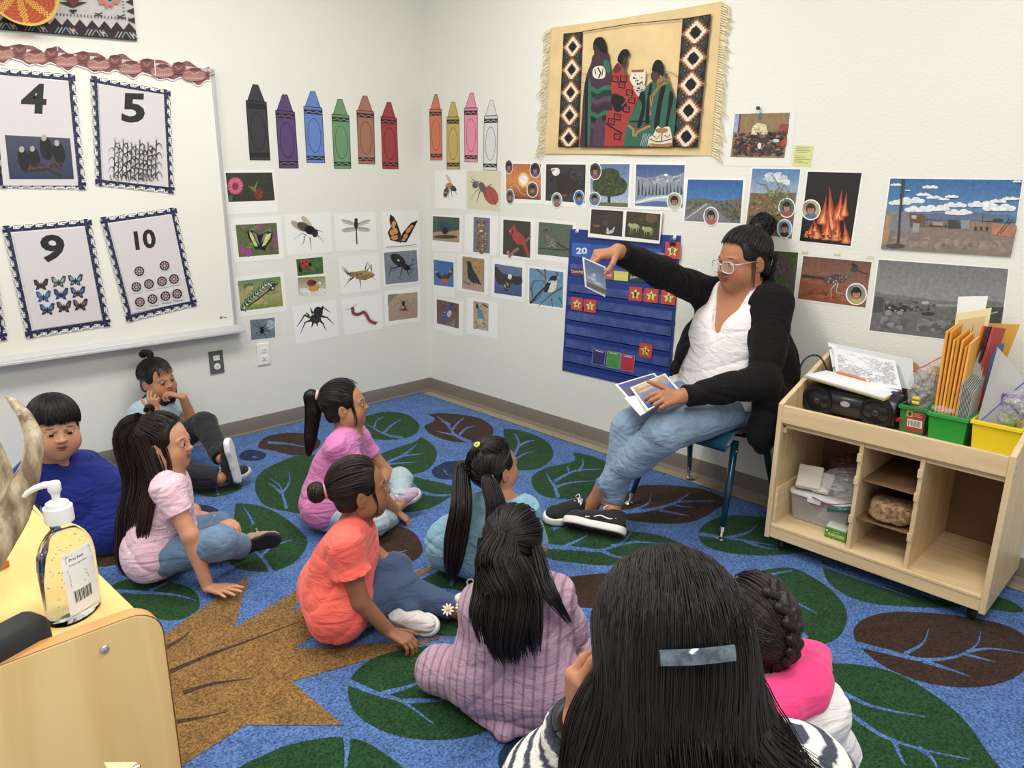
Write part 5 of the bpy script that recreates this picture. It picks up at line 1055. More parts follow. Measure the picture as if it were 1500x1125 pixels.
cx_ = -.215
mb = MB()
prof = [(y, r) for y, r in ((-2.553, .030), (-2.558, .050), (-2.580, .062), (-2.63, .064), (-2.655, .058), (-2.75, .058), (-2.775, .064), (-2.835, .064), (-2.862, .054), (-2.868, .034))]
V = [];
mb.lathe([(r, -y) for y, r in prof], (cx_, 0, .513+.064), 28, M=[[1.25, 0, 0], [0, 0, -1], [0, 1, 0]]); mb.build('body', Mbb, t, auto=50)
for y in (-2.60, -2.805):
 mb = MB(); Mx = np.array(Matrix.Rotation(-PI/2-.12, 3, 'Y')); c = (cx_-.070, y, .572)
 mb.lathe([(0, .003), (.012, .010), (.016, .008), (.040, .002), (.047, .010), (.053, .010), (.056, .0), (.056, -.02)], c, 32, M=Mx); mb.build('speaker', Mgr, t, auto=35)
 mb = MB(); mb.lathe([(0, .013), (.006, .0125), (.012, .010), (.0125, .008)], c, 16, M=Mx); mb.build('cone_cap', mat('cone_cap', (50, 50, 54), rough=.25), t, smooth=True)
mb = MB(); mb.box((cx_-.012, -2.70, .628), (.10, .15, .012), M=rot(0, -.35)); mb.build('control_panel', mat('panel_maroon', (72, 26, 28), rough=.4), t, bevel=.004)
mb = MB(); mb.box((cx_-.044, -2.675, .628), (.022, .042, .006), M=rot(0, -.7)); mb.build('display', mat('lcd_blue', (40, 60, 190), rough=.2, coat=.4), t, bevel=.001)
mb = MB(); mb.lathe([(0, .002), (.016, .001), (.017, 0)], (cx_-.074, -2.70, .580), 20, M=np.array(Matrix.Rotation(-PI/2, 3, 'Y'))@np.diag((.6, 1, 1))); mb.build('badge', mat('badge_silver', (196, 198, 204), rough=.3, metal=.5), t)
mb = MB(); mb.tube([(cx_-.02, -2.864, .56), (cx_-.02, -2.868, .555), (cx_-.02, -2.8695, .55)], [.03, .032, .028], 12); mb.build('red_trim', mat('trim_red', (150, 40, 36), rough=.4), t, smooth=True)
t = thing('power_cord', (-.05, -2.53, .6), 'black power cord looping over the left side of the cart', 'cord')
mb = MB(); mb.tube(smooth_open([(-.19, -2.60, .59), (-.17, -2.575, .66), (-.19, -2.545, .712), (-.235, -2.515, .700), (-.25, -2.50, .62), (-.22, -2.50, .50), (-.14, -2.49, .30), (-.06, -2.46, .12), (-.03, -2.45, .06)]), .0032, 8); mb.build('cord', M_rubber, t, smooth=True)
# binder leaning on the back of the tray
M_bind = mat('binder_vinyl', (190, 194, 196), rough=.35, coat=.3); M_sheetp = mat('paper_stack', (214, 214, 220), rough=.7)
def tilt_frame(px_list, x0, x1):      # four photo corners (TL,TR,BR,BL): top edge at x1, bottom edge at x0
 return [J(*px_list[0], x=x1), J(*px_list[1], x=x1), J(*px_list[2], x=x0), J(*px_list[3], x=x0)]
def slab4(name, q, th, m, par, nrm=None):
 q = [np.array(v) for v in q]; n = np.cross(q[1]-q[0], q[3]-q[0]); n = n/np.linalg.norm(n); n = n if n[0] < 0 else -n
 mb = MB(); mb.hexa([v for v in q]+[v+n*th for v in q]); return mb.build(name, m, par, bevel=.0006), q, n
t = thing('ring_binder', (-.10, -2.68, .52), 'open white ring binder with a stack of papers leaning in the cart tray', 'binder')
qb = tilt_frame([(1213, 502), (1337, 526), (1340, 572), (1222, 552)], -.15, -.075)
slab4('cover', qb, .003, M_bind, t)
_, qp, np_ = slab4('paper_stack', tilt_frame([(1222, 512), (1312, 532), (1322, 574), (1226, 560)], -.19, -.105), .016, M_sheetp, t)
fr = [v+np_*.017 for v in qp]; bmp = quadmap(fr)
class Bil:
 def at(s, u, v, lift=0.0): return np.array(bmp(u, v))+np_*lift
 def normal(s): return np_
pr = Print(Bil(), lift=.0006)
rr = random.Random(2)
for k in range(16):
 v = .12+k*.05; x = .06
 while x < .92:
  w_ = .03+rr.random()*.1; g = 150+int(rr.random()*30)
  if rr.random() > .2: pr.line([(x, v), (min(.95, x+w_), v)], .016, (g, g, g+2))
  x += w_+.02
# orient by hand: the print faces the room
o = pr.build('printed_text', M_print, t)
for zz in (0.2, .8):
 c = qb[0]*(1-zz)+qb[3]*zz + np_*.012 + np.array((0, -.018, 0)); mb = MB(); mb.tube([c+.016*np.array((-math.cos(a), math.sin(a)*1.0, math.sin(a)*.2)) for a in np.linspace(0, 2*PI, 14)], .0018, 6, cap=False); mb.build('ring', M_chrome, t, smooth=True)
# spiral notebook on the boombox
t = thing('spiral_notebook', (-.24, -2.70, .65), 'open spiral notebook with lined pages lying on the boombox', 'notebook')
nb = [J(1178, 553, x=-.315), J(1210, 546, x=-.19), J(1320, 574, x=-.175), J(1294, 587, x=-.30)]
zc = max(.643, min(v[2] for v in nb));
for lift, c, nm, gr in ((.0, (150, 210, 60), 'back_cover', 1.02), (.0022, (226, 120, 120), 'divider_sheet', 1.01), (.0034, (232, 232, 232), 'pages', 1.0)):
 cen = np.mean(nb, axis=0); q = [cen+(v-cen)*gr+np.array((0, 0, lift)) for v in nb]; mb = MB(); mb.hexa(q+[v+np.array((0, 0, .002 if nm != 'pages' else .006)) for v in q]); mb.build(nm, mat('notebook_'+nm, c, rough=.7), t)
bq = [v+np.array((0, 0, .0096)) for v in nb]; bm_ = quadmap([(0, 0), (0, 1), (1, 1), (1, 0)])
mb = MB()
for k in range(15):
 a = bq[0]*(1-(k+.5)/15*1.0)+bq[1]*((k+.5)/15); b = bq[3]*(1-(k+.5)/15)+bq[2]*((k+.5)/15); mb.tube([a, b], .0006, 4)
mb.build('ruled_lines', mat('ruled_blue', (170, 186, 206), rough=.7), t)
mb = MB()
for k in range(44):
 c = bq[0]*(1-(k+.5)/44)+bq[3]*((k+.5)/44)+np.array((0, 0, -.004)); dirv = (bq[3]-bq[0])/np.linalg.norm(bq[3]-bq[0]); out = np.array((-1, 0, 0.))
 mb.tube([c+.0045*(math.cos(a)*out+math.sin(a)*np.array((0, 0, 1.)))+dirv*.0005*a for a in np.linspace(0, 2*PI, 9)], .0007, 4, cap=False)
mb.build('spiral_wire', mat('wire_dark', (60, 60, 66), rough=.3, metal=.8), t)
for i, (a, b) in enumerate((((1228, 551), (1273, 559)), ((1222, 550), (1262, 560)))):
 t = thing('pencil', J(*a, x=-.20), ['upper of two orange pencils on the notebook', 'lower of two orange pencils on the notebook'][i], 'pencil', 'orange pencils on the notebook')
 A = J(*a, z=zc+.017+i*.001) if False else nb[1]*.75+nb[0]*.25; A = nb[1]*(.86-.10*i)+nb[2]*(.14+.10*i)*1.0;
 A = (nb[1]*.84+nb[2]*.16)*(1-.04*i)+nb[0]*.04*i; B = (nb[1]*.42+nb[2]*.58)*(1-.10*i)+(nb[0]*.5+nb[3]*.5)*.10*i; up = np.array((0, 0, .0135))
 A = A+up; B = B+up; mb = MB(); mb.tube([A, B], .0036, 6); mb.build('barrel', mat('pencil_orange', (206, 100, 50), rough=.4, coat=.4), t); d_ = (B-A)/np.linalg.norm(B-A); mb = MB(); mb.tube([B, B+d_*.008], .0036, 8); mb.build('ferrule', M_chrome, t); mb = MB(); mb.tube([B+d_*.008, B+d_*.014], .0034, 8); mb.build('eraser', mat('eraser_pink', (220, 160, 150), rough=.8), t)
# plastic bins
def bin_(label, col, quad_top, z1, z0, taper=.88, wall=.003, name='plastic_bin', grp='plastic tray bins'):
 q = [np.array(v, float) for v in quad_top]; c = sum(q)/4; t = thing(name, (c[0], c[1], z0), label, 'bin', grp)
 T = [np.array((v[0], v[1], z1)) for v in q]; B = [np.array((c[0]+(v[0]-c[0])*taper, c[1]+(v[1]-c[1])*taper, z0)) for v in q]
 def ins(L, k): cc = sum(L)/4; return [cc+(v-cc)*(1-k/np.linalg.norm(v-cc)*1.4) for v in L]
 Ti, Bi = ins(T, wall), [v+np.array((0, 0, wall)) for v in ins(B, wall)]
 V = B+T+Ti+Bi; F = [(3, 2, 1, 0), (12, 13, 14, 15)]
 for i in range(4): j = (i+1) % 4; F += [(i, j, 4+j, 4+i), (4+i, 4+j, 8+j, 8+i), (8+i, 8+j, 12+j, 12+i)]
 mb = MB(); mb.add(V, F); m = mat('bin_'+label.split()[0]+str(col[1]), col, rough=.35, coat=.2); mb.build('tub', m, t, bevel=.002)
 R_ = ins(T, -.006); R2 = [v-np.array((0, 0, .010)) for v in R_]; Rt = [v+np.array((0, 0, .002)) for v in R_]; Ri = [v+np.array((0, 0, .002)) for v in Ti]; Ri2 = ins([v-np.array((0, 0, .010)) for v in T], -.0012)
 V = R2+Rt+Ri+Ri2; F = []
 for i in range(4): j = (i+1) % 4; F += [(i, j, 4+j, 4+i), (4+i, 4+j, 8+j, 8+i), (12+i, 12+j, j, i)]
 mb = MB(); mb.add(V, F); mb.build('rim', m, t, bevel=.0015); return t, T, B
zt_ = .5135
b1 = bin_('dark green small bin with a red price label, left of the bright green bin', (36, 120, 58), [(-.265, -2.872, 0), (-.265, -2.955, 0), (-.10, -2.955, 0), (-.10, -2.872, 0)], .612, zt_)
b2 = bin_('bright green bin holding envelopes and folders', (34, 150, 60), [(-.315, -2.975, 0), (-.315, -3.088, 0), (-.10, -3.088, 0), (-.10, -2.975, 0)], .622, zt_)
b3 = bin_('yellow bin holding folders and zip bags at the right end', (228, 206, 40), [(-.315, -3.100, 0), (-.315, -3.232, 0), (-.10, -3.232, 0), (-.10, -3.100, 0)], .625, zt_)
# price label on the small green bin
def on_face(A, B, C, D, inset=(.1, .9, .1, .9)):      # A,B top ; C,D bottom
 f = lambda u, v: (A*(1-u)+B*u)*(1-v)+(D*(1-u)+C*u)*v
 o_ = f(inset[0], inset[2]); return Frame3(o_, f(inset[1], inset[2])-o_, f(inset[0], inset[3])-o_)
fr = on_face(b1[1][0], b1[1][1], b1[2][1], b1[2][0], (.26, .94, .12, .86)); pr = Print(fr, lift=.0012, step=.0001); s_ = Frame3
pr.poly([(0,0),(1,0),(1,1),(0,1)], (176, 52, 44)); pr.poly([(.02,.02),(.36,.02),(.36,.32),(.02,.32)], (206, 180, 50)); pr.ell(.19, .17, .1, .1, (40, 60, 36)); pr.poly([(.1,.42),(.92,.42),(.92,.78),(.1,.78)], WHT)
for k in range(12): pr.poly([(.15+k*.06,.46),(.15+k*.06+(.02 if k % 3 else .035),.46),(.15+k*.06+(.02 if k % 3 else .035),.74),(.15+k*.06,.74)], BLK)
for k in range(3): pr.line([(.42,.08+k*.08),(.9,.08+k*.08)], .03, (226, 170, 150))
pr.build('price_label', M_print, b1[0])
# tall things standing in the bright green bin
M_env = mat('manila', (226, 164, 70), rough=.65, var=.06); M_gold = mat('gold_envelope', (210, 160, 62), rough=.6)
GE = 'manila envelopes in the bright green bin'
for k in range(7):
 yy = -2.984-.0098*k; z1 = .885-.006*k+.012*math.sin(k*2.3); c_ = [(226, 164, 70), (216, 150, 60), (230, 172, 82), (210, 146, 58)][k % 4]
 t = thing('manila_envelope', (-.25, yy, .52), ['leftmost', 'second', 'third', 'fourth', 'fifth', 'sixth', 'rightmost'][k]+' orange manila envelope of the upright row in the green bin', 'envelope', GE)
 ln = .006*(3-k)/3; q = [(-.295, yy+ln*0, .522), (-.19, yy, .522), (-.19, yy+ln, z1+.012), (-.298+.004*(k % 3), yy+ln, z1)]
 mb = MB(); mb.hexa([np.array(v) for v in q]+[np.array(v)+np.array((0, -.0074, 0)) for v in q]); mb.build('envelope_body', mat('manila_%d' % (k % 4), c_, rough=.65, var=.06), t, bevel=.003)
def plate(name, label, cat, q, th, m, grp=None, part='sheet', bev=.0008):
 c = np.mean(q, axis=0); t = thing(name, c, label, cat, grp); o_, q_, n_ = slab4(part, q, th, m, t) ; return t, q_, n_
def J4(px, xs): return [J(*p_, x=x_) for p_, x_ in zip(px, xs)]
plate('white_folder', 'tall white card behind the envelopes in the green bin', 'folder', [(-.13, -2.955, .975), (-.11, -3.035, .985), (-.12, -3.035, .522), (-.13, -2.985, .522)], .0025, M_paper)
t, q_, n_ = plate('clear_sleeve', 'cream picture of red figures in a clear sleeve, green bin', 'picture', [(-.16, -2.965, .925), (-.15, -3.060, .955), (-.15, -3.060, .522), (-.16, -2.985, .522)], .0025, mat('cream_card', (228, 214, 170), rough=.4, coat=.3))
fr = Frame3(q_[0]+n_*.003, q_[1]-q_[0], q_[3]-q_[0]); pr = Print(fr, lift=.0003)
pr.poly([(.1,.06),(.85,.06),(.85,.5),(.1,.5)], (226, 196, 140)); legs(pr, [[(.45,.4),(.38,.28),(.35,.15)],[(.5,.38),(.5,.24),(.55,.1)],[(.6,.42),(.66,.3),(.6,.22)]], .06, (180, 60, 50)); pr.ell(.5, .4, .16, .06, (180, 60, 50)); pr.build('red_figures', M_print, t)
for nm, c, y0, lb in (('rust', (190, 96, 52), -3.045, 'rust orange'), ('navy', (46, 40, 66), -3.062, 'narrow dark navy'), ('brick', (184, 70, 72), -3.072, 'dusty red')):
 plate('paper_folder', lb+' folder edge slanting in the green bin', 'folder', [(-.215, y0-.012, .905), (-.15, y0-.030, .895), (-.12, y0+.008, .60), (-.20, y0+.018, .60)], .008, mat('folder_'+nm, c, rough=.6), 'slanting folders in the green bin')
plate('gold_envelope', 'large gold envelope behind the slanting folders', 'envelope', [(-.12, -3.055, .900), (-.10, -3.135, .905), (-.11, -3.075, .522), (-.12, -3.00, .522)], .003, M_gold)
M_gf = mat('grey_card', (172, 174, 172), rough=.55);
for k in range(9):
 y = -3.046-.0042*k; plate('index_folder', f'{["leftmost","second","third","fourth","fifth","sixth","seventh","eighth","rightmost"][k]} grey folder of the upright row between the green and yellow bins', 'folder', [(-.20, y-.006, .765-.003*k), (-.30, y-.002, .735-.004*k), (-.295, y, .530), (-.20, y, .530)], .0016, M_gf, 'upright grey folders')
M_sleeve = mat('frosted_sleeve', (196, 196, 194), rough=.2, alpha=.62, coat=.5)
plate('frosted_sleeve', 'pointed translucent sleeve rising from the green bin', 'sleeve', [(-.20, -3.010, .745), (-.19, -3.078, .845), (-.24, -3.084, .60), (-.30, -3.015, .53)], .001, M_sleeve, 'frosted sleeves')
plate('frosted_sleeve', 'large translucent sleeve leaning out of the yellow bin', 'sleeve', [(-.22, -3.110, .845), (-.20, -3.205, .745), (-.27, -3.150, .56), (-.30, -3.105, .56)], .001, M_sleeve, 'frosted sleeves')
plate('blue_card', 'small blue corner of a card between the two frosted sleeves', 'card', [(-.17, -3.085, .835), (-.16, -3.115, .850), (-.18, -3.115, .70), (-.19, -3.09, .70)], .001, mat('card_blue', (70, 96, 140), rough=.4))
t = thing('purple_box', (-.22, -3.175, .68), 'purple box inside a clear bag in the yellow bin', 'box'); mb = MB(); mb.box((-.22, -3.175, .685), (.05, .05, .045)); mb.build('box_body', mat('purple_card', (110, 66, 160), rough=.4), t, bevel=.002)
mb = MB(); mb.box((-.22, -3.175, .628), (.045, .045, .05)); mb.build('green_base', mat('lime_card', (150, 180, 60), rough=.5), t, bevel=.002)
# wrinkled clear bags
M_bag = mat('clear_bag', (224, 228, 230), rough=.08, alpha=.30, coat=1.0, bump=1.0, bscale=45, bdist=.02)
def bag(name, label, c, r, seed, col=None, m=None, zipc=None, zp=None, cat='plastic bag', M=None):
 t = thing(name, c, label, cat); bm = bmesh.new(); bmesh.ops.create_icosphere(bm, subdivisions=4, radius=1); rr = random.Random(seed)
 ph = [(rr.uniform(2, 7), rr.uniform(0, 6), Vector((rr.uniform(-1, 1), rr.uniform(-1, 1), rr.uniform(-1, 1))).normalized()) for _ in range(10)]
 V = []
 for v in bm.verts:
  p = v.co.normalized(); d = 1+sum(.045*abs(math.sin(f*p.dot(a)*2+o_)) for f, o_, a in ph)-.2; q = np.array((p.x*r[0]*d, p.y*r[1]*d, p.z*r[2]*d)); V.append((M@q if M is not None else q)+np.array(c))
 F = [tuple(x.index for x in f.verts) for f in bm.faces]; bm.free(); addm('film', V, F, m or M_bag, t, smooth=False)
 if zipc: mb = MB(); mb.tube(smooth_open(zp), [.0035]*(len(smooth_open(zp))), 6, flat=.4); mb.build('zip_seal', mat('zip_'+label.split()[0], zipc, rough=.3), t)
 return t
def junk(t, c, r, n, cols, seed, s=.012):
 rr = random.Random(seed)
 for k in range(n):
  col = cols[k % len(cols)]; p = np.array(c)+np.array([rr.uniform(-1, 1)*r[i]*.62 for i in range(3)]); mb = MB(); mb.box(p, (s*rr.uniform(.6, 1.8), s*rr.uniform(.6, 1.8), s*rr.uniform(.5, 1.2)), M=rot(rr.uniform(0, 3), rr.uniform(0, 3), rr.uniform(0, 3))); mb.build('small_toy', mat('toy_%d_%d_%d' % col, col, rough=.4), t, bevel=.002)
t = bag('zip_bag', 'red zipped bag of small plastic figures in the dark green bin', (-.20, -2.915, .665), (.045, .042, .075), 3, zipc=(200, 50, 50), zp=[(-.22, -2.88, .722), (-.20, -2.91, .745), (-.17, -2.945, .775)])
junk(t, (-.20, -2.915, .655), (.04, .04, .065), 14, [(40, 50, 60), (150, 180, 190), (36, 60, 60), (60, 44, 50), (206, 160, 150), (50, 70, 60)], 5)
for dz in (0, -.016):
 mb = MB(); mb.box((-.247, -2.912, .640+dz), (.006, .024, .011)); mb.build('small_toy', mat('toy_yellow', (226, 200, 50), rough=.4), t, bevel=.004)
t = bag('zip_bag', 'blue zipped bag of grey parts spilling over the yellow bin', (-.24, -3.20, .665), (.05, .045, .06), 8, zipc=(50, 70, 150), zp=[(-.30, -3.120, .625), (-.27, -3.155, .68), (-.24, -3.195, .745), (-.22, -3.235, .79)])
junk(t, (-.24, -3.195, .665), (.045, .04, .05), 14, [(120, 120, 120), (176, 176, 172), (96, 84, 72), (60, 60, 62), (196, 176, 140)], 6, .016)
bag('crumpled_wrap', 'crumpled clear wrap stuffed at the front of the bright green bin', (-.275, -3.010, .630), (.03, .036, .014), 12)
# lower cubbies
M_tubp = mat('tub_plastic', (206, 206, 204), rough=.25, alpha=.42, coat=.4); M_lid = mat('lid_white', (222, 222, 220), rough=.35)
t = thing('storage_tub', (-.26, -2.665, .12), 'clear plastic storage tub with a white lid in the left cubby', 'storage tub')
T = [(-.355, -2.572, .225), (-.355, -2.787, .225), (-.08, -2.787, .225), (-.08, -2.572, .225)]; c = np.mean(T, axis=0)
B = [(c[0]+(a-c[0])*.9, c[1]+(b-c[1])*.9, .121) for a, b, _ in T]
mb = MB(); V = list(B)+list(T); mb.add(V, [(3,2,1,0)]+[(i, (i+1) % 4, 4+(i+1) % 4, 4+i) for i in range(4)]); mb.build('tub', M_tubp, t, bevel=.006)
mb = MB(); rbox(mb, (c[0], c[1], .231), (.29, .228, .014), .02); mb.build('lid', M_lid, t, bevel=.003)
mb = MB(); mb.box((-.363, -2.665, .222), (.006, .05, .022)); mb.build('latch', M_lid, t, bevel=.002)
junk(t, (c[0]-.01, c[1], .165), (.12, .1, .04), 12, [(196, 196, 194), (170, 168, 164), (150, 150, 150)], 7, .03)
t = thing('napkin_pack', (-.31, -2.64, .27), 'pack of folded white napkins on the clear tub', 'napkins')
Mn = mat('napkin_white', (214, 208, 196), rough=.8, bump=.5, bscale=200, bdist=.001); rm = rot(.3, -.65)
mb = MB(); mb.box((-.315, -2.62, .285), (.095, .085, .022), M=rm); mb.build('napkins', Mn, t, bevel=.004); mb = MB(); mb.box((-.305, -2.668, .274), (.085, .06, .018), M=rot(.1, -.6)); mb.build('smaller_stack', Mn, t, bevel=.004)
bag('zip_bag', 'purple zipped bag lying over the lid of the clear tub', (-.27, -2.735, .285), (.085, .075, .045), 21, zipc=(120, 40, 90), zp=[(-.37, -2.66, .238), (-.385, -2.72, .236), (-.375, -2.775, .250), (-.36, -2.81, .262)])
bag('dark_bag', 'dark reddish bag at the back of the left cubby', (-.16, -2.72, .30), (.06, .08, .055), 23, m=mat('bag_maroon', (86, 56, 50), rough=.2, alpha=.8, coat=.5))
t = thing('zip_pouch', (-.33, -2.77, .22), 'teal edged pouch hanging over the front of the clear tub', 'pouch'); mb = MB(); mb.tube([(-.385, -2.725, .214), (-.378, -2.77, .226), (-.36, -2.81, .240)], [.008, .010, .009], 10); mb.build('teal_edge', mat('teal_plastic', (30, 92, 84), rough=.3, coat=.4), t, smooth=True)
# flash card box
A = J(1206, 779, z=.121); t = thing('flash_card_box', A, 'small green and white box reading FLASH CARDS in the left cubby', 'box')
y0, y1, x0, x1, z0, z1 = -2.732, -2.806, -.405, -.300, .121, .158
mb = MB(); mb.hexa([(x0, y0, z0), (x1, y0+.02, z0), (x1, y1+.02, z0), (x0, y1, z0), (x0, y0, z1), (x1, y0+.02, z1), (x1, y1+.02, z1), (x0, y1, z1)]); mb.build('carton', mat('carton_green', (84, 150, 46), rough=.4, coat=.3), t, bevel=.001)
fr = Frame3((x0-.0008, y0, z1), (0, y1-y0, 0), (0, 0, z0-z1)); pr = Print(fr, lift=.0); pr.v = [];
pr.poly([(.02,.05),(.98,.05),(.98,.95),(.02,.95)], (72, 140, 40)); put_text(pr, 'FLASH CARDS', .56, .55, .30, (232, 226, 60), w=.76, bold=.03); pr.ell(.1, .28, .05, .1, WHT); pr.line([(.4,.22),(.7,.22)], .05, (200, 220, 180))
pr.build('front_print', M_print, t)
fr = Frame3((x0, y0, z1+.0008), (0, y1-y0, 0), (x1-x0, .02, 0)); pr = Print(fr, lift=.0); pr.poly([(.03,.05),(.97,.05),(.97,.6),(.03,.6)], (222, 220, 214)); pr.ell(.45, .3, .14, .12, (150, 50, 44)); pr.ell(.42, .2, .1, .08, (190, 120, 60)); pr.build('lid_print', M_print, t)
# rock / brick
t = thing('adobe_brick', (-.34, -2.92, .232), 'rough tan straw brick on the middle thin shelf', 'brick')
bm = bmesh.new(); bmesh.ops.create_cube(bm, size=1); bmesh.ops.subdivide_edges(bm, edges=bm.edges, cuts=14, use_grid_fill=True); V = []; rr = np.random.RandomState(4)
from mathutils import noise as mnoise
for v in bm.verts:
 p = Vector(v.co); q = Vector((p.x*.12, p.y*.136, p.z*.066)); e = max(abs(p.x), abs(p.y), abs(p.z))
 k = 1-.14*(abs(p.x*2)**5*abs(p.y*2)**5+abs(p.z*2)**5*abs(p.y*2)**5+abs(p.x*2)**5*abs(p.z*2)**5); q = q*k
 n_ = mnoise.noise(q*26)*.007+mnoise.noise(q*90)*.003; q = q+q.normalized()*n_; q.rotate(Matrix.Rotation(.15, 3, 'Z')); V.append((q.x-.350, q.y-2.925, q.z+.271))
F = [tuple(x.index for x in f.verts) for f in bm.faces]; bm.free()
addm('brick_body', V, F, mat('adobe', (168, 138, 102), rough=.95, vcol=(112, 84, 58), vscale=60, bump=1.0, bscale=150, bdist=.004), t, smooth=True)

# ================================================================= school chair
M_leg = mat('chair_teal', (16, 62, 82), rough=.25, metal=.3, coat=.5); M_seat = mat('seat_blue', (38, 78, 104), rough=.35, coat=.2)
ch = thing('school_chair', (-.27, -2.17, 0), 'blue plastic school chair with dark teal tapered legs under the seated woman', 'chair')
def chleg(top, foot):
 top, foot = np.array(top, float), np.array(foot, float); d_ = (foot-top)/np.linalg.norm(foot-top); mb = MB(); f2 = foot-d_*.045
 mb.tube([top, top*.5+f2*.5, f2], [.015, .0145, .0095], 14); l = mb.build('leg', M_leg, ch, smooth=True)
 mb = MB(); mb.tube([f2-d_*.002, f2+d_*.016], .011, 14); mb.lathe([(.0, .012), (.009, .010), (.018, .003), (.018, 0), (0, 0)], (foot[0], foot[1], foot[2]), 16); mb.tube([f2+d_*.014, foot+np.array((0, 0, .006))], .005, 8); mb.build('glide', M_chrome, l, auto=40)
zf = RZ+.003
chleg((-.36, -2.335, .365), (-.495, -2.385, zf)); chleg((-.36, -1.985, .365), (-.49, -1.945, zf)); chleg((-.13, -1.995, .37), (-.055, -1.965, zf)); chleg((-.13, -2.33, .37), (-.055, -2.385, zf))
mb = MB(); mb.tube([(-.36, -2.335, .352), (-.36, -1.985, .352)], .011, 10); mb.tube([(-.13, -2.33, .36), (-.13, -1.99, .36)], .011, 10); mb.build('cross_bars', M_leg, ch, smooth=True)
nu, nv = 20, 26; V = []; prof = [(-.455, .350), (-.46, .372), (-.44, .388), (-.38, .392), (-.28, .382), (-.18, .378), (-.10, .388), (-.065, .42), (-.055, .48), (-.048, .55), (-.043, .62), (-.042, .68), (-.045, .70)]
prof = smooth_open(prof, 3)
for k in (0, 1):
 for i, (x, z) in enumerate(prof):
  tt = i/(len(prof)-1); hw = .205 if z < .45 else .19
  if i < 4: hw *= .9+.025*i
  if z > .6: hw *= 1-(z-.6)*1.2
  for j in range(nu+1):
   s = j/nu*2-1; dz = .028*abs(s)**3 if z < .42 and x > -.44 else 0; dx = -.03*abs(s)**2.5 if z > .44 else 0
   V.append((x+dx+(0 if z < .42 else -.004*k), -2.16+s*hw, z+dz-(.005*k if z < .42 else 0)))
m_ = len(prof)*(nu+1); F = []
for i in range(len(prof)-1):
 for j in range(nu):
  a = i*(nu+1)+j; F.append((a, a+1, a+nu+2, a+nu+1)); F.append((m_+a+nu+1, m_+a+nu+2, m_+a+1, m_+a))
 a = i*(nu+1); F.append((a, a+nu+1, m_+a+nu+1, m_+a)); a += nu; F.append((a+nu+1, a, m_+a, m_+a+nu+1))
for j in range(nu): F.append((j+1, j, m_+j, m_+j+1)); a = (len(prof)-1)*(nu+1)+j; F.append((a, a+1, m_+a+1, m_+a))
addm('seat_shell', V, F, M_seat, ch, smooth=True)
mb = MB(); mb.lathe([(0, .006), (.006, .005), (.007, 0)], (-.375, -2.352, .33), 12, M=np.array(Matrix.Rotation(PI/2, 3, 'X'))); mb.build('rivet', M_chrome, ch)

# ================================================================= low shelf in the near left corner
Ms1 = wood('maple_top', (238, 206, 134), (228, 190, 116), axis=1, scale=.6, rough=.35); Ms2 = wood('maple_panel', (230, 202, 144), (218, 184, 122), axis=2, scale=.6, rough=.38); Mse = wood('maple_edge', (214, 160, 98), (196, 140, 80), axis=0, scale=1, rough=.4)
SZ, SY = .720, -2.600
sh = thing('low_shelf', (-2.85, -2.2, 0), 'maple low shelf unit with a rounded end panel in the near left corner', 'shelf unit')
mb = MB(); mb.prism([(-3.15, SY+.001, SZ-.02), (-2.602, SY+.001, SZ-.02), (-2.630, -1.86, SZ-.02), (-3.15, -1.86, SZ-.02)], (0, 0, .02)); mb.build('top', Ms1, sh, bevel=.002)
P = [(-3.15, 0, .03), (-2.585, 0, .03)]; r_ = .045
for i in range(9): a = PI/2*i/8; P.append((-2.585-r_+r_*math.cos(a), 0, .742-r_+r_*math.sin(a)))
P.append((-3.15, 0, .742))
P2 = [(x, SY-.022, z) for x, _, z in P]; mb = MB(); mb.prism(P2, (0, .022, 0)); mb.build('end_panel', [Ms2], sh, bevel=.003)
C_ = [(x, z) for x, _, z in P][1:]; V = []; F = []
for (x, z) in C_:
 for y in (SY-.0225, SY+.0005): V.append((x+.0008, y, z+.0008))
for i in range(len(C_)-1): F.append((2*i, 2*i+1, 2*i+3, 2*i+2))
addm('edge_band', V, F, Mse, sh)
board('back_board', (-2.612, SY, .05), (-2.606, -1.87, SZ-.02), Ms2, .0, sh); board('far_panel', (-3.15, -1.88, .03), (-2.61, -1.862, SZ-.02), Ms2, .002, sh); board('inner_shelf', (-3.14, SY, .36), (-2.615, -1.88, .375), Ms1, .002, sh)
c = J(153, 951, y=SY-.0225); mb = MB(); mb.lathe([(0, .0035), (.003, .0035), (.0045, .003), (.0062, .0015), (.0066, 0)], c, 20, M=[[1, 0, 0], [0, 0, -1], [0, 1, 0]]); mb.build('bolt_cap', M_chrome, sh, auto=50)
# pale block of a neighbouring unit at the bottom edge
c = J(175, 1150, d=.90); t = thing('wooden_block', c, 'pale wooden corner block with a bolt at the bottom edge below the shelf', 'block')
q = [J(152, 1124, d=.96), J(198, 1103, d=.955), J(215, 1126, d=.93), J(170, 1160, d=.93)]; zb_ = np.mean([v[2] for v in q]); q = [np.array((v[0], v[1], zb_)) for v in q]
mb = MB(); mb.hexa([v-np.array((0, 0, .02)) for v in q]+q); mb.build('block', Mwy, t, bevel=.002); mb = MB(); mb.lathe([(0, .003), (.004, .002), (.005, 0)], np.mean([q[1], q[1], q[2]], axis=0)*.75+np.mean(q, axis=0)*.25, 14); mb.build('bolt', M_chrome, t)
mb = MB(); mb.box((q[0][0]*.5+q[2][0]*.5, q[0][1]*.5+q[2][1]*.5-.01, (zb_-.02)/2), (.03, .03, zb_-.02)); mb.build('post', Mwy, t)

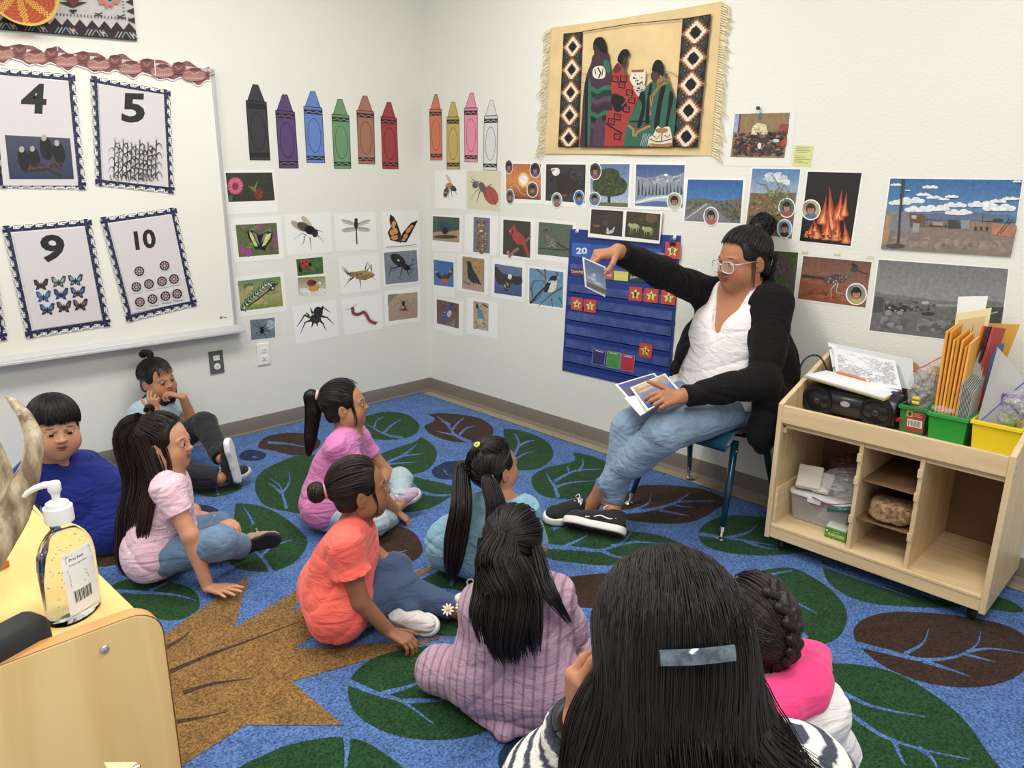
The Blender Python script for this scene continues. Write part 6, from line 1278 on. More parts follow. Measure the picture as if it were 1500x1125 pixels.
# hand sanitiser bottle
bx, by = -2.671, -2.522; bz = SZ
t = thing('sanitizer_bottle', (bx, by, bz), 'clear pump bottle of hand gel with a white label on the low shelf', 'bottle', rz=0)
M_clear = mat('bottle_plastic', (250, 252, 252), rough=.03, trans=1.0, ior=1.05); M_gel = mat('clear_gel', (236, 240, 236), rough=.02, trans=1.0, ior=1.09)
Mb = rot(.55)@np.diag((1, .66, 1.)); zs = 1.0
pro = [(.0, .0), (.036, .0), (.041, .004), (.0425, .012), (.043, .06), (.0435, .092), (.041, .108), (.034, .122), (.024, .134), (.017, .139), (.0155, .142), (.0155, .152)]
V = MB(); V.lathe([(r, z) for r, z in pro], (bx, by, bz), 40, M=Mb); V.build('bottle', M_clear, t, smooth=True)
V = MB(); V.lathe([(0, .003), (.034, .003), (.0395, .008), (.041, .06), (.0415, .09), (.039, .106), (.032, .119), (.022, .131), (.0, .1315)], (bx, by, bz), 40, M=Mb); V.build('gel', M_gel, t, smooth=True)
rr = random.Random(12); mb = MB()
for k in range(90):
 a = rr.uniform(0, 2*PI); r = rr.uniform(.0, .034); z = rr.uniform(.01, .118); p = Mb@np.array((r*math.cos(a), r*math.sin(a), 0)); s = rr.uniform(.0006, .0018); bmx = [(0, -s), (s*.8, -s*.5), (s, 0), (s*.8, s*.5), (0, s)]
 mb.lathe(bmx, (bx+p[0], by+p[1], bz+z), 6)
o = mb.build('air_bubbles', mat('bubble', (250, 250, 250), rough=.05, alpha=.75), t, smooth=True)
o['kind'] = 'stuff'
Mw = mat('pump_white', (236, 236, 236), rough=.35, coat=.2)
mb = MB(); mb.lathe([(.0165, .150), (.0185, .150), (.0190, .153), (.0185, .172), (.0150, .1725), (.0145, .178), (.011, .180), (.0045, .180)], (bx, by, bz), 36); mb.build('screw_cap', Mw, t, auto=40)
mb = MB(); mb.lathe([(.0045, .178), (.0055, .19), (.0075, .195), (.0085, .196), (.0085, .206), (.0075, .209), (0, .2095)], (bx, by, bz), 24)
dr = np.array((-math.cos(.95), -math.sin(.95), 0))*1.0; dr = -CR*.92 - np.array((CF[0], CF[1], 0))*.25; dr[2] = 0; dr /= np.linalg.norm(dr)
b0 = np.array((bx, by, bz)); mb.tube([b0+np.array((0, 0, .205))+dr*s+np.array((0, 0, z)) for s, z in ((-.004, 0), (.012, .0005), (.024, -.003), (.034, -.009), (.039, -.014))], [.0062, .0058, .0052, .0045, .0036], 14, flat=.8); mb.build('pump_head', Mw, t, auto=50)
# label wrapped round the right front of the bottle
def bottle_pt(a, z, k=1.012):
 r = np.interp(z, [p_[1] for p_ in pro], [p_[0] for p_ in pro])*k; p = Mb@np.array((r*math.cos(a), r*math.sin(a), 0)); return np.array((bx+p[0], by+p[1], bz+z))
class Wrap:
 def at(s, u, v, lift=0): return bottle_pt(AL0+(AL1-AL0)*u, .112-.094*v, 1.012+lift*20)
 def normal(s): return np.array((.3, -1, 0))
AL0, AL1 = -2.30, -1.0; wr = Wrap()
n = 14; V = [wr.at(i/n, j/8) for j in range(9) for i in range(n+1)]; F = [(j*(n+1)+i, j*(n+1)+i+1, (j+1)*(n+1)+i+1, (j+1)*(n+1)+i) for j in range(8) for i in range(n)]
addm('label', V, F, mat('label_paper', (232, 232, 230), rough=.5), t, smooth=True)
pr = Print(wr, lift=.0004, step=.00002); rr = random.Random(3)
for (u0, v0, u1, v1) in ((.12, .06, .9, .30),):
 for e in ([(u0, v0), (u1, v0)], [(u0, v1), (u1, v1)], [(u0, v0), (u0, v1)], [(u1, v0), (u1, v1)]): pr.line(e, .012, (60, 60, 64))
put_text(pr, 'Drug Facts', .40, .12, .05, BLK, w=.42, bold=.02); put_text(pr, 'Active ingredient', .42, .2, .035, (70, 70, 74), w=.5)
for k in range(6): pr.line([(.14, .36+k*.035), (.14+.4+rr.random()*.2, .36+k*.035)], .012, (120, 120, 124))
pr.poly([(.18,.62),(.72,.62),(.72,.84),(.18,.84)], WHT)
for k in range(14): pr.poly([(.2+k*.036,.63),(.2+k*.036+(.014 if k % 3 else .024),.63),(.2+k*.036+(.014 if k % 3 else .024),.82),(.2+k*.036,.82)], BLK)
pr.build('label_print', M_print, t)
# antler
t = thing('deer_antler', (-2.72, -2.40, SZ), 'forked grey brown deer antler standing on the low shelf', 'antler')
def curve(pts, r, name, par=None, nseg=6):
 P = smooth_open([tuple(p) for p in pts], nseg); R_ = np.interp(np.linspace(0, 1, len(P)), np.linspace(0, 1, len(r)), r); mb = MB(); P = np.array(P)
 mb.tube(P, R_, 16); o = mb.build(name, M_ant, par, smooth=True); return o
M_ant = mat('antler_bone', (196, 180, 152), rough=.55, vcol=(118, 98, 76), vscale=30, bump=.8, bscale=60, bdist=.004, stretch=(1.5, 1.5, .35), detail=5)
ad = 1.10
curve([J(-60, 870, d=1.04), J(-15, 800, d=1.07), J(15, 752, d=ad), J(33, 715, d=ad), J(46, 680, d=ad), J(50, 645, d=ad), J(38, 612, d=ad+.01), J(22, 592, d=ad+.02), J(10, 581, d=ad+.03)], [.030, .028, .026, .020, .0135, .0125, .0095, .0065, .0025], 'main_beam', t)
curve([J(22, 745, d=ad+.002), J(10, 712, d=ad+.01), J(0, 680, d=ad+.01), J(-18, 640, d=ad+.01), J(-45, 600, d=ad)], [.019, .0135, .0125, .011, .006], 'side_tine', t)
q = J(29, 607, d=ad-.005); mb = MB(); mb.lathe([(0, .004), (.002, .003), (.004, 0)], q, 10); mb.build('burr', M_ant, t)
# black rounded device and a scrap of orange wood at the left edge
t = thing('black_speaker', (-2.75, -2.575, SZ), 'black rounded speaker lying on the shelf at the left edge', 'speaker')
mb = MB(); c0 = np.array(J(38, 925, z=SZ+.025)); ax = CR.copy(); ax[2] = 0; ax /= np.linalg.norm(ax); bxv = np.array((-ax[1], ax[0], 0)); P = []
cc = J(77, 930, z=SZ+.02); ax = np.array((.93, .36, 0)); ax /= np.linalg.norm(ax); bxv = np.array((-ax[1], ax[0], 0))
for i in range(24): a = 2*PI*i/24; P.append(cc - ax*.022 + (0, 0, .0) + bxv*0)
prof2 = [(-.021, 0), (-.024, .010), (-.022, .038), (-.014, .050), (.014, .050), (.022, .038), (.024, .010), (.021, 0)]
sec = lambda s, k: [cc+ax*s+bxv*(.026+u*1.2*k)+np.array((0, 0, SZ-cc[2]+v*(1 if k > .9 else .5+.5*k))) for u, v in prof2]
S_ = [sec(-.14, 1), sec(-.02, 1), sec(-.008, .97), sec(.0, .85), sec(.005, .6)]; V = [p_ for s_ in S_ for p_ in s_]; nn = len(prof2)
F = [(i*nn+j, i*nn+(j+1) % nn, (i+1)*nn+(j+1) % nn, (i+1)*nn+j) for i in range(len(S_)-1) for j in range(nn)]+[tuple(range(nn))[::-1], tuple((len(S_)-1)*nn+j for j in range(nn))]
mb.add(V, F); mb.build('housing', mat('speaker_rubber', (34, 35, 38), rough=.6), t, bevel=.003, auto=45)
t = thing('wood_scrap', J(-6, 828, z=SZ), 'small orange wooden piece at the left edge behind the speaker', 'wood piece'); mb = MB(); c = J(-8, 828, z=SZ+.006); mb.box(c, (.03, .03, .012), M=rot(.4)); mb.build('wood_piece', mat('orange_wood', (196, 120, 50), rough=.5), t, bevel=.002)
# ================================================================= people: implicit surfaces turned into meshes
def unit(v): v = np.asarray(v, float); return v/(np.linalg.norm(v)+1e-12)
class SDF:
 def __init__(s): s.p = []
 def cap(s, a, b, ra, rb=None, k=.02, op='u'):
  s.p.append(('c', np.array(a, float), np.array(b, float), ra, ra if rb is None else rb, k, op)); return s
 def chain(s, pts, rad, k=.02, op='u'):
  for i in range(len(pts)-1): s.cap(pts[i], pts[i+1], rad[i], rad[i+1], k, op)
  return s
 def ell(s, c, r, R=None, k=.02, op='u'):
  s.p.append(('e', np.array(c, float), np.array(r, float), np.eye(3) if R is None else np.array(R, float), 0, k, op)); return s
 def cyl(s, a, b, ra, rb, k=.01, op='u'):       # flat ended
  s.p.append(('y', np.array(a, float), np.array(b, float), ra, rb, k, op)); return s
 def half(s, c, n, k=.004):                      # keep the side the normal points away from
  s.p.append(('h', np.array(c, float), unit(n), 0, 0, k, 'i')); return s
 def box(s, c, h, R, r, k=.01, op='u'):
  s.p.append(('b', np.array(c, float), np.array(h, float), np.array(R, float), r, k, op)); return s
 @staticmethod
 def _bb(q):
  t = q[0]
  if t in 'cy': r = max(q[3], q[4]); return np.minimum(q[1], q[2])-r, np.maximum(q[1], q[2])+r
  if t == 'e': e = np.abs(q[3])@q[2]; return q[1]-e, q[1]+e
  if t == 'b': e = np.abs(q[3])@(q[2]+q[4]); return q[1]-e, q[1]+e
  return None
 def mesh(s, h=.004, fine=(), noise=None, pad=.012, smooth=0):
  bb = [s._bb(q) for q in s.p if q[6] == 'u']; lo = np.min([b[0] for b in bb], axis=0)-pad; hi = np.max([b[1] for b in bb], axis=0)+pad
  ax = []
  for d in range(3):
   cuts = sorted({lo[d], hi[d], *[min(max(f[0][d], lo[d]), hi[d]) for f in fine], *[min(max(f[1][d], lo[d]), hi[d]) for f in fine]}); P = [cuts[0]]
   for a, b in zip(cuts[:-1], cuts[1:]):
    if b-a < 1e-5: continue
    m = (a+b)/2; hh = min([h]+[f[2] for f in fine if f[0][d] < m < f[1][d]]); n = max(1, int(math.ceil((b-a)/hh))); P += list(a+(b-a)*np.arange(1, n+1)/n)
   ax.append(np.array(P, np.float32))
  F = np.full([len(a) for a in ax], .05, np.float32)
  for q in s.p:
   t, k, op = q[0], q[5], q[6]; b = s._bb(q); sl = []
   if b is None: sl = [slice(0, len(a)) for a in ax]
   else:
    m = .022+k; ok = True
    for d in range(3):
     i0, i1 = np.searchsorted(ax[d], b[0][d]-m), np.searchsorted(ax[d], b[1][d]+m)
     if i1 <= i0: ok = False
     sl.append(slice(i0, i1))
    if not ok: continue
   X = ax[0][sl[0]][:, None, None]; Y = ax[1][sl[1]][None, :, None]; Z = ax[2][sl[2]][None, None, :]
   if t in 'cy':
    a, bb_ = q[1], q[2]; d = bb_-a; L2 = float(d@d)+1e-12; px, py, pz = X-a[0], Y-a[1], Z-a[2]; dot = (px*d[0]+py*d[1]+pz*d[2])/L2; tt = np.clip(dot, 0, 1)
    dx, dy, dz = px-tt*d[0], py-tt*d[1], pz-tt*d[2]; D = np.sqrt(dx*dx+dy*dy+dz*dz)
    if t == 'c': D = D-(q[3]+(q[4]-q[3])*tt)
    else:
     ex, ey, ez = px-dot*d[0], py-dot*d[1], pz-dot*d[2]; rr = np.sqrt(ex*ex+ey*ey+ez*ez)-(q[3]+(q[4]-q[3])*tt); aa = (np.abs(dot-.5)-.5)*math.sqrt(L2); D = np.maximum(rr, aa)
   elif t == 'e':
    R = q[3]; px, py, pz = X-q[1][0], Y-q[1][1], Z-q[1][2]; l = [px*R[0, i]+py*R[1, i]+pz*R[2, i] for i in range(3)]
    k0 = np.sqrt(sum((l[i]/q[2][i])**2 for i in range(3))); k1 = np.sqrt(sum((l[i]/q[2][i]**2)**2 for i in range(3)))+1e-9; D = k0*(k0-1)/k1
   elif t == 'b':
    R = q[3]; px, py, pz = X-q[1][0], Y-q[1][1], Z-q[1][2]; l = [np.abs(px*R[0, i]+py*R[1, i]+pz*R[2, i])-q[2][i] for i in range(3)]
    D = np.sqrt(sum(np.maximum(v, 0)**2 for v in l))+np.minimum(np.maximum(np.maximum(l[0], l[1]), l[2]), 0)-q[4]
   else: D = (X-q[1][0])*q[2][0]+(Y-q[1][1])*q[2][1]+(Z-q[1][2])*q[2][2]
   G = F[sl[0], sl[1], sl[2]]; D = D.astype(np.float32)
   if op == 'u': hh = np.maximum(k-np.abs(G-D), 0)/k; N = np.minimum(G, D)-hh*hh*k*.25
   elif op == 's': hh = np.maximum(k-np.abs(G+D), 0)/k; N = np.maximum(G, -D)+hh*hh*k*.25
   else: hh = np.maximum(k-np.abs(G-D), 0)/k; N = np.maximum(G, D)+hh*hh*k*.25
   F[sl[0], sl[1], sl[2]] = N
  if noise:
   amp, fr, seed = noise; r = np.random.RandomState(seed); X, Y, Z = ax[0][:, None, None], ax[1][None, :, None], ax[2][None, None, :]; N = np.zeros_like(F)
   for i in range(5):
    w = unit(r.normal(size=3))*fr*r.uniform(.6, 1.6); ph = r.uniform(0, 6.3); w2 = unit(r.normal(size=3))*fr*.35; N += np.sin(w[0]*X+w[1]*Y+w[2]*Z+ph+1.5*np.sin(w2[0]*X+w2[1]*Y+w2[2]*Z))
   F += (amp*.55*N/2.2).astype(np.float32)
   for i in range(4):      # soft creases
    w = unit(r.normal(size=3)*(1, 1, 1.5))*fr*r.uniform(.35, .7); w2 = unit(r.normal(size=3))*fr*.3; w3 = unit(r.normal(size=3))*fr*.22; v = 1-np.abs(np.sin(w[0]*X+w[1]*Y+w[2]*Z+r.uniform(0, 6)+1.8*np.sin(w2[0]*X+w2[1]*Y+w2[2]*Z)))
    F += (amp*1.5*v**5*np.clip(np.sin(w3[0]*X+w3[1]*Y+w3[2]*Z+r.uniform(0, 6))+.35, 0, 1)).astype(np.float32)
  return nets(F, ax, smooth)
def nets(F, ax, smooth=0):
 S = F < 0; nx, ny, nz = F.shape
 c = np.zeros((nx-1, ny-1, nz-1), np.int8)
 for i in (0, 1):
  for j in (0, 1):
   for k in (0, 1): c += S[i:nx-1+i, j:ny-1+j, k:nz-1+k]
 act = (c > 0) & (c < 8); I = np.argwhere(act); ids = np.full(act.shape, -1, np.int32); ids[act] = np.arange(len(I), dtype=np.int32)
 acc = np.zeros((len(I), 3)); cnt = np.zeros(len(I)); cs = [(i, j, k) for i in (0, 1) for j in (0, 1) for k in (0, 1)]
 val = {q: F[I[:, 0]+q[0], I[:, 1]+q[1], I[:, 2]+q[2]] for q in cs}
 co = lambda q: np.stack([ax[d][I[:, d]+q[d]] for d in range(3)], 1)
 for a in cs:
  for d in range(3):
   if a[d]: continue
   b = list(a); b[d] = 1; b = tuple(b); va, vb = val[a], val[b]; m = (va < 0) != (vb < 0); t = np.where(m, va/(va-vb+1e-12), 0)[:, None]
   p = co(a)*(1-t)+co(b)*t; acc += p*m[:, None]; cnt += m
 V = acc/cnt[:, None]; Q = []
 for d in range(3):
  sl0 = [slice(None)]*3; sl1 = [slice(None)]*3; sl0[d] = slice(0, -1); sl1[d] = slice(1, None); ch = S[tuple(sl0)] != S[tuple(sl1)]; E = np.argwhere(ch); e1, e2 = [(1, 2), (2, 0), (0, 1)][d]
  E = E[(E[:, e1] > 0) & (E[:, e2] > 0) & (E[:, e1] < F.shape[e1]-1) & (E[:, e2] < F.shape[e2]-1)]
  if not len(E): continue
  def cell(o1, o2): q = E.copy(); q[:, e1] -= o1; q[:, e2] -= o2; return ids[q[:, 0], q[:, 1], q[:, 2]]
  qd = np.stack([cell(1, 1), cell(0, 1), cell(0, 0), cell(1, 0)], 1); flip = S[E[:, 0], E[:, 1], E[:, 2]]; qd[~flip] = qd[~flip][:, ::-1]; Q.append(qd)
 Q = np.concatenate(Q); Q = Q[(Q >= 0).all(1)]
 for _ in range(smooth):
  A = np.zeros_like(V); n = np.zeros(len(V))
  for i in range(4): np.add.at(A, Q[:, i], V[Q[:, (i+1) % 4]]+V[Q[:, (i+3) % 4]]); np.add.at(n, Q[:, i], 2)
  V = V*.5+.5*A/np.maximum(n, 1)[:, None]
 return V, Q.astype(np.int32)
def smst(x, a, b): t = np.clip((x-a)/(b-a), 0, 1); return t*t*(3-2*t)
def paint(V, base, spots):
 """colour patches that belong to the skin: lips, brows, scalp"""
 C = np.tile(lin(base), (len(V), 1))
 for c, r, R, col, soft in spots:
  l = (V-np.asarray(c))@np.asarray(R); d = np.sqrt(((l/np.asarray(r))**2).sum(1)); w = (1-smst(d, 1-soft, 1+soft))[:, None]; C = C*(1-w)+lin(col)*w
 return C
def tubes(P, rad, sides=4, flat=1.0):
 """P (N,K,3) strand paths -> verts, quads ; rad (K,) or (N,K)"""
 N, K, _ = P.shape; T = np.gradient(P, axis=1); T /= np.linalg.norm(T, axis=2, keepdims=True)+1e-9; up = np.array([.31, .52, .79])
 B = np.cross(T, up); B /= np.linalg.norm(B, axis=2, keepdims=True)+1e-9; U = np.cross(B, T); rad = np.broadcast_to(rad, (N, K))[..., None]
 V = np.stack([P+rad*(math.cos(2*PI*j/sides)*B+flat*math.sin(2*PI*j/sides)*U) for j in range(sides)], 2).reshape(-1, 3)
 n, k, j = np.meshgrid(np.arange(N), np.arange(K-1), np.arange(sides), indexing='ij'); b = (n*K+k)*sides
 Q = np.stack([b+j, b+(j+1) % sides, b+sides+(j+1) % sides, b+sides+j], -1).reshape(-1, 4); return V, Q.astype(np.int32)
def join(parts):
 V, Q, C, b = [], [], [], 0
 for v, q, c in parts: V.append(v); Q.append(q+b); C.append(c); b += len(v)
 return np.concatenate(V), np.concatenate(Q), np.concatenate(C)

def skinmat(): return mat('skin', (190, 140, 110), rough=.5, attr=True, bump=.1, bscale=220, bdist=.001, sss=.08, spec=.35)
M_skin = skinmat(); M_hair = mat('hair', (30, 24, 22), rough=.42, attr=True, spec=.40)
def clothmat(name, col, wr=.55, **k):
 if name in _mats: return _mats[name]
 m = _clothmat(name, col, **k); nt = m.node_tree; bp = [n for n in nt.nodes if n.type == 'BUMP'][0]; b = nt.nodes['Principled BSDF']; tc = nt.nodes.new('ShaderNodeTexCoord')
 n = nt.nodes.new('ShaderNodeTexNoise'); n.inputs['Scale'].default_value = 11; n.inputs['Detail'].default_value = 2.5; n.inputs['Distortion'].default_value = 1.6; n.inputs['Roughness'].default_value = .45
 mp = nt.nodes.new('ShaderNodeMapping'); mp.inputs['Rotation'].default_value = (.5, .3, .6); mp.inputs['Scale'].default_value = (.8, 1.0, 2.0); nt.links.new(tc.outputs['Object'], mp.inputs['Vector']); nt.links.new(mp.outputs['Vector'], n.inputs['Vector'])
 b2 = nt.nodes.new('ShaderNodeBump'); b2.inputs['Strength'].default_value = wr; b2.inputs['Distance'].default_value = .022; nt.links.new(n.outputs['Fac'], b2.inputs['Height']); nt.links.new(b2.outputs['Normal'], bp.inputs['Normal']); return m
def _clothmat(name, col, **k):
 k.setdefault('rough', .85); k.setdefault('bump', .35); k.setdefault('bscale', 420); k.setdefault('bdist', .001); k.setdefault('sheen', .15); return mat(name, col, **k)
M_eye = mat('eye', (255, 255, 255), rough=.08, attr=True, coat=.6)

class Head:
 """head centred between the ears at eye height; x right-left, y forward, z up"""
 def __init__(s, c, fwd, s_=.82, pitch=0.0, roll=0.0, kid=True):
  s.c = np.array(c, float); s.s = s_; s.kid = kid; f = unit([fwd[0], fwd[1], 0]); rt = np.array([f[1], -f[0], 0.])
  R = np.stack([rt, f, [0, 0, 1.]], 1); s.R = R @ np.array(Matrix.Rotation(-pitch, 3, 'X')) @ np.array(Matrix.Rotation(roll, 3, 'Y'))
 def w(s, x, y, z): return s.c + s.R@(np.array([x, y, z])*s.s)
 def surf(s, d, off=0.0):
  """points on the skull along local unit directions"""
  d = np.asarray(d, float); r = np.array([.080, .100, .090])+off/s.s; k = 1/np.sqrt(((d/r)**2).sum(-1, keepdims=True)); return s.c+((d*k+np.array([0, -.010, .028]))*s.s)@s.R.T
 def skull(s, S, ears=True, cheek=1.0, mouth=0.0):
  S_ = s.s; w = s.w; R = s.R; e = lambda c, r, k=.02, op='u', RR=None: S.ell(w(*c), np.array(r)*S_, R if RR is None else RR, k*S_, op)
  e((0, -.010, .028), (.0755, .095, .086)); e((0, .028, -.030), (.061*(1+.1*(cheek-1)), .060, .078), .04)
  e((0, .052, -.088), (.034, .030, .026), .04)
  for x in (-1, 1):
   e((x*.036, .052, -.045), (.028*cheek, .026*cheek, .030*cheek), .03); e((x*.058, .008, -.062), (.016*cheek, .03, .03), .03)
   e((x*.0300, .098, .002), (.0165, .0125, .0095), .012, 's'); e((x*.0305, .0785, .001), (.0150, .0135, .0125), .004)
   S.cap(w(x*.016, .0865, .020), w(x*.044, .074, .018), .0065*S_, .006*S_, .012*S_)
  S.cap(w(0, .086, .008), w(0, .098, -.022), .0065*S_, .0095*S_, .012*S_); e((0, .100, -.024), (.0105, .010, .008), .006)
  for x in (-1, 1): e((x*.0105, .0925, -.0265), (.0075, .009, .0065), .005); e((x*.006, .099, -.0325), (.003, .004, .0022), .002, 's')
  S.cap(w(-.017, .0815, -.0515), w(0, .0905, -.0480), .0045*S_, .0062*S_, .004*S_); S.cap(w(.017, .0815, -.0515), w(0, .0905, -.0480), .0045*S_, .0062*S_, .004*S_)
  S.cap(w(-.012, .0825, -.0605), w(.012, .0825, -.0605), .0062*S_, .0062*S_, .004*S_); e((0, .0850, -.0607), (.013, .0065, .0066), .004)
  S.cap(w(-.019, .085, -.0545), w(0, .0945, -.0545-mouth*.3), .0012*S_, .0015*S_+mouth*.003, .002*S_, 's'); S.cap(w(.019, .085, -.0545), w(0, .0945, -.0545-mouth*.3), .0012*S_, .0015*S_+mouth*.003, .002*S_, 's')
  if ears:
   for x in (-1, 1):
    RE = s.R@np.array(Matrix.Rotation(x*.35, 3, 'Z')); e((x*.079, -.006, -.012), (.0075, .020, .031), .008, 'u', RE); e((x*.085, .000, -.010), (.0045, .0115, .019), .004, 's', RE); e((x*.082, .004, -.016), (.004, .004, .007), .004, 'u', RE)
  return S
 def spots(s, skin, hair, scalp=True, hl=.062, lips=(150, 82, 76), brow=(36, 26, 22), front=0.0):
  S_ = s.s; w = s.w; sp = []; dk = lambda k: tuple(int(v*k) for v in skin)
  sp.append((w(0, .088, -.0505), np.array((.021, .012, .0058))*S_, s.R, lips, .35)); sp.append((w(0, .087, -.0605), np.array((.017, .012, .0070))*S_, s.R, lips, .35)); sp.append((w(0, .09, -.0545), np.array((.018, .012, .0012))*S_, s.R, dk(.5), .5))
  for x in (-1, 1):
   sp.append((w(x*.042, .07, -.035), np.array((.02, .03, .018))*S_, s.R, (min(255, skin[0]+10), int(skin[1]*.93), int(skin[2]*.92)), .8))
   RB = s.R@np.array(Matrix.Rotation(x*.12, 3, 'Y')); sp.append((w(x*.031, .080, .0245), np.array((.0180, .016, .0028))*S_, RB, brow, .5))
   sp.append((w(x*.0305, .093, .0062), np.array((.0145, .010, .0024))*S_, s.R@np.array(Matrix.Rotation(x*.08, 3, 'Y')), (34, 24, 20), .4)); sp.append((w(x*.006, .101, -.0330), np.array((.0035, .006, .0025))*S_, s.R, dk(.4), .4))
  return sp
 def eyes(s, body, look=(0, 0), open_=1.0):
  S_ = s.s
  for x in (-1, 1):
   c = s.w(x*.0305, .0795, .0008); r = .0128*S_; n = 20; V = []; C = []; F = []
   lk = unit(np.array([look[0], 1, look[1]])); fr = s.R@lk; a1 = unit(np.cross(fr, s.R[:, 2])); a2 = np.cross(a1, fr)
   for i in range(11):
    th = .0+i*.14
    for j in range(n): a = 2*PI*j/n; V.append(c+r*(math.cos(th)*fr+math.sin(th)*(math.cos(a)*a1+math.sin(a)*a2))); C.append(lin((10, 8, 8)) if th < .36 else (lin((44, 28, 20)) if th < .80 else lin((226, 220, 214))))
   for i in range(10):
    for j in range(n): F.append((i*n+j, i*n+(j+1) % n, (i+1)*n+(j+1) % n, (i+1)*n+j))
   # almond: press the white back behind the lids above and below
   V = np.array(V); l = (V-c)@s.R; keep = np.clip(np.abs(l[:, 2])-.0046*S_*open_, 0, None); l[:, 1] -= keep*1.2; l[:, 1] += .0012*S_; V = c+l@s.R.T
   addm('eye', V, np.array(F, np.int32), M_eye, body, smooth=True, vcols=np.array(C))

LIMA, LIMV = [0, .70, 1.0, 1.26, 1.54, 1.95, PI], [.62, .55, .40, .10, -.05, -.12, -.62]
def hairline(az, front=.62): return np.interp(np.abs(az), LIMA, [front, front-.07]+LIMV[2:])
def scalp(H, V, C, col=(34, 27, 25), front=.62, soft=.14):
 l = (V-H.c)@H.R/H.s-np.array([0, -.010, .028]); d = l/(np.linalg.norm(l, axis=1)[:, None]+1e-9); az = np.arctan2(d[:, 0], d[:, 1]); near = np.linalg.norm(l, axis=1) < .125
 w = smst(d[:, 2], hairline(az, front)-.02, hairline(az, front)-.02+soft)*near*(np.abs(l[:, 0]) < .0775); w = w[:, None]; return C*(1-w)+lin(col)*w
def hit(H, px, py, off):
 """where the view ray through a pixel meets the hair surface of a head"""
 D = CF+(px-750)/FPX*CR-(py-562.5)/FPX*CU; r = (np.array([.080, .100, .090])+off/H.s)*H.s; o = ((CAM-H.c)@H.R-np.array([0, -.010, .028])*H.s)/r; d = (D@H.R)/r; b = o@d; t = (-b-math.sqrt(max(0, b*b-(d@d)*(o@o-1))))/(d@d); return CAM+t*D
def strand_cols(N, K, sides, base=(30, 24, 22), var=.5, seed=0, tip=None):
 r = np.random.RandomState(seed); f = (1+var*r.uniform(-1, 1.4, N))[:, None, None]; c = lin(base)[None, None, :]*f*np.ones((1, K, 1))
 if tip is not None: t = np.linspace(0, 1, K)[None, :, None]**2; c = c*(1-t)+lin(tip)[None, None, :]*t*f
 return np.repeat(c, sides, axis=1).reshape(-1, 3)
def slerp(a, b, t):
 d = np.clip((a*b).sum(-1, keepdims=True), -1, 1); o = np.arccos(d)+1e-6; return (np.sin((1-t)*o)*a+np.sin(t*o)*b)/np.sin(o)
def hair_cap(H, tie_dir=None, front_z=.078, off=.0015, side_z=-.02, back_z=-.06, h=.004):
 """solid hair under the strands, open at the face"""
 S = SDF(); r = (np.array([.080, .100, .090])+off/H.s)*H.s; S.ell(H.w(0, -.010, .028), r, H.R, .01)
 S.cap(H.w(-.035, -.055, -.04), H.w(.035, -.055, -.04), .036*H.s, .036*H.s, .03)
 # cut away: a slanted plane through the hairline over the ears, and below the nape
 n = H.R@unit(np.array([0, 1.0, -.62])); S.half(H.w(0, .018, -.010+0*front_z), n*1.0) if False else None
 S.ell(H.w(0, .105, -.040), np.array([.092, .095, front_z+.040])*H.s, H.R, .006, 's'); S.ell(H.w(0, .085, .045), np.array([.072, .045, .040])*H.s, H.R, .02, 's')
 S.half(H.w(0, -.02, back_z-.01), -H.R[:, 2])
 for x in (-1, 1): S.ell(H.w(x*.095, .010, side_z-.02), np.array([.04, .035, .035])*H.s, H.R, .006, 's')
 return S.mesh(h)
def pulled(H, tie, n=420, seed=1, K=9, front=.60, side=.02, off=.006, part=None, bulge=.004):
 """root directions over the scalp combed to a tie point (local unit direction)"""
 r = np.random.RandomState(seed); D = []
 tie = unit(tie)
 while len(D) < n:
  d = unit(r.normal(size=3)); az = math.atan2(d[0], d[1])      # 0 = forward
  lim = hairline(az, front)
  if d[2] < lim: continue
  D.append(d)
 D = np.array(D); t = np.linspace(0, 1, K)[None, :, None]; A = D[:, None, :]; P = slerp(A, np.broadcast_to(tie, A.shape), t)
 o = off + r.uniform(-.002, .002, (n, 1, 1)) + bulge*np.sin(t*PI); pts = H.surf(P, 0)+0; nrm = (P@H.R.T); return pts+nrm*o, D
def bundle(guide, rad, n, K=22, seed=2, wisp=.12, flat=(1, 1), spread_end=1.0):
 """strands running along a guide curve in world space"""
 r = np.random.RandomState(seed); g = np.array(smooth_open([tuple(p) for p in guide], 8)); u = np.linspace(0, 1, len(g)); uu = np.linspace(0, 1, K); G = np.stack([np.interp(uu, u, g[:, i]) for i in range(3)], 1)
 R_ = np.interp(uu, np.linspace(0, 1, len(rad)), rad); T = np.gradient(G, axis=0); T /= np.linalg.norm(T, axis=1)[:, None]; B = np.cross(T, CF); B /= np.linalg.norm(B, axis=1)[:, None]+1e-9; U = np.cross(B, T)
 a = r.uniform(0, 2*PI, n); q = np.sqrt(r.uniform(0, 1, n)); x = q*np.cos(a)*flat[0]; y = q*np.sin(a)*flat[1]; tw = r.uniform(-.25, .25, n)
 P = G[None]+(x[:, None]+tw[:, None]*.5*np.sin(uu*4+a[:, None])*wisp*3)[..., None]*R_[None, :, None]*B[None]+y[:, None, None]*R_[None, :, None]*U[None]
 ln = 1-r.uniform(0, wisp, n)**1.0; idx = uu[None, :]*ln[:, None]*(K-1); i0 = np.clip(idx.astype(int), 0, K-2); f = (idx-i0)[..., None]; P = np.take_along_axis(P, i0[..., None].repeat(3, 2), 1)*(1-f)+np.take_along_axis(P, (i0+1)[..., None].repeat(3, 2), 1)*f
 return P
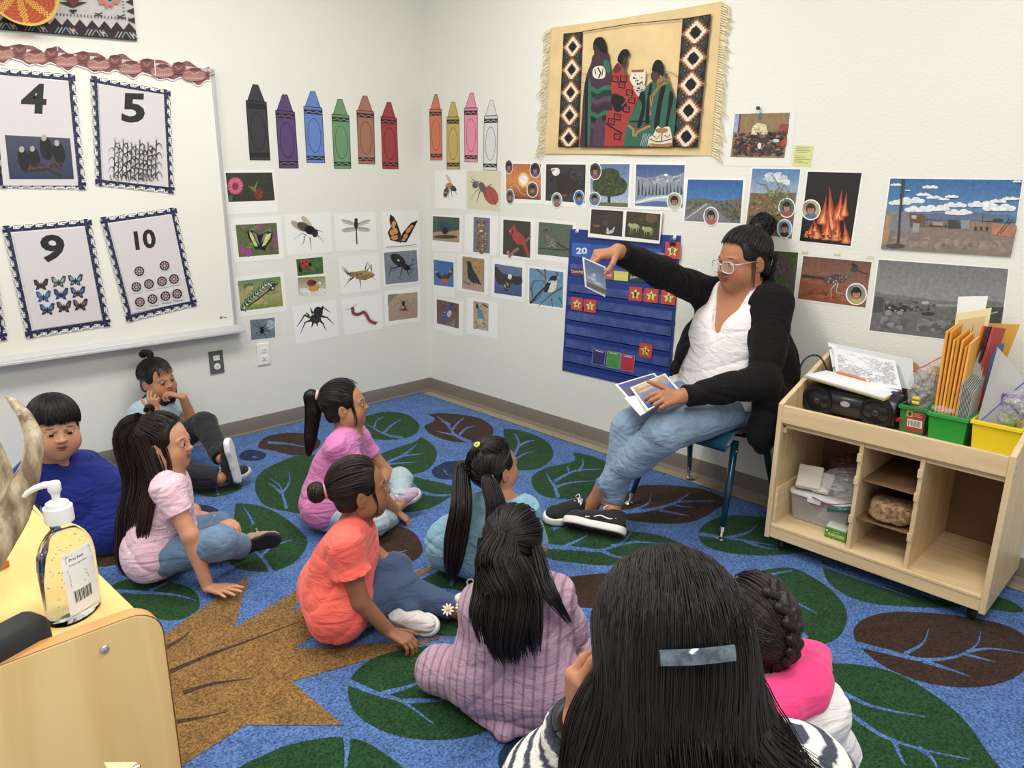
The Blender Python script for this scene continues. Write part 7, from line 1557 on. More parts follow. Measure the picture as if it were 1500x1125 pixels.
def hair_obj(parts, body, name='hair', seed=0, base=(26, 21, 20)):
 """parts: ('s', paths, radius profile, tip colour) strands or ('m', V, Q) solids"""
 out = []
 for i, p in enumerate(parts):
  if p[0] == 's': v, q = tubes(p[1], p[2], 4); out.append((v, q, strand_cols(p[1].shape[0], p[1].shape[1], 4, base, .6, seed+i, p[3] if len(p) > 3 else None)))
  else: out.append((p[1], p[2], np.tile(lin(tuple(int(v*.8) for v in base)), (len(p[1]), 1))))
 V, Q, C = join(out); return addm(name, V, Q, M_hair, body, smooth=True, vcols=C)
def rp(r, K=9): return np.interp(np.linspace(0, 1, K), [0, .15, .7, 1], [.5*r, r, r*.9, .35*r])

def hand(S, wrist, dirv, back, s=.70, curl=.5, thumb=1, spread=.1, k=.004, curls=None, thumb_in=.0):
 """five separate fingers; thumb=+1 or -1 picks the side, back is the back-of-hand normal"""
 d = unit(dirv); b = unit(np.array(back)-d*(np.array(back)@d)); l = np.cross(b, d)*thumb; w = np.array(wrist, float)
 P = lambda f, x, z: w+(d*f+l*x+b*z)*s
 for x, f in ((-.028, .078), (-.010, .086), (.010, .088), (.027, .084)): S.cap(P(.004, x*.5, 0), P(f, x, .001), .0125*s, .0108*s, .010*s)
 S.cap(P(.02, .024, -.006), P(.055, .022, -.007), .013*s, .010*s, .01*s)
 for i, (x, f, L) in enumerate(((.028, .086, .070), (.0095, .090, .079), (-.0095, .087, .073), (-.0275, .078, .057))):
  c = curl if curls is None else curls[i]; ang = -spread*(x/.028); dd = unit(d*math.cos(ang)-l*math.sin(ang)); bb = b; p = P(f, x, .001); r = (.0092, .0084, .0076, .0066)
  for j, frac in enumerate((.45, .31, .24)):
   a = c*(1.0 if j == 0 else 1.15); nd = unit(dd*math.cos(a)-bb*math.sin(a)); bb = unit(bb*math.cos(a)+dd*math.sin(a)); dd = nd; q = p+dd*L*frac*s; kk = (.9 if i == 3 else 1)*s; S.cap(p, q, r[j]*kk, r[j+1]*kk, .0018*s); p = q
 td = unit(d*.72+l*.68-b*(.18+thumb_in)); p = P(.022, .030, -.006)
 for j, (L, r0, r1) in enumerate(((.040, .0125, .0105), (.030, .0102, .0092), (.024, .0090, .0072))): q = p+td*L*s; S.cap(p, q, r0*s, r1*s, .004*s); p = q; td = unit(td+d*.22-b*(.10+thumb_in*.5)-l*thumb_in)
 return S
class Fig:
 """base point on the floor and facing; local axes forward, left, up"""
 def __init__(s, base, fwd): s.b = np.array([base[0], base[1], RZ]); s.f = unit([fwd[0], fwd[1], 0]); s.l = np.array([-s.f[1], s.f[0], 0])
 def P(s, f, l, u): return s.b+s.f*f+s.l*l+np.array([0, 0, u])
 def L(s, px, py, l): return s._pl(px, py, s.l, l)
 def F(s, px, py, f): return s._pl(px, py, s.f, f)
 def _pl(s, px, py, n, o): D = CF+(px-750)/FPX*CR-(py-562.5)/FPX*CU; t = (o-(CAM-s.b)@n)/(D@n); return CAM+t*D
def shoe(name, heel, toe, up, w, cu, cs, par, laces=None, thick=.022, high=.05, stripe=None, sole_m=None):
 heel, toe = np.array(heel, float), np.array(toe, float); d = unit(toe-heel); u = unit(np.array(up)-d*(np.array(up)@d)); l = np.cross(u, d); L = np.linalg.norm(toe-heel); R = np.stack([d, l, u], 1)
 S = SDF(); P = lambda f, x, z: heel+d*f*L+l*x+u*z
 S.chain([P(.12, 0, .0), P(.45, 0, .0), P(.80, 0, .0), P(.90, 0, .0)], [w*.40, w*.38, w*.47, w*.42], .01); S.half(P(0, 0, thick*.55), u); S.half(P(0, 0, -thick*.45), -u)
 V, Q = S.mesh(.003); so = addm('sole', V, Q, cs, par, smooth=True)
 S = SDF(); S.cap(P(.16, 0, .022), P(.16, 0, high), w*.36, w*.34, .02); S.cap(P(.14, 0, .02), P(.5, 0, .020), w*.38, w*.37, .02); S.cap(P(.35, 0, .04), P(.62, 0, .022), w*.30, w*.34, .02); S.cap(P(.55, 0, .014), P(.86, 0, .010), w*.38, w*.40, .02); S.half(P(0, 0, thick*.5), -u); S.half(P(0, 0, high+.012), u)
 V, Q = S.mesh(.003); up_ = addm(name, V, Q, cu, par, smooth=True); so.parent = up_; so.matrix_parent_inverse = Matrix.Identity(4)
 if laces is not None:
  mb = MB()
  for i in range(5):
   f = .36+.075*i; z = high*.95-.006*i*1.3+.012-.002*i; mb.tube([P(f, -.017, z-.004), P(f+.02, 0, z+.004), P(f+.035, .017, z-.004)], .0022, 6); mb.tube([P(f, .017, z-.004), P(f+.02, 0, z+.0055), P(f+.035, -.017, z-.004)], .0022, 6)
  mb.tube(smooth_open([P(.34, 0, high+.008), P(.33, .02, high+.022), P(.38, .034, high+.006), P(.35, .008, high+.010)]), .002, 6); mb.tube(smooth_open([P(.34, 0, high+.008), P(.34, -.02, high+.020), P(.40, -.032, high+.002)]), .002, 6); mb.build('laces', laces, up_, smooth=True)
 if stripe is not None:
  for sd in (-1, 1):
   mb = MB(); pts = [P(a, sd*(w*.385+b), c) for a, b, c in ((.12, -.002, high*.62), (.25, .000, high*.50), (.40, -.001, high*.60), (.52, .001, high*.45), (.66, .001, high*.36))]; mb.tube(smooth_open([tuple(p) for p in pts]), .0042, 6, flat=.5); mb.build('side_stripe', stripe, up_, smooth=True)
 return up_
def cloth(name, S, m, par, h=.0045, noise=(.002, 55, 1), fn=None, smooth=1):
 V, Q = S.mesh(h, noise=noise, smooth=smooth); return addm(name, V, Q, m, par, smooth=True, vcols=fn(V) if fn else None)
def person(name_label, base): return thing('person', base, name_label, 'person')
def bones(nm, **kw):
 if DEBUG:
  print('BONES', nm, {k: round(float(np.linalg.norm(np.array(a)-np.array(b))), 3) for k, (a, b) in kw.items()})
def body_fine(H, hands=()):
 r = .125*H.s/.82*1.0; f = [(H.c-r, H.c+r, .0025)]
 for c, q in hands: f.append((np.array(c)-q, np.array(c)+q, .0025))
 return f
def torso(S, sL, sR, hL, hR, w=1.0, g=0.0, k=.05, neck=None, waist=.5, chest_r=.066, belly_r=.070, hip_r=.078, lean=None):
 """trunk between shoulders and hips; g thickens it for clothing"""
 sL, sR, hL, hR = map(lambda v: np.array(v, float), (sL, sR, hL, hR)); ms, mh = (sL+sR)/2, (hL+hR)/2; ls, lh = (sL-sR)/2, (hL-hR)/2
 u = unit(ms-mh); tz = min(1.12, chest_r/.066)
 for q in (1, -1): S.cap(ms+u*.034*tz, ms+ls*q*.62+u*.004, .034*w*tz+g*.6, .034*w+g, k*.7)
 S.cap(ms+ls*.80, ms-ls*.80, .036*w+g, None, k); c = ms*.70+mh*.30; S.cap(c+ls*.42, c-ls*.42, chest_r*w+g, None, k); c = ms*waist+mh*(1-waist)+(0 if lean is None else np.array(lean)); S.cap(c+ls*.30, c-ls*.30, belly_r*w+g, None, k); c = ms*.2+mh*.8; S.cap(c+lh*.7, c-lh*.7, (belly_r+hip_r)/2*w+g, None, k); S.cap(hL, hR, hip_r*w+g, None, k)
 return S
# ================================================================= the people
SK1, SK2, SK3 = (196, 146, 116), (178, 128, 98), (150, 104, 78)
A = np.array
def kid(label, g, hd, skin, sh, hp, arms, legs_, shirt, pants, hands=(), cheek=1.1, mouth=0, w=1.0, eyes=(0, 0), hem=.035, nk=.052, sleeve_r=(.040, .043), pant_end=.9, pant_r=(.070, .053, .045), neck_dir=(0, .01, -.06), fine=(), shirt_g=.010, tor=None, do_eyes=True):
 """arms: (shoulder, elbow, wrist) right then left; legs_: (hip, knee, ankle)"""
 t = person(label, g.b); sR, sL = sh; hR, hL = hp; tor = tor or {}
 bones(label[:24], up=(arms[0][0], arms[0][1]), fore=(arms[0][1], arms[0][2]), upL=(arms[1][0], arms[1][1]), foreL=(arms[1][1], arms[1][2]), th=legs_[0][:2], sh=legs_[0][1:], thL=legs_[1][:2], shL=legs_[1][1:], spine=((A(sR)+A(sL))/2, (A(hR)+A(hL))/2), head=(hd.c, (A(sL)+A(sR))/2), sw=(sL, sR))
 S = SDF(); hd.skull(S, cheek=cheek, mouth=mouth); S.cap(hd.w(0, -.02, -.07), (A(sL)+A(sR))/2+A((0, 0, -.01)), .034, .042, .02); torso(S, sL, sR, hL, hR, w=w*.95, **tor)
 for a, e, r in arms: S.chain([a, e, r], [.033, .027, .019], .012)
 for h_, k_, a_ in legs_: S.chain([h_, k_, a_], [.055, .042, .028], .02)
 hf = []
 S.half((0, 0, RZ+.001), (0, 0, -1))
 for h_ in hands: hand(S, **h_); hf.append((A(h_['wrist'])+unit(h_['dirv'])*.05, .055))
 V, Q = S.mesh(.006, fine=body_fine(hd, hf)); bd = addm('body', V, Q, M_skin, t, smooth=True, vcols=scalp(hd, V, paint(V, skin, hd.spots(skin, None)), front=.57))
 if do_eyes: hd.eyes(bd, eyes)
 S = SDF(); S.cap(hL, hR, .073, None, .04)
 for h_, k_, a_ in legs_:
  S.cap(h_, k_, pant_r[0], pant_r[1], .03); S.cyl(k_, A(k_)*(1-pant_end)+A(a_)*pant_end, pant_r[1], pant_r[2], .02); S.cap(k_, k_, pant_r[1], None, .01)
 S.half((0, 0, RZ+.003), (0, 0, -1)); cloth(pants[0], S, pants[1], t, noise=(.0028, 55, 5))
 S = SDF(); torso(S, sL, sR, A(hL)+(0, 0, .012), A(hR)+(0, 0, .012), g=shirt_g, w=w, **tor)
 for a, e, _ in arms: a, e = A(a), A(e); fr = shirt[2]; S.cap(a, a, sleeve_r[0], None, .03); S.cyl(a+(a-e)*.05, a*(1-fr)+e*fr, sleeve_r[0], sleeve_r[1], .03)
 u_ = unit((A(sL)+A(sR))/2-(A(hL)+A(hR))/2); nb_ = (A(sL)+A(sR))/2; S.cap(nb_+u_*.066+unit(A((hd.R[0, 1], hd.R[1, 1], 0)))*.012, hd.w(0, .01, -.05), .043, .050, .005, 's'); S.half(A(hL)*.5+A(hR)*.5-A((0, 0, hem+.02)), (0, 0, -1))
 if len(shirt) > 3: shirt[3](S)
 S.half((0, 0, RZ+.004), (0, 0, -1)); cloth(shirt[0], S, shirt[1], t, noise=(.0034, 42, 3), h=.0042, fn=shirt[4] if len(shirt) > 4 else None)
 return t, bd
def H_(wrist, dirv, back, s=.68, curl=.4, thumb=1, **k): return dict(wrist=A(wrist, float), dirv=A(dirv, float), back=A(back, float), s=s, curl=curl, thumb=thumb, **k)
def ring_tie(parent, c, R_, r, col, name='hair_tie', tw=.006):
 mb = MB(); P = [c+R_@(r*A((math.cos(a), math.sin(a), 0))) for a in np.linspace(0, 2*PI, 17)]; mb.tube(P, tw, 8, cap=False); return mb.build(name, mat('tie_%d_%d_%d' % col, col, rough=.6), parent, smooth=True)
def frame_of(n): n = unit(n); a = unit(np.cross(n, (.1, .2, 1))); return np.stack([a, np.cross(n, a), n], 1)
def core(pts, r, k=.03): S = SDF(); S.chain(pts, r, k); V, Q = S.mesh(.006); return ('m', V, Q)

# ---- girl in the pink flowered top
g = Fig(J(240, 838, z=RZ), (.72, -.69)); hd = Head(g.L(241, 648, 0), (.73, -.68), .82); Rh = g.L(306, 840, -.15)
sR, sL, hR, hL = g.L(245, 716, -.10), g.L(250, 706, .10), g.P(0, -.07, .09), g.P(0, .07, .09); eR, wR = g.L(278, 784, -.14), g.L(301, 829, -.15); wR[2] = RZ+.03
eL, wL = g.L(268, 752, .14), g.P(.17, .09, .15); kR, kL, aR, aL = g.L(322, 795, -.12), g.L(318, 772, .10), g.L(352, 800, .02), g.L(300, 800, .06)
mt = clothmat('floral_cotton', (226, 190, 204)); nt = mt.node_tree; tc = nt.nodes.new('ShaderNodeTexCoord'); vo = nt.nodes.new('ShaderNodeTexVoronoi'); vo.inputs['Scale'].default_value = 46; vo.inputs['Randomness'].default_value = .9; nt.links.new(tc.outputs['Object'], vo.inputs['Vector'])
nz = nt.nodes.new('ShaderNodeTexNoise'); nz.inputs['Scale'].default_value = 160; nt.links.new(tc.outputs['Object'], nz.inputs['Vector']); ad = nt.nodes.new('ShaderNodeMath'); ad.operation = 'MULTIPLY_ADD'; nt.links.new(nz.outputs['Fac'], ad.inputs[0]); ad.inputs[1].default_value = .26; nt.links.new(vo.outputs['Distance'], ad.inputs[2])
rm = nt.nodes.new('ShaderNodeValToRGB'); e_ = rm.color_ramp.elements; e_[0].position = 0; e_[0].color = rgba((84, 70, 80)); e_[1].position = .235; e_[1].color = rgba((96, 80, 90)); x_ = e_.new(.25); x_.color = rgba((244, 238, 242)); x_ = e_.new(.33); x_.color = rgba((244, 238, 242)); x_ = e_.new(.35); x_.color = rgba((226, 190, 204)); nt.links.new(ad.outputs[0], rm.inputs['Fac']); nt.links.new(rm.outputs['Color'], nt.nodes['Principled BSDF'].inputs['Base Color'])
t, bd = kid('person with waist-long dark hair, pale pink patterned top and jeans, leaning on one hand', g, hd, SK1, (sR, sL), (hR, hL), [(sR, eR, wR), (sL, eL, wL)], [(hR, kR, aR), (hL, kL, aL)],
 ('shirt', mt, .55), ('jeans', clothmat('denim_mid', (98, 126, 154), var=.16, vscale=14, bump=.5, bscale=600)), [H_(wR, CR-CF*.35+A((0, 0, -.05)), (0, 0, 1), .72, .05, 1, spread=.32), H_(wL, wL-eL, (0, 0, 1), .66, .5, -1)], cheek=1.12, w=1.04, eyes=(0, .15), pant_end=.95)
tan_, so_ = clothmat('shoe_tan', (160, 128, 104)), mat('sole_black', (26, 24, 24), rough=.7, bump=.6, bscale=300)
shoe('shoe', aR+g.f*.0-(0, 0, .01)+g.f*.005, aR+g.f*.13+(0, 0, .03), -unit(CR*-.3+CF*-1)+A((0, 0, .5)), .062, tan_, so_, t, thick=.016, laces=mat('lace_pink', (222, 170, 160), rough=.8)); shoe('shoe', aL+g.l*.03-(0, 0, .02), aL+g.l*.03+g.f*.12-(0, 0, .02), (0, 0, 1), .06, tan_, so_, t, thick=.016)
Vc, Qc = hair_cap(hd); P1, _ = pulled(hd, (0, -.75, .45), 560, 11, front=.60, side=.08); tie = hd.surf(unit((0, -.75, .45)), .012); DB_ = (60, 40, 30)
bk = [hd.surf(unit((0, -.72, .65)), -.01), hd.surf(unit((0, -.98, .0)), .012), g.L(209, 705, 0), g.L(197, 760, 0), g.L(191, 812, 0), g.L(194, 842, 0)]; sd = [hd.surf(unit((.8, -.6, .3)), .002), g.L(226, 700, -.07), g.L(220, 745, -.10), g.L(212, 790, -.10), g.L(206, 825, -.09)]; fr = [hd.surf(unit((.80, .35, .05)), .003), hd.w(.074, .040, -.06), hd.w(.076, .035, -.13), hd.w(.08, .02, -.19)]
ha = hair_obj([('m', Vc, Qc), core([hd.surf(unit((0, -.9, .2)), -.02)]+bk[1:5], [.03, .044, .052, .046, .03]), ('s', P1, rp(.0015), None), ('s', bundle(bk, [.040, .060, .062, .058, .048, .032], 1000, seed=12, wisp=.25), rp(.0014, 22), DB_), ('s', bundle([hd.surf(unit((.4, -.85, .2)), -.01), g.L(216, 700, -.04), g.L(208, 752, -.06), g.L(202, 805, -.06), g.L(200, 838, -.06)], [.036, .048, .050, .044, .03], 620, seed=15, wisp=.3), rp(.0014, 22), DB_), ('s', bundle(sd, [.036, .038, .038, .032, .018], 420, seed=13, wisp=.35), rp(.0015, 22), DB_), ('s', bundle(fr, [.010, .008, .010, .012], 24, K=14, seed=14, wisp=.5), rp(.0010, 14))], t, seed=3, base=(34, 25, 22))
tie = hd.surf(unit((0, -.35, .93)), .006); ring_tie(ha, tie, frame_of(hd.R@A((0, -1, .6))), .013, (48, 36, 40)); P = [tie+hd.R@A((0, -.008, .006)), tie+hd.R@A((0, .004, .022)), tie+hd.R@A((0, .016, .012))]; V, Q = tubes(bundle(P, [.012, .014, .006], 60, K=10, seed=5), rp(.0016, 10)); addm('top_knot', V, Q, M_hair, ha, smooth=True, vcols=np.tile(lin((34, 25, 22)), (len(V), 1)))

# ---- girl in the orchid pink t-shirt with a long ponytail
g = Fig(J(480, 765, z=RZ), (.78, -.62)); hd = Head(g.L(505, 593, 0), (.80, -.60), .80, pitch=-.08)
sR, sL, hR, hL = g.L(496, 655, -.12), g.L(522, 640, .12), g.P(0, -.08, .09), g.P(0, .08, .09); eR, wR = g.L(547, 712, -.12), g.L(580, 748, -.04); eL, wL = g.L(566, 692, .12), g.L(559, 706, .03)
kR, kL, aR, aL = g.L(548, 764, -.16), g.L(585, 703, .13), g.L(575, 760, .02), g.L(585, 738, .0)
t, bd = kid('person in an orchid pink t-shirt and pale jeans with a long black ponytail, looking up', g, hd, SK2, (sR, sL), (hR, hL), [(sR, eR, wR), (sL, eL, wL)], [(hR, kR, aR), (hL, kL, aL)],
 ('shirt', clothmat('orchid_cotton', (206, 122, 178)), .52), ('jeans', clothmat('denim_pale', (170, 188, 198), var=.1, vscale=12, bump=.5, bscale=600)), [H_(wR, g.f*.6+A((0, 0, -.6)), (0, 0, 1), .68, .35, 1), H_(wL, (-g.l*.7+g.f*.1+A((0, 0, -.7))), g.f, .66, .3, -1)], cheek=1.1, w=1.05, eyes=(.0, .25))
lav = clothmat('shoe_lavender', (186, 160, 184)); ls = mat('sole_pale', (206, 190, 204), rough=.6)
shoe('shoe', g.L(572, 745, .02), g.L(612, 722, .05), -CF*.5+A((0, 0, 1)), .065, lav, ls, t, laces=mat('lace_white', (226, 226, 222), rough=.8)); shoe('shoe', g.L(560, 775, .02), g.L(590, 775, .05), (0, 0, 1), .06, lav, ls, t)
Vc, Qc = hair_cap(hd); td = unit((0, -.93, .30)); P1, _ = pulled(hd, td, 560, 21, front=.58, side=.05); tp = hd.surf(td, .008)
tail = [tp, tp+hd.R@A((0, -.030, .002)), g.L(459, 600, 0), g.L(455, 640, 0), g.L(452, 668, 0)]; ha = hair_obj([('m', Vc, Qc), core(tail, [.012, .020, .024, .018, .006], .01), ('s', P1, rp(.0015), None), ('s', bundle(tail, [.010, .026, .032, .026, .010], 380, seed=22, wisp=.25, flat=(1, .7)), rp(.0016, 22), None), ('s', bundle([hd.surf(unit((.75, .5, .1)), .002), hd.w(.07, .05, -.05), hd.w(.072, .04, -.10)], [.006, .006, .008], 16, K=10, seed=23, wisp=.5), rp(.0009, 10), None)], t, seed=5, base=(24, 20, 20))
ring_tie(ha, tp+hd.R@A((0, -.006, 0)), frame_of(hd.R@td), .015, (226, 180, 170))

# ---- girl in the coral top with a low bun
g = Fig(J(490, 922, z=RZ), (.93, -.36)); hd = Head(g.L(527, 716, 0), (.90, -.43), .80, pitch=-.05)
sR, sL, hR, hL = g.L(503, 797, -.11), g.L(528, 777, .11), g.P(0, -.075, .09), g.P(0, .075, .09); eR, wR = g.L(527, 880, -.14), g.L(570, 925, -.16); wR[2] = max(wR[2], .045); eL, wL = g.P(.12, .12, .22), g.P(.20, .02, .15)
kR, kL = J(592, 862, z=.11), J(578, 832, z=.15); aR, aL = J(668, 893, z=.05), J(600, 905, z=.055)
def ruffle(S):
 for s_, e_ in ((sR, eR), (sL, eL)):
  a = A(s_)*.72+A(e_)*.28; b = A(s_)*.48+A(e_)*.52; S.cyl(a, b, .040, .060, .008)
t, bd = kid('person in a coral top with ruffled sleeves, navy leggings and hair in a low bun', g, hd, SK3, (sR, sL), (hR, hL), [(sR, eR, wR), (sL, eL, wL)], [(hR, kR, aR), (hL, kL, aL)],
 ('shirt', clothmat('coral_cotton', (246, 106, 94)), .40, ruffle), ('leggings', clothmat('legging_navy', (62, 80, 112), var=.08, vscale=12)), [H_(wR, J(597, 938, z=.05)-wR, (0, 0, 1), .72, .55, 1), H_(wL, wL-eL, (0, 0, 1), .66, .5, -1)], cheek=1.1, w=1.02, pant_end=.96, pant_r=(.070, .050, .038))
wh = clothmat('shoe_white', (214, 208, 206)); ws = mat('sole_white', (226, 224, 220), rough=.5, bump=.4, bscale=160)
shoe('shoe', J(580, 905, z=.035), J(636, 918, z=.035), unit(A((0, 0, .55))-CF*.8), .072, wh, ws, t); shoe('shoe', J(672, 897, z=.035), J(712, 905, z=.04), (0, 0, 1), .07, wh, ws, t)
for i, (px, py) in enumerate(((656, 893), (676, 890))):
 c = J(px, py, z=.085); n = unit(-CF*1.0+A((0, 0, .5))); Fm = frame_of(n); mb = MB()
 for k in range(9): a = 2*PI*k/9; q = c+Fm@(.012*A((math.cos(a), math.sin(a), 0))); R_ = Fm@np.array(Matrix.Rotation(a, 3, 'Z'))@np.diag((1.0, .42, .25)); mb.lathe([(0, -.008), (.005, -.006), (.0085, 0), (.005, .006), (0, .008)], q, 10, M=R_@np.array(Matrix.Rotation(PI/2, 3, 'Y')))
 d_ = mb.build('daisy_petals', mat('petal_white', (236, 232, 214), rough=.6), t, smooth=True); mb = MB(); mb.lathe([(0, .004), (.004, .003), (.0055, 0)], c+n*.002, 12, M=Fm); mb.build('daisy_centre', mat('daisy_yellow', (220, 190, 80), rough=.6), d_, smooth=True)
Vc, Qc = hair_cap(hd, back_z=-.05); td = unit((0, -.95, -.12)); P1, _ = pulled(hd, td, 560, 31, front=.60, side=.05); tp = hd.surf(td, .006); bc = tp+hd.R@A((0, -.030, .0))
S = SDF(); S.ell(bc, (.030, .026, .028), hd.R, .01); Vb, Qb = S.mesh(.004); rr = np.random.RandomState(6); Pb = []
for k in range(150):
 a0 = rr.uniform(0, 6.28); ph = rr.uniform(-1.2, 1.2); Pb.append([bc+hd.R@A((.0315*math.cos(a0+u*3.2)*math.cos(ph+.5*math.sin(u*3)), .028*math.sin(ph+.5*math.sin(u*3)), .0305*math.sin(a0+u*3.2)*math.cos(ph+.5*math.sin(u*3)))) for u in np.linspace(0, 1, 9)])
ha = hair_obj([('m', Vc, Qc), ('m', Vb, Qb), ('s', P1, rp(.0015), None), ('s', A(Pb), rp(.0018), None), ('s', bundle([hd.surf(unit((.75, .45, .0)), .002), hd.w(.07, .045, -.05), hd.w(.07, .03, -.10)], [.006, .006, .008], 16, K=10, seed=33, wisp=.5), rp(.0009, 10), None)], t, seed=7, base=(38, 26, 23))
ring_tie(ha, tp+hd.R@A((0, -.006, 0)), frame_of(hd.R@td), .018, (206, 150, 150))

# ---- girl with two yellow banded pigtails in a blue jacket, seen from behind
g = Fig(J(690, 846, z=RZ), (.86, .35)); hd = Head(g.F(724, 683, .02), (.95, -.10), .80, pitch=-.1)
sR, sL, hR, hL = g.F(768, 748, .0), g.F(692, 748, .0), g.P(0, -.08, .09), g.P(0, .08, .09); eR, wR = g.F(790, 800, .08), g.P(.22, -.06, .14); eL, wL = g.F(664, 805, .06), g.P(.22, .08, .14)
kR, kL, aR, aL = g.P(.18, -.11, .07), g.P(.18, .15, .08), g.P(.22, .03, .05), g.P(.15, -.03, .05)
den = clothmat('chambray', (126, 168, 186), var=.14, vscale=9, bump=.4, bscale=500)
t, bd = kid('person with two pigtails in yellow bands and a light blue denim jacket, back turned', g, hd, SK2, (sR, sL), (hR, hL), [(sR, eR, wR), (sL, eL, wL)], [(hR, kR, aR), (hL, kL, aL)],
 ('jacket', den, .95), ('leggings', clothmat('legging_steel', (110, 130, 146))), [H_(wR, wR-eR, (0, 0, 1), .66, .5, 1), H_(wL, wL-eL, (0, 0, 1), .66, .5, -1)], w=1.0, hem=.05, sleeve_r=(.044, .036), shirt_g=.014)
shoe('shoe', aR, aR+g.l*-.1, (0, 0, 1), .06, wh, ws, t)
mb = MB(); c = J(689, 853, z=.045); mb.tube([c+frame_of(-CF)@(.011*A((math.cos(a), math.sin(a), 0))) for a in np.linspace(0, 2*PI, 17)], .0028, 8, cap=False); mb.build('ring_pull', mat('ring_white', (226, 226, 222), rough=.3), t, smooth=True)
Vc, Qc = hair_cap(hd, back_z=-.075); P = []; T1, T2 = unit((-.70, -.72, -.30)), unit((.70, -.72, -.30)); T0 = unit((-.05, -.55, .80))
D0, D = pulled(hd, T1, 760, 41, front=.60, side=.0, K=9); D1, _ = pulled(hd, T2, 760, 41, front=.60, side=.0, K=9); D2, _ = pulled(hd, T0, 760, 41, front=.60, side=.0, K=9)
m0 = (D[:, 2] > .62); m1 = (~m0) & (D[:, 0] < -.02); m2 = (~m0) & (D[:, 0] > .02); c1, c2, c0 = hd.surf(T1, .006), hd.surf(T2, .006), hd.surf(T0, .008)
t1 = [c1, c1+hd.R@A((-.022, -.018, -.004)), g.F(676, 740, -.11), g.F(668, 790, -.13), g.F(664, 822, -.13), g.F(662, 846, -.12)]; t2 = [c2, c2+hd.R@A((.020, -.018, -.004)), g.F(727, 745, -.12), g.F(722, 790, -.14), g.F(718, 830, -.13)]
ha = hair_obj([('m', Vc, Qc), ('s', D0[m1], rp(.0016), None), ('s', D1[m2], rp(.0016), None), ('s', D2[m0], rp(.0016), None), core(t1, [.010, .018, .026, .028, .022, .008], .01), core(t2, [.010, .018, .024, .024, .010], .01), ('s', bundle(t1, [.010, .024, .034, .038, .032, .016], 430, seed=42, wisp=.25), rp(.0016, 22), (44, 30, 26)), ('s', bundle(t2, [.010, .024, .032, .032, .018], 380, seed=43, wisp=.25), rp(.0016, 22), (44, 30, 26)), ('s', bundle([c0, c0+hd.R@A((0, -.02, -.01)), c0*.5+c1*.25+c2*.25+hd.R@A((0, -.02, -.01)), c1*.5+c2*.5], [.006, .009, .012, .010], 70, K=12, seed=44), rp(.0014, 12), None)], t, seed=9, base=(26, 21, 21))
for c, T_, r in ((c1, T1, .013), (c2, T2, .013), (c0, T0, .008)): ring_tie(ha, c+hd.R@(T_*.006), frame_of(hd.R@T_), r, (226, 218, 90), tw=.0055 if r > .01 else .004)

# ---- girl in the ribbed lilac outfit, seen from behind
g = Fig(J(752, 1050, z=RZ), (.85, .50)); hd = Head(g.F(755, 797, .03), (.90, .40), .82, pitch=-.05)
sR, sL, hR, hL = g.F(812, 874, .0), g.F(703, 888, .0), g.P(0, -.085, .09), g.P(0, .085, .09); eR, wR = g.F(846, 930, .10), g.P(.2, -.05, .2); eL, wL = g.F(690, 965, .10), g.P(.2, .10, .16)
kL, kR = J(642, 982, z=.075), g.P(.16, -.20, .085); aR, aL = g.P(.22, .04, .05), g.P(.20, .02, .05)
rib = clothmat('ribbed_knit', (172, 140, 160), bump=.6, bscale=260); nt = rib.node_tree; tc = nt.nodes.new('ShaderNodeTexCoord'); wv = nt.nodes.new('ShaderNodeTexWave'); mp = nt.nodes.new('ShaderNodeMapping'); mp.inputs['Rotation'].default_value = (0, 0, math.atan2(g.f[1], g.f[0])*-1-PI/2); nt.links.new(tc.outputs['Object'], mp.inputs['Vector']); nt.links.new(mp.outputs['Vector'], wv.inputs['Vector']); wv.inputs['Scale'].default_value = 13.0; wv.inputs['Distortion'].default_value = .6; wv.inputs['Detail Scale'].default_value = 2
rm = nt.nodes.new('ShaderNodeValToRGB'); rm.color_ramp.elements[0].position = .03; rm.color_ramp.elements[0].color = rgba((144, 114, 134)); rm.color_ramp.elements[1].position = .28; rm.color_ramp.elements[1].color = rgba((180, 148, 168)); nt.links.new(wv.outputs['Fac'], rm.inputs['Fac']); nt.links.new(rm.outputs['Color'], nt.nodes['Principled BSDF'].inputs['Base Color'])
bp = [n for n in nt.nodes if n.type == 'BUMP'][0]; ad = nt.nodes.new('ShaderNodeMath'); ad.operation = 'ADD'; nz = bp.inputs['Height'].links[0].from_socket; sc_ = nt.nodes.new('ShaderNodeMath'); sc_.operation = 'MULTIPLY'; sc_.inputs[1].default_value = 2.5; nt.links.new(rm.outputs['Color'], sc_.inputs[0]); nt.links.new(nz, ad.inputs[0]); nt.links.new(sc_.outputs[0], ad.inputs[1]); nt.links.new(ad.outputs[0], bp.inputs['Height']); bp.inputs['Distance'].default_value = .003
t, bd = kid('person in a ribbed lilac knit outfit with long dark hair, seated back turned', g, hd, SK2, (sR, sL), (hR, hL), [(sR, eR, wR), (sL, eL, wL)], [(hR, kR, aR), (hL, kL, aL)],
 ('sweater', rib, .95), ('trousers', rib), [H_(wR, wR-eR, (0, 0, 1), .68, .5, 1), H_(wL, wL-eL, (0, 0, 1), .68, .5, -1)], w=1.0, hem=.055, sleeve_r=(.046, .038), pant_r=(.076, .062, .050), shirt_g=.014, tor=dict(belly_r=.072, hip_r=.082))
S = SDF(); S.chain([A(hL)+(0, 0, -.06)+g.l*.02-g.f*.03, (A(hL)+A(hR))/2-g.f*.085-(0, 0, .062), A(hR)+(0, 0, -.06)-g.l*.02-g.f*.03], [.020, .022, .020], .02); cloth('rolled_hem', S, rib, t, noise=(.002, 60, 4))
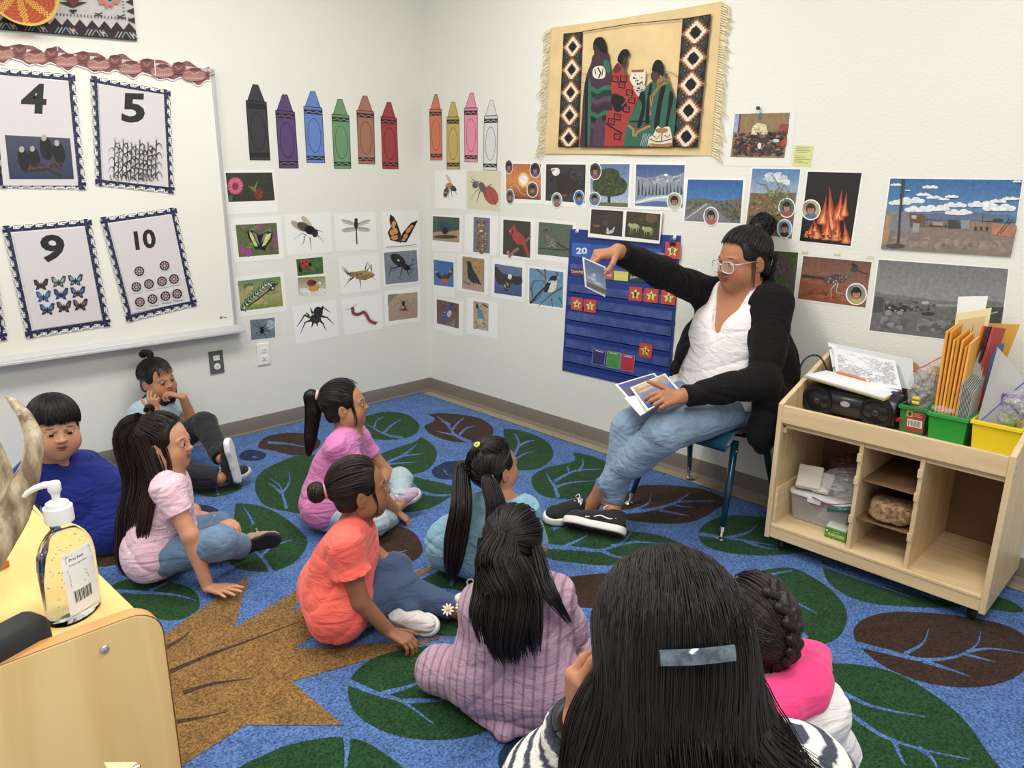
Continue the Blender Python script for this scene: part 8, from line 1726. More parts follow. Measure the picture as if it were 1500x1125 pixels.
S = SDF(); S.chain([sL*.5+sR*.5+g.l*.05+(0, 0, .03)-g.f*.02, sL*.5+sR*.5-g.f*.06+(0, 0, .015), sL*.5+sR*.5-g.l*.05+(0, 0, .03)-g.f*.02], [.03, .032, .03], .02); cloth('collar_fold', S, rib, t, noise=(.002, 50, 4))
Vc, Qc = hair_cap(hd, back_z=-.08); td = unit((0, -.80, .42)); P1, _ = pulled(hd, td, 600, 51, front=.62, side=.05); tp = hd.surf(td, .008)
lo = [hd.surf(unit((0, -.8, .55)), -.012), hd.surf(unit((0, -1, -.1)), .010), g.F(750, 862, -.10), g.F(746, 905, -.125), g.F(742, 940, -.13), g.F(748, 966, -.125)]
l1 = [hd.surf(unit((-.8, -.5, .1)), .0), g.F(712, 860, -.06), g.F(706, 900, -.10), g.F(712, 945, -.12)]; l2 = [hd.surf(unit((.85, -.4, .0)), .0), g.F(795, 850, -.06), g.F(812, 880, -.10), g.F(838, 918, -.08)]
l3 = [hd.surf(unit((.5, -.8, -.2)), .0), g.F(775, 870, -.10), g.F(778, 920, -.13), g.F(782, 962, -.13)]
ha = hair_obj([('m', Vc, Qc), core([hd.surf(unit((0, -.9, .0)), -.025)]+lo[1:5], [.03, .042, .044, .034, .016]), ('s', P1, rp(.0014), None), ('s', bundle(lo, [.035, .058, .060, .056, .048, .034], 1300, seed=52, wisp=.30), rp(.0012, 22), None), ('s', bundle(l1, [.02, .03, .032, .02], 260, seed=53, wisp=.35), rp(.0014, 22), None), ('s', bundle(l2, [.02, .022, .016, .006], 120, seed=54, wisp=.4), rp(.0013, 22), None), ('s', bundle(l3, [.02, .03, .028, .016], 240, seed=55, wisp=.35), rp(.0014, 22), None)], t, seed=13, base=(26, 21, 21))
ring_tie(ha, tp+hd.R@A((0, -.002, 0)), frame_of(hd.R@td), .012, (30, 26, 28), tw=.004)
shoe('shoe', J(690, 925, z=.03), J(694, 975, z=.03), (0, 0, 1), .07, wh, ws, t)

# ---- girl in the white and pink hooded sweatshirt with a braid
hc = J(1104, 914, d=1.45); g = Fig(hc-A((.80, .60, 0))*.03, (.80, .60)); hd = Head(hc, (.70, .71), .84, pitch=-.05)
sR, sL, hR, hL = g.P(-.01, -.125, .355), g.P(-.01, .125, .355), g.P(-.02, -.085, .09), g.P(-.02, .085, .09); eR, wR = g.P(.05, -.20, .20), g.P(.20, -.1, .12); eL, wL = g.P(.05, .19, .20), g.P(.2, .1, .12)
fleece = clothmat('white_fleece', (228, 226, 226), bump=.5, bscale=250); pink = clothmat('pink_fleece', (232, 62, 128), bump=.5, bscale=250)
t, bd = kid('person in a white sweatshirt with a bright pink hood and a dark braid, back turned', g, hd, SK2, (sR, sL), (hR, hL), [(sR, eR, wR), (sL, eL, wL)], [(hR, g.P(.2, -.18, .08), g.P(.22, .03, .05)), (hL, g.P(.2, .18, .08), g.P(.2, 0, .05))],
 ('sweatshirt', fleece, .95), ('leggings', clothmat('legging_pink', (206, 90, 130))), [H_(wR, wR-eR, (0, 0, 1), .68, .5, 1), H_(wL, wL-eL, (0, 0, 1), .68, .5, -1)], w=1.05, hem=.05, sleeve_r=(.052, .044), shirt_g=.022)
S = SDF(); S.chain([J(1195, 965, d=1.47), J(1175, 1010, d=1.40), J(1130, 1035, d=1.36), J(1085, 1030, d=1.38), J(1065, 990, d=1.44)], [.034, .046, .044, .036, .030], .03); S.cap(J(1165, 955, d=1.47), J(1185, 990, d=1.42), .030, .032, .03); S.cap(J(1100, 1060, d=1.36), J(1115, 1075, d=1.37), .026, .018, .03); cloth('hood', S, pink, t, noise=(.004, 40, 9))
S = SDF(); S.chain([J(1090, 1050, d=1.40), J(1100, 1100, d=1.44)], [.02, .014], .02); cloth('hood_edge', S, pink, t)
Vc, Qc = hair_cap(hd, back_z=-.08); td = unit((.45, -.85, -.30)); P1, _ = pulled(hd, td, 700, 61, front=.62, side=.05)
bp_ = [hd.surf(unit((.10, -.35, .90)), .010), hd.surf(unit((.30, -.70, .60)), .012), hd.surf(unit((.42, -.88, .15)), .012), hd.surf(unit((.42, -.88, -.30)), .013), hd.surf(unit((.32, -.80, -.75)), .014), hd.w(.010, -.085, -.125)]
pth = A(smooth_open([tuple(p) for p in bp_], 12)); mbV = []
S = SDF(); nb_ = 17
for k in range(nb_):
 q = pth[int(k*(len(pth)-1)/(nb_-1))]; q2 = pth[min(len(pth)-1, int(k*(len(pth)-1)/(nb_-1))+3)]; d_ = unit(q2-pth[max(0, int(k*(len(pth)-1)/(nb_-1))-3)]); n_ = unit(q-hd.w(0, -.01, .02)); sd_ = np.cross(d_, n_); sgn = 1 if k % 2 else -1; ww = .015-.0005*k
 S.cap(q+sd_*sgn*ww*.95-d_*.009+n_*.003, q-sd_*sgn*ww*.20+d_*.010+n_*.004, .0105, .0075, .0015)
Vb, Qb = S.mesh(.003); br = []
rr = np.random.RandomState(3)
for k in range(nb_):
 i0 = int(k*(len(pth)-1)/(nb_-1)); q = pth[i0]; d_ = unit(pth[min(len(pth)-1, i0+3)]-pth[max(0, i0-3)]); n_ = unit(q-hd.w(0, -.01, .02)); sd_ = np.cross(d_, n_); sgn = 1 if k % 2 else -1
 for j in range(16):
  o = rr.uniform(-1, 1); a = q+sd_*sgn*.0145-d_*.011; b = q-sd_*sgn*.004+d_*.012; br.append([a*(1-u)+b*u+n_*(.003+.0095*math.sqrt(max(0, 1-o*o))*(.6+.5*math.sin(u*PI)))+d_*o*.0075 for u in np.linspace(0, 1, 9)])
P5, _ = pulled(hd, (.42, -.88, .15), 300, 63, front=.62, side=.05)
ha = hair_obj([('m', Vc, Qc), ('m', Vb, Qb), ('s', P1, rp(.0015), None), ('s', P5, rp(.0014), None), ('s', A(br), rp(.0010), (52, 36, 30))], t, seed=15, base=(32, 24, 23))

# ---- boy in the blue t-shirt
fw = A((-.02, -1.0)); g = Fig(J(172, 800, z=RZ), (.55, -.83)); hd = Head(J(80, 626, d=2.58), (-.03, -1.0), .90, pitch=.05, roll=-.05)
sR, sL = J(46, 694, d=2.60), J(126, 684, d=2.72); hR, hL = J(160, 785, d=2.76), J(196, 756, d=2.90); eR, wR = J(44, 758, d=2.62), J(72, 800, d=2.68); eL, wL = J(135, 735, d=2.92), J(160, 720, d=3.05)
kR, kL = J(212, 800, d=2.92), J(228, 770, d=3.0); kR[2] = .09; kL[2] = .1
t, bd = kid('person with short black hair in a royal blue t-shirt, leaning back and facing the camera', g, hd, SK1, (sR, sL), (hR, hL), [(sR, eR, wR), (sL, eL, wL)], [(hR, kR, kR+g.f*.16+A((0, 0, -.04))), (hL, kL, kL+g.f*.18+A((0, 0, -.04)))],
 ('shirt', clothmat('royal_cotton', (13, 33, 122)), .60), ('trousers', clothmat('trouser_black', (26, 26, 32))), [H_(wR, (.3, .1, -.5), -CF, .70, .3, 1), H_(wL, (.5, -.3, -.1), (0, 0, -1), .70, .2, 1)], cheek=1.38, w=1.12, eyes=(.1, .0), hem=.10, sleeve_r=(.048, .052), tor=dict(chest_r=.076, belly_r=.084, hip_r=.082))
Vc, Qc = hair_cap(hd, back_z=-.055, off=.005); rr = np.random.RandomState(8); N = 1500; P = []
cr = unit((0, -.25, .95))
for k in range(N):
 az = rr.uniform(-PI, PI); fa = abs(az); zt = float(np.interp(fa, [0, .75, 1.0, 1.25, 1.6, 2.0, PI], [.16, .13, .02, -.12, .04, -.20, -.62]))+rr.uniform(-.05, .05)+(.03*math.sin(az*13) if fa < .8 else 0)
 De = unit((math.sin(az), math.cos(az), zt)); st = rr.uniform(0, .6); tt = np.linspace(st, 1, 9)[:, None]; q = slerp(A([cr]).repeat(9, 0), A([De]).repeat(9, 0), tt); o = .011+rr.uniform(-.002, .003)-.005*tt+(.003*np.sin(tt*3)); P.append(hd.surf(q, 0)+(q@hd.R.T)*o)
ha = hair_obj([('m', Vc, Qc), ('s', A(P), rp(.0015), None)], t, seed=17, base=(17, 15, 17))

# ---- girl against the wall with her hands at her mouth
g = Fig(J(235, 690, z=RZ)+A((0, .02, 0)), (.45, -.89)); hd = Head(J(231, 556, y=-.165), (.30, -.95), .80, roll=.12, pitch=.02)
sR, sL, hR, hL = J(207, 606, y=-.16), J(252, 600, y=-.15), g.P(-.02, -.075, .09), g.P(-.02, .075, .09); eR, wR = J(226, 645, y=-.33), J(228, 604, y=-.31); eL, wL = J(283, 620, y=-.26), J(268, 582, y=-.29)
kL, aL = J(299, 620, y=-.36), J(326, 672, y=-.58); kR, aR = J(270, 695, z=.10), J(322, 700, z=.075)
t, bd = kid('person in a pale blue shirt and black pants against the wall, hands at her mouth', g, hd, SK2, (sR, sL), (hR, hL), [(sR, eR, wR), (sL, eL, wL)], [(hR, kR, aR), (hL, kL, aL)],
 ('shirt', clothmat('washed_chambray', (168, 190, 200), var=.12, vscale=20), .55), ('trousers', clothmat('trouser_black', (26, 26, 32))), [H_(wR, A((.02, .05, .9))+CR*-.1, -CF*1.0, .68, .7, 1, curls=[.35, .5, .9, 1.1]), H_(wL, A((-.4, .1, .30))-CR*.4, A((0, 0, 1.)), .68, .6, -1, curls=[.5, .7, .8, .9])], mouth=.008, cheek=1.15, w=1.1, eyes=(.25, .1), pant_end=.97)
S = SDF(); S.chain([hd.w(-.052, .02, -.085), hd.w(-.02, .055, -.115), hd.w(.03, .05, -.118), hd.w(.055, .02, -.095)], [.016, .020, .018, .012], .01); cloth('black_collar', S, clothmat('knit_black', (22, 22, 24)), t)
blk = clothmat('shoe_black', (30, 30, 32)); wsl = mat('sole_white2', (230, 230, 228), rough=.5)
shoe('shoe', J(350, 706, z=.04), J(333, 645, d=3.18), unit(-CR*.9+CF*-.1+A((0, 0, .1))), .070, blk, wsl, t, thick=.026, laces=mat('lace_white', (226, 226, 222), rough=.8)); shoe('shoe', J(318, 708, z=.03), J(364, 690, z=.07), unit(CF*-.3+A((0, 0, .9))), .065, blk, mat('sole_grey', (190, 190, 186), rough=.5), t)
Vc, Qc = hair_cap(hd); P1, _ = pulled(hd, (0, -.7, .6), 520, 71, front=.58, side=.05); rr = np.random.RandomState(9); P = []
for k in range(46):
 az = rr.uniform(-.55, .5); De = unit((math.sin(az), math.cos(az), rr.uniform(.12, .3))); D0_ = unit((math.sin(az)*.7, .55, .85)); tt = np.linspace(0, 1, 9)[:, None]; q = slerp(A([D0_]).repeat(9, 0), A([De]).repeat(9, 0), tt); P.append(hd.surf(q, 0)+(q@hd.R.T)*(.006+.004*np.sin(tt*2)))
bk = [hd.surf(unit((-.55, -.75, .2)), -.004), hd.w(-.075, -.06, -.06), J(207, 600, y=-.09), J(196, 618, y=-.10), J(186, 640, y=-.09)]; bk2 = [hd.surf(unit((-.85, -.1, .1)), -.002), hd.w(-.078, .0, -.06), hd.w(-.07, .0, -.13), hd.w(-.08, -.01, -.18)]
ha = hair_obj([('m', Vc, Qc), core(bk[:4], [.03, .03, .02, .008]), ('s', P1, rp(.0015), None), ('s', A(P), rp(.0010), None), ('s', bundle(bk, [.03, .036, .026, .016, .006], 260, seed=72, wisp=.3), rp(.0014, 22), None), ('s', bundle(bk2, [.018, .02, .018, .01], 120, seed=73, wisp=.3), rp(.0013, 22), None)], t, seed=19, base=(26, 21, 20))
tk = hd.surf(unit((0, -.2, .97)), .004); V, Q = tubes(bundle([tk, tk+hd.R@A((-.012, -.01, .02)), tk+hd.R@A((.0, -.03, .024)), tk+hd.R@A((.012, -.045, .006))], [.012, .018, .020, .012], 110, K=12, seed=6), rp(.0015, 12)); addm('top_knot', V, Q, M_hair, ha, smooth=True, vcols=np.tile(lin((26, 21, 20)), (len(V), 1)))

# ---- woman with the barrette, seen from behind close to the camera
hc = J(979, 955, d=.84); g = Fig(hc-A((.83, .53, 0))*.03, (.83, .53)); hd = Head(hc, (.70, .71), .94, pitch=.08)
zs_ = hc[2]; sR, sL = J(1172, 1150, d=.93), J(806, 1165, d=.96); hR, hL = g.P(-.03, -.10, .14), g.P(-.03, .10, .14)
wL = J(852, 1062, d=.90); eL = J(790, 1190, d=1.02); eR, wR = g.P(.10, -.27, zs_-.50), g.P(.30, -.12, zs_-.48)
t = person('person with long black hair held by a grey barrette, striped sleeves, nearest the camera', g.b)
bones('woman', up=(sL, eL), fore=(eL, wL))
S = SDF(); hd.skull(S); S.cap(hd.w(0, -.02, -.07), (sL+sR)/2, .052, .058, .03); torso(S, sL, sR, hL, hR, w=1.25, chest_r=.085, belly_r=.09, hip_r=.105)
S.chain([sL, eL, wL], [.045, .036, .026], .02); S.chain([sR, eR, wR], [.045, .036, .026], .02)
for h_, k_, a_ in ((hR, g.P(.33, -.12, .07), g.P(-.08, -.14, .05)), (hL, g.P(.33, .12, .07), g.P(-.08, .14, .05))): S.chain([h_, k_, a_], [.085, .06, .04], .03)
hand(S, wL, J(862, 985, d=.835)-wL, unit(-CR*.7-CF*.5), .92, curl=.25, thumb=-1, curls=[.15, .3, .5, .7]); hand(S, wR, wR-eR, (0, 0, 1), .95, curl=.4, thumb=-1)
V, Q = S.mesh(.006, fine=[(hc-.13, hc+.13, .003), (wL+(0, 0, .05)-.08, wL+(0, 0, .05)+.08, .0028)]); bd = addm('body', V, Q, M_skin, t, smooth=True, vcols=paint(V, (186, 130, 98), hd.spots((186, 130, 98), None))); hd.eyes(bd)
knit = mat('striped_knit', (230, 228, 222), attr=True, rough=.95, bump=.9, bscale=300, bdist=.002, var=.25, vscale=260)
def stripes(V):
 segs = [(sL, eL), (eL, wL), (sR, eR), (eR, wR)]; best = np.full(len(V), 9.); tt = np.zeros(len(V)); off = 0
 for i, (a, b) in enumerate(segs):
  a, b = A(a), A(b); d = b-a; L = np.linalg.norm(d); u = ((V-a)@d)/L**2; uc = np.clip(u, 0, 1); dd = np.linalg.norm(V-(a+uc[:, None]*d), axis=1); m = dd < best; best[m] = dd[m]; tt[m] = (u*L+(0 if i % 2 == 0 else .25))[m]
 body = best > .075; tt[body] = (V[:, 2]*1.0)[body]; ph = (tt/.030) % 1; m = ((ph < .42) & True)[:, None]; return np.where(m, lin((62, 66, 80)), lin((228, 226, 218)))
S = SDF(); torso(S, sL, sR, hL, hR, g=.018, w=1.25, chest_r=.085, belly_r=.09, hip_r=.105); S.cap(sL, sL, .066, None, .03); S.cap(sR, sR, .066, None, .03); S.cap(sL, eL, .066, .056, .03); S.cyl(eL, eL*.06+wL*.94, .052, .044, .03); S.cap(sR, eR, .066, .056, .03); S.cyl(eR, eR*.06+wR*.94, .050, .040, .03); S.cap(eL, eL, .054, None, .02); S.cap(hd.w(0, .0, -.12), hd.w(0, .01, -.04), .062, .062, .006, 's'); S.half((0, 0, .12), (0, 0, -1))
cloth('sweater', S, knit, t, h=.005, noise=(.003, 45, 3), fn=stripes)
S = SDF(); S.cap(hL, hR, .12, None, .04)
for h_, k_, a_ in ((hR, g.P(.33, -.12, .075), g.P(-.08, -.14, .06)), (hL, g.P(.33, .12, .075), g.P(-.08, .14, .06))): S.chain([h_, k_, a_], [.10, .07, .052], .03)
S.half((0, 0, RZ+.003), (0, 0, -1)); cloth('trousers', S, clothmat('trouser_grey', (60, 62, 68)), t, h=.007)
wd = unit(wL-eL); Fm = frame_of(wd); c = wL-wd*.0+wd*.004; mb = MB(); ra, rb_ = .031, .029; P = [c+Fm@A((ra*math.cos(a), rb_*math.sin(a), 0)) for a in np.linspace(0, 2*PI, 25)]; mb.tube(P, .009, 8, cap=False, flat=.25); wb_ = mb.build('watch_band', mat('watch_black', (22, 22, 24), rough=.4), t, smooth=True)
n_ = unit(-CF*.9+CR*.1); n_ = unit(n_-wd*(n_@wd)); Rw = np.stack([np.cross(wd, n_), wd, n_], 1); mb = MB(); mb.box(c+n_*.033, (.020, .022, .008), M=Rw); mb.build('watch_case', mat('watch_silver', (196, 190, 180), rough=.2, metal=.9), wb_, bevel=.003)
Vc, Qc = hair_cap(hd, off=.007, back_z=-.09, h=.005); rr = np.random.RandomState(4); P = []
tb = unit((.0, -.96, -.16)); N = 4300; D = []
while len(D) < N:
 d = unit(rr.normal(size=3)); az = math.atan2(d[0], d[1])
 if d[2] < max(-.10, float(hairline(az))): continue
 D.append(d)
D = A(D); tt = np.linspace(0, 1, 12)[None, :, None]; sg = np.clip(D[:, 0]*1.05, -.93, .93); tgt = A([unit((a, -math.sqrt(max(.05, 1-a*a)), -.02-.30*(1-abs(a))**2)) for a in sg])[:, None, :]; q = slerp(D[:, None, :]+0*tt, tgt+0*tt, tt); dx = D[:, 0][:, None, None]; pin = np.exp(-(dx/.40)**2); o = .012+rr.uniform(-.002, .003, (N, 1, 1))+.005*np.sin(tt*PI)*(1+.6*pin)-.007*tt*pin; Pt = hd.surf(q, 0)+(q@hd.R.T)*o
ext = np.linspace(0, 1, 13)[None, 1:, None]; L_ = .30+rr.uniform(0, .10, (N, 1, 1)); last = Pt[:, -1:, :]; vel = Pt[:, -1:, :]-Pt[:, -2:-1, :]; vel = vel/(np.linalg.norm(vel, axis=2, keepdims=True)+1e-9); dn2 = np.array([0, 0, -1.]); bl = np.clip(ext*3.0, 0, 1)
outw = hd.R[:, 0]*(dx*.070*ext+np.sin(ext*9+dx*14)*.0035)-hd.R[:, 1]*(.020*np.sin(ext*PI*.7)+.030*pin*ext*(1-ext)); Pt = np.concatenate([Pt, last+L_*ext*(dn2*(.55+.45*bl)+vel*.45*(1-bl))+outw], 1)
keep = (D*tgt[:, 0]).sum(1) < .86; Pt = Pt[keep]; ar = np.concatenate([np.zeros((len(Pt), 1)), np.cumsum(np.linalg.norm(np.diff(Pt, axis=1), axis=2), 1)], 1); Pt = A([np.stack([np.interp(np.linspace(0, a[-1], 26), a, p_[:, i]) for i in range(3)], 1) for a, p_ in zip(ar, Pt)])
for _ in range(10): Pt[:, 1:-1] = Pt[:, 1:-1]*.5+.25*(Pt[:, 2:]+Pt[:, :-2])
back_ = (Pt-hd.c)@hd.R[:, 1]; Pt -= hd.R[:, 1]*(.006*np.clip(-back_/.08, 0, 1))[..., None]
def G(px, py, d): return J(px, py, d=d)
lo = [hd.w(0, -.030, .02), hd.w(0, -.040, -.06), G(985, 1075, .815), G(990, 1110, .80), G(1000, 1180, .82), G(1005, 1260, .85)]
s1 = [hd.w(-.045, -.02, .02), G(893, 1020, .83), G(878, 1070, .83), G(872, 1130, .84), G(868, 1230, .86)]; s2 = [hd.w(.045, -.02, .02), G(1075, 1010, .83), G(1092, 1060, .83), G(1118, 1110, .84), G(1160, 1200, .86)]
s3 = [hd.w(.035, -.045, .0), G(1060, 1050, .80), G(1085, 1100, .80), G(1130, 1140, .83), G(1190, 1200, .86)]
s4 = [hd.w(-.035, -.045, .0), G(930, 1050, .80), G(915, 1100, .80), G(900, 1150, .82), G(880, 1240, .86)]
ha = hair_obj([('m', Vc, Qc), core(lo[:5], [.05, .058, .064, .066, .070]), core(s1[:4], [.02, .026, .030, .034]), core(s2[:4], [.02, .026, .030, .034]), core(s3[:4], [.02, .03, .034, .038]), core(s4[:4], [.02, .03, .034, .038]), ('s', Pt, rp(.00085, 26), None), ('s', bundle(lo, [.060, .074, .084, .090, .098, .11], 2600, seed=82, wisp=.15), rp(.0008, 22), None),
 ('s', bundle(s1, [.022, .034, .040, .044, .05], 700, seed=83, wisp=.3), rp(.0008, 22), None), ('s', bundle(s2, [.022, .034, .040, .046, .05], 700, seed=84, wisp=.3), rp(.0008, 22), None), ('s', bundle(s3, [.02, .036, .044, .05, .06], 900, seed=85, wisp=.3), rp(.0008, 22), None), ('s', bundle(s4, [.02, .036, .044, .05, .06], 900, seed=86, wisp=.3), rp(.0008, 22), None)], t, seed=23, base=(24, 20, 20))
b0, b1, b2 = hit(hd, 966, 964, .025), hit(hd, 1020, 962, .030), hit(hd, 1076, 956, .025); nrm = unit(hit(hd, 1020, 962, .02)-hd.w(0, -.01, .0))
for z_ in (0,):
 P = A(smooth_open([tuple(b0), tuple(b1), tuple(b2)], 8)); up = unit(CU-nrm*(CU@nrm)); V = []; F = []
 for p_ in P:
  for (a, b) in ((.0064, -.004), (.0064, .0030), (.0025, .0046), (-.0025, .0046), (-.0064, .0030), (-.0064, -.004)): V.append(p_+up*a*1.15+nrm*b)
 n6 = 6
 for i in range(len(P)-1):
  for j in range(n6): F.append((i*n6+j, i*n6+(j+1) % n6, (i+1)*n6+(j+1) % n6, (i+1)*n6+j))
 F += [tuple(range(n6)), tuple((len(P)-1)*n6+j for j in range(n6))[::-1]]
 mb = MB(); mb.add(V, F); mb.build('barrette', mat('barrette_grey', (44, 60, 72), rough=.14, coat=1.0, vcol=(92, 108, 118), vscale=60), ha, auto=40)
# ---- the seated woman showing a picture card
g = Fig((-.20, -2.19), (-1.0, .06)); hc = J(1089, 381, y=-2.20); hd = Head(hc, (-.93, .36), 1.03, pitch=.15)
sL, sR = J(1133, 446, y=-2.345), J(1040, 432, y=-2.03); hL, hR = g.P(0, .09, .475), g.P(0, -.09, .475)
eR, wR = J(968, 399, d=2.93), J(905, 368, d=2.76); eL, wL = J(1118, 560, d=2.76), J(996, 581, d=2.68)
kL, kR = J(972, 636, y=-2.23), J(922, 626, y=-2.04); aL, aR = J(884, 716, d=2.92), J(897, 738, d=2.91)
SKT = (170, 118, 88); t = person('person seated in a black cardigan, white top and blue jeans, holding up a card', g.b+A((0, 0, 0)))
bones('teacher', up=(sR, eR), fore=(eR, wR), upL=(sL, eL), foreL=(eL, wL), th=(hL, kL), sh=(kL, aL), thR=(hR, kR), shR=(kR, aR), spine=((sL+sR)/2, (hL+hR)/2), sw=(sL, sR), head=(hc, (sL+sR)/2))
hRt = J(872, 378, d=2.74)
S = SDF(); hd.skull(S, cheek=1.12, mouth=.002); S.cap(hd.w(0, -.045, -.055), (sL+sR)/2+A((0, 0, -.01)), .043, .054, .012)
TOR = dict(chest_r=.098, belly_r=.112, hip_r=.125); torso(S, sL, sR, hL, hR, w=1.1, k=.07, **TOR)
S.chain([sR, eR, wR], [.056, .044, .029], .02); S.chain([sL, eL, wL], [.056, .044, .029], .02); S.chain([hL, kL, aL], [.085, .052, .033], .03); S.chain([hR, kR, aR], [.085, .052, .033], .03)
fL0, fL1 = J(868, 744, z=.075), J(812, 752, z=.055); fR0, fR1 = J(905, 764, z=.07), J(840, 768, z=.06); S.cap(aL, fL0+(fL1-fL0)*.1, .032, .028, .02); S.cap(aR, fR0+(fR1-fR0)*.1, .032, .028, .02)
hand(S, wR, hRt-wR+A((0, 0, .01)), unit(A((0, 0, 1.))-CF*.25), .98, thumb=1, curls=[.55, .8, .95, 1.05], thumb_in=.35, spread=.06)
hand(S, wL, J(955, 585, d=2.62)-wL, unit(-CF*.75+A((0, 0, .6))), .95, thumb=-1, curls=[.5, .65, .75, .8], spread=.05, thumb_in=-.1)
V, Q = S.mesh(.0055, fine=[(hc-.14, hc+.14, .0026), (hRt-.08, hRt+.09, .0026), (wL-.11, wL+.06, .0028)]); bd = addm('body', V, Q, M_skin, t, smooth=True, vcols=scalp(hd, V, paint(V, SKT, hd.spots(SKT, None, lips=(156, 92, 86), brow=(34, 26, 24))), front=.50)); hd.eyes(bd, (0, -.25), .8)
# white v-neck top
S = SDF(); torso(S, sL, sR, hL+g.f*.02, hR+g.f*.02, g=.008, w=1.1, k=.07, **TOR); S.cap((sL+sR)/2*.45+(hL+hR)/2*.55+g.f*.035, (sL+sR)/2*.3+(hL+hR)/2*.7+g.f*.04, .095, .10, .06)
for s_ in (1, -1): S.cap((sL+sR)/2*.70+(hL+hR)/2*.30+g.f*.075+g.l*.07*s_, (sL+sR)/2*.66+(hL+hR)/2*.34+g.f*.070+g.l*.07*s_, .056, .058, .05)
nb0 = (sL+sR)/2
S.chain([nb0+A((0, 0, .10)), nb0+g.f*.10+A((0, 0, .0)), nb0+g.f*.165+A((0, 0, -.125))], [.105, .062, .006], .004, 's'); S.cap(nb0+A((0, 0, .03)), nb0+A((0, 0, .10)), .075, .09, .01, 's')
S.half((hL+hR)/2+A((0, 0, .0)), (0, 0, -1)); cloth('top', S, clothmat('white_jersey', (226, 220, 220)), t, h=.0045, noise=(.003, 34, 6))
# jeans
S = SDF(); S.cap(hL, hR, .128, None, .05); S.cap(hL+g.f*.02, kL, .100, .070, .04); S.cyl(kL, kL*.04+aL*.96, .062, .045, .03); S.cap(kL, kL*.5+aL*.5, .068, .060, .02); S.cap(hR+g.f*.02, kR, .100, .068, .04); S.cyl(kR, kR*.04+aR*.96, .062, .043, .03); S.cap(kR, kR*.5+aR*.5, .066, .057, .02)
S.half((-.2, -2.2, .396), (0, 0, -1), .01) if False else None
dn = clothmat('denim_light', (128, 152, 176), var=.16, vscale=9, bump=.6, bscale=700, detail=6); cloth('jeans', S, dn, t, h=.0045, noise=(.0022, 46, 8))
mb = MB(); off = unit(A((.15, -1.0, -.28)))
P = [hL+off*.125+g.f*.03-A((0, 0, .0)), hL*.6+kL*.4+off*.102, kL+off*.068+A((.0, 0, -.01)), kL*.5+aL*.5+off*.058, kL*.06+aL*.94+off*.045]; mb.tube(smooth_open([tuple(p) for p in P], 10), .0016, 6); mb.build('side_seam', mat('seam_dark', (66, 84, 108), rough=.9), t, smooth=True)
for a_, k_, r_ in ((aL, kL, .0462), (aR, kR, .0442)):
 d_ = unit(a_-k_); c = k_*.045+a_*.955; Fm = frame_of(d_); mb = MB(); mb.tube([c-d_*.012, c+d_*.004], [r_+.001, r_+.001], 28, cap=False); mb.build('hem', clothmat('denim_hem', (92, 116, 142), bump=.6, bscale=600), t, smooth=True)
# open black cardigan
S = SDF(); torso(S, sL-g.f*.012, sR-g.f*.012, hL-g.f*.02, hR-g.f*.02, g=.016, w=1.12, k=.07, **TOR)
S.cap(sR, sR, .070, None, .04); S.cap(sL, sL, .072, None, .04); S.cap(sR, eR, .070, .058, .03); S.cyl(eR, eR*.06+wR*.94, .060, .046, .02); S.cap(eR, eR, .062, None, .02); S.cap(sL, eL, .074, .064, .03); S.cyl(eL, eL*.05+wL*.95, .064, .044, .02); S.cap(eL, eL, .069, None, .02); S.cap(eR, eR*.5+wR*.5, .061, .054, .01); S.cap(eL, eL*.5+wL*.5, .068, .056, .01)
# tails hanging beside the seat
S.chain([sL*.5+hL*.5-g.f*.03+g.l*.06, hL-g.f*.04+g.l*.10, J(1122, 620, d=2.80), J(1115, 655, d=2.80)], [.080, .070, .050, .030], .05); S.chain([sL*.3+hL*.7-g.f*.06+g.l*.07, J(1130, 590, d=2.80), J(1128, 640, d=2.82)], [.072, .055, .032], .05); S.cap(hL+g.l*.08-g.f*.01, J(1105, 640, d=2.78), .060, .030, .04)
S.cap(sR*.5+hR*.5+g.f*.02-g.l*.05, J(1000, 540, d=2.98), .060, .040, .04); S.cap(sR*.6+hR*.4+g.f*.03-g.l*.03, J(985, 560, d=2.96), .05, .026, .04)
# collar and hood roll at the nape
S.chain([nb0+g.l*.07+g.f*.01+A((0, 0, .045)), nb0-g.f*.06+g.l*.06+A((0, 0, .055)), nb0-g.f*.062-g.l*.03+A((0, 0, .05)), nb0-g.l*.09+A((0, 0, .03))], [.034, .040, .038, .030], .04)
# front opening down the middle
S.chain([nb0+A((0, 0, .10)), nb0+g.f*.10+A((0, 0, .0))-g.l*.01, nb0*.6+(hL+hR)/2*.4+g.f*.15, nb0*.3+(hL+hR)/2*.7+g.f*.17, (hL+hR)/2+g.f*.17, (hL+hR)/2+g.f*.17-A((0, 0, .12))], [.098, .094, .112, .128, .140, .15], .006, 's')
S.chain([hL+g.f*.12-A((0, 0, .02)), kL], [.112, .11], .01, 's'); S.chain([hR+g.f*.10-A((0, 0, .02)), kR], [.112, .11], .01, 's')
cloth('cardigan', S, clothmat('black_jersey', (22, 20, 21), rough=.95, bump=.3, sheen=.03, spec=.2, wr=.4), t, h=.005, noise=(.0042, 40, 12))
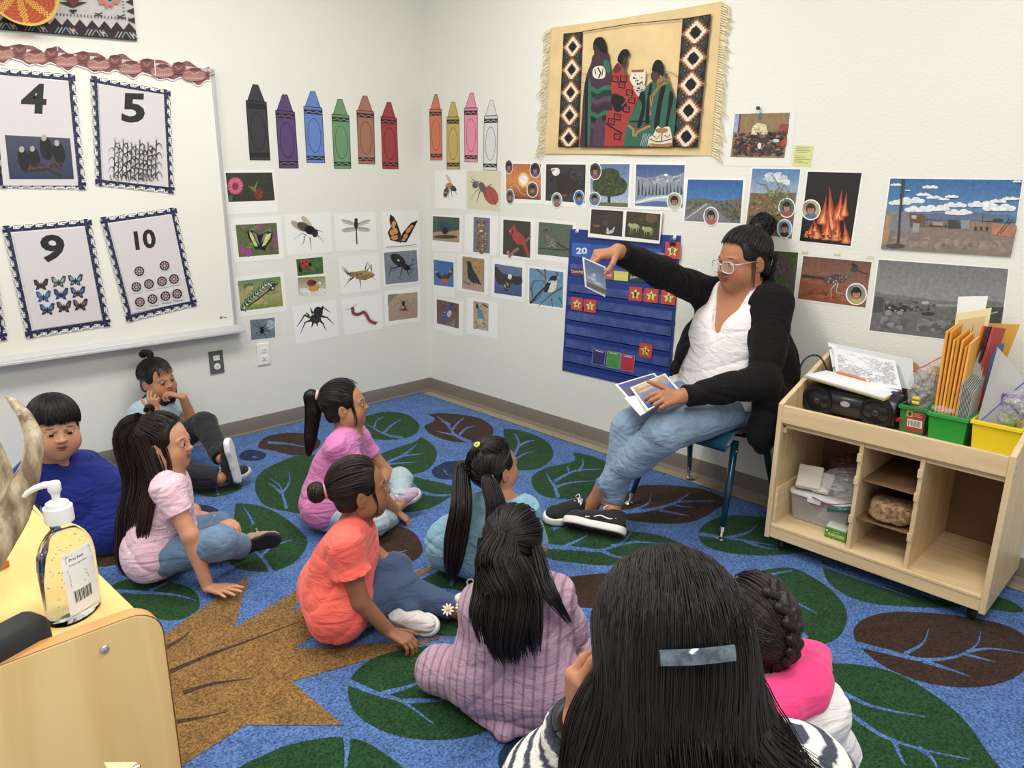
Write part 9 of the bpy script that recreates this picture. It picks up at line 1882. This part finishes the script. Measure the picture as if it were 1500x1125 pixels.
# shoes
blk, wht_, lc = clothmat('canvas_black', (24, 24, 26)), mat('sole_white', (226, 224, 220), rough=.5), mat('lace_white', (226, 226, 222), rough=.8)
so1 = shoe('shoe', J(872, 757, z=.022)+A((0, 0, .02)), J(803, 762, z=.022)+A((0, 0, .012)), unit(A((0, 0, 1))-CF*.15+CR*.25), .098, blk, wht_, t, laces=lc, thick=.030, high=.062, stripe=lc);
so2 = shoe('shoe', J(912, 779, z=.045), J(832, 763, z=.045), unit(A((0, 0, .80))+CF*.55+CR*.12), .100, blk, wht_, t, laces=lc, thick=.030, high=.062, stripe=lc)
u2 = unit(A((0, 0, .80))+CF*.55+CR*.12); h2, t2 = J(912, 779, z=.045), J(832, 763, z=.045); d2 = unit(t2-h2); u2 = unit(u2-d2*(u2@d2)); l2 = np.cross(u2, d2); S = SDF(); Pq = lambda f, x, z: h2+(t2-h2)*f+l2*x+u2*z; S.chain([Pq(.12, 0, -.01), Pq(.45, 0, -.01), Pq(.80, 0, -.01), Pq(.90, 0, -.01)], [.034, .032, .041, .037], .01); S.half(Pq(0, 0, -.011), u2); S.half(Pq(0, 0, -.017), -u2); V, Q = S.mesh(.003); addm('gum_tread', V, Q, mat('gum_sole', (84, 62, 56), rough=.8, bump=1, bscale=260, bdist=.003), so2, smooth=True)
# glasses
M_gl = mat('clear_acetate', (222, 216, 210), rough=.12, coat=1.0, alpha=.8); mb = MB()
for x in (-1, 1):
 P = []
 for i in range(29):
  a = 2*PI*i/28; ex = .0270*math.copysign(abs(math.cos(a))**.75, math.cos(a)); ez = .0215*math.copysign(abs(math.sin(a))**.75, math.sin(a)); P.append(hd.w(x*.0345+ex, .1085-abs(x*.0345+ex)*.18, -.006+ez))
 mb.tube(P, .0024, 8, cap=False)
mb.tube([hd.w(-.008, .1075, .002), hd.w(0, .1105, .004), hd.w(.008, .1075, .002)], .0024, 8)
gl = mb.build('glasses', M_gl, t, smooth=True)
for x in (-1, 1):
 mb = MB(); mb.tube([hd.w(x*.061, .097, .006), hd.w(x*.074, .085, .006), hd.w(x*.080, .03, .006), hd.w(x*.083, -.004, .004), hd.w(x*.080, -.02, -.012)], .0018, 8); mb.build('temple', mat('temple_silver', (214, 204, 200), rough=.2, metal=.6), gl, smooth=True)
 V = [hd.w(x*.0345+.0250*math.cos(a), .1080-abs(x*.0345+.025*math.cos(a))*.18, -.006+.0200*math.sin(a)) for a in np.linspace(0, 2*PI, 24, endpoint=False)]; addm('lens', V+[hd.w(x*.0345, .1095-abs(x*.0345)*.18, -.006)], [(i, (i+1) % 24, 24) for i in range(24)], mat('lens', (240, 244, 246), rough=.02, alpha=.16, coat=1.0), gl, smooth=True)
mb = MB(); c = hd.w(-.084, .002, -.045); mb.tube([c+hd.R@A((0, .003*math.cos(a), .004*math.sin(a)-.004)) for a in np.linspace(0, 2*PI, 12)], .0009, 6, cap=False); mb.build('earring', M_chrome, bd)
# hair pulled into a high messy bun
Vc, Qc = hair_cap(hd, off=.001, back_z=-.06); td = unit((0, -.62, .72)); P1, D = pulled(hd, td, 2600, 91, front=.48, side=.02, K=11, off=.0065, bulge=.005); tp = hd.surf(td, .008)
bc = J(1117, 331, d=float((hc-CAM)@CF)+.02); S = SDF(); S.ell(bc, (.044, .044, .042), None, .02); S.cap(tp, bc, .030, .034, .02); Vb, Qb = S.mesh(.005, noise=(.004, 60, 4)); rr = np.random.RandomState(16); Pb = []
for k in range(420):
 ax = frame_of(rr.normal(size=3)); a0 = rr.uniform(0, 6.28); L_ = rr.uniform(1.6, 3.0); R0 = rr.uniform(.036, .052); Pb.append([bc+ax@(R0*A((math.cos(a0+u*L_), math.sin(a0+u*L_), .25*math.sin(u*3)))) for u in np.linspace(0, 1, 11)])
wisps = bundle([hd.surf(unit((-.9, .25, .0)), .002), hd.w(-.080, .022, -.03), hd.w(-.078, .026, -.08), hd.w(-.074, .018, -.115)], [.010, .010, .010, .008], 13, K=12, seed=93, wisp=.5); nape = bundle([hd.surf(unit((-.5, -.8, -.1)), .002), hd.w(-.035, -.085, -.075), hd.w(-.03, -.08, -.12)], [.03, .02, .01], 60, K=11, seed=94, wisp=.6)
fl = []
for k in range(50): d_ = unit(rr.normal(size=3)); p0 = bc+d_*.045; fl.append([p0+unit(d_+.5*rr.normal(size=3))*.022*u+A((0, 0, -.01))*u*u for u in np.linspace(0, 1, 11)])
hair_obj([('m', Vc, Qc), ('m', Vb, Qb), ('s', P1, rp(.0014, 11), None), ('s', A(Pb), rp(.0019, 11), None), ('s', wisps, rp(.0008, 12), None), ('s', nape, rp(.0012, 11), None), ('s', A(fl), rp(.0006, 11), None)], t, seed=27, base=(28, 23, 22))

# ---- the cards she holds
def held(label, q, th, draw, border=.07, grp='cards held by the seated woman'):
 q = [A(v, float) for v in q]; c = sum(q)/4; k = thing('picture_card', c, label, 'picture card', grp); n = unit(np.cross(q[1]-q[0], q[3]-q[0])); n = n if n@(CAM-c) > 0 else -n
 mb = MB(); mb.hexa([v for v in q]+[v+n*th for v in q]); mb.build('card', M_paper, k)
 if draw:
  fr = Frame3(q[0]+n*th, q[1]-q[0], q[3]-q[0]); sgn = 1 if fr.normal()@n > 0 else -1; pr = Print(fr, lift=.0003*sgn, step=.00005*sgn); draw(pr); o = pr.build('picture', M_photo, k)
  if sgn < 0: o.data.flip_normals()
 return k
def d(p):
 p.grad([(.07,.05),(.93,.05),(.93,.96),(.07,.96)], (78, 104, 150), (150, 164, 184)); p.poly([(.07,.80),(.93,.80),(.93,.96),(.07,.96)], (104, 92, 88)); p.ell(.4, .5, .12, .03, (190, 200, 214)); p.ell(.35, .62, .2, .05, (180, 192, 208)); p.ell(.6, .70, .2, .03, (190, 198, 210)); p.ell(.45, .44, .06, .03, (206, 212, 220)); p.line([(.1,.62),(.5,.74),(.9,.78)], .02, (176, 190, 206))
q = [J(853, 376, d=2.66), J(887, 391, d=2.72), J(886, 435, d=2.72), J(857, 420, d=2.66)]; held('picture card of a cloudy blue sky held up in her raised hand', q, .0006, d)
def d(p):
 p.grad([(.05,.05),(.95,.05),(.95,.95),(.05,.95)], (226, 176, 110), (36, 84, 170), mid=(110, 140, 190)); p.ell(.45, .12, .3, .06, (244, 206, 140)); p.ell(.3, .3, .2, .05, (216, 190, 170)); p.ell(.7, .35, .2, .04, (150, 160, 190)); p.ell(.4, .6, .25, .05, (70, 120, 200))
zt = lambda px, py, z: J(px, py, z=z)
q1 = [zt(923, 568, .592), zt(974, 547, .605), zt(999, 575, .575), zt(948, 602, .560)]
def d0(p): p.grad([(.05,.05),(.95,.05),(.95,.95),(.05,.95)], (84, 96, 150), (190, 110, 80), mid=(120, 100, 130)); p.blobs([(.05,.5),(.95,.5),(.95,.95),(.05,.95)], [(206, 130, 96), (150, 86, 70)], 14, .08, 3); p.line([(.1,.75),(.9,.6)], .03, (120, 60, 50))
q0 = [zt(901, 562, .590), zt(958, 545, .602), zt(985, 570, .572), zt(929, 593, .557)]
q2 = [zt(915, 580, .583), zt(950, 572, .590), zt(965, 592, .560), zt(938, 606, .548)]
dn_ = A((0, 0, -.004)); held('plain white back of the lowest card in her lap', [v+dn_*2 for v in q2], .0008, None); held('picture card of a red canyon under blue sky in her lap, partly covered', [v+dn_ for v in q0], .0008, d0); held('picture card of an orange and blue sunset sky on top in her lap', q1, .0008, d)
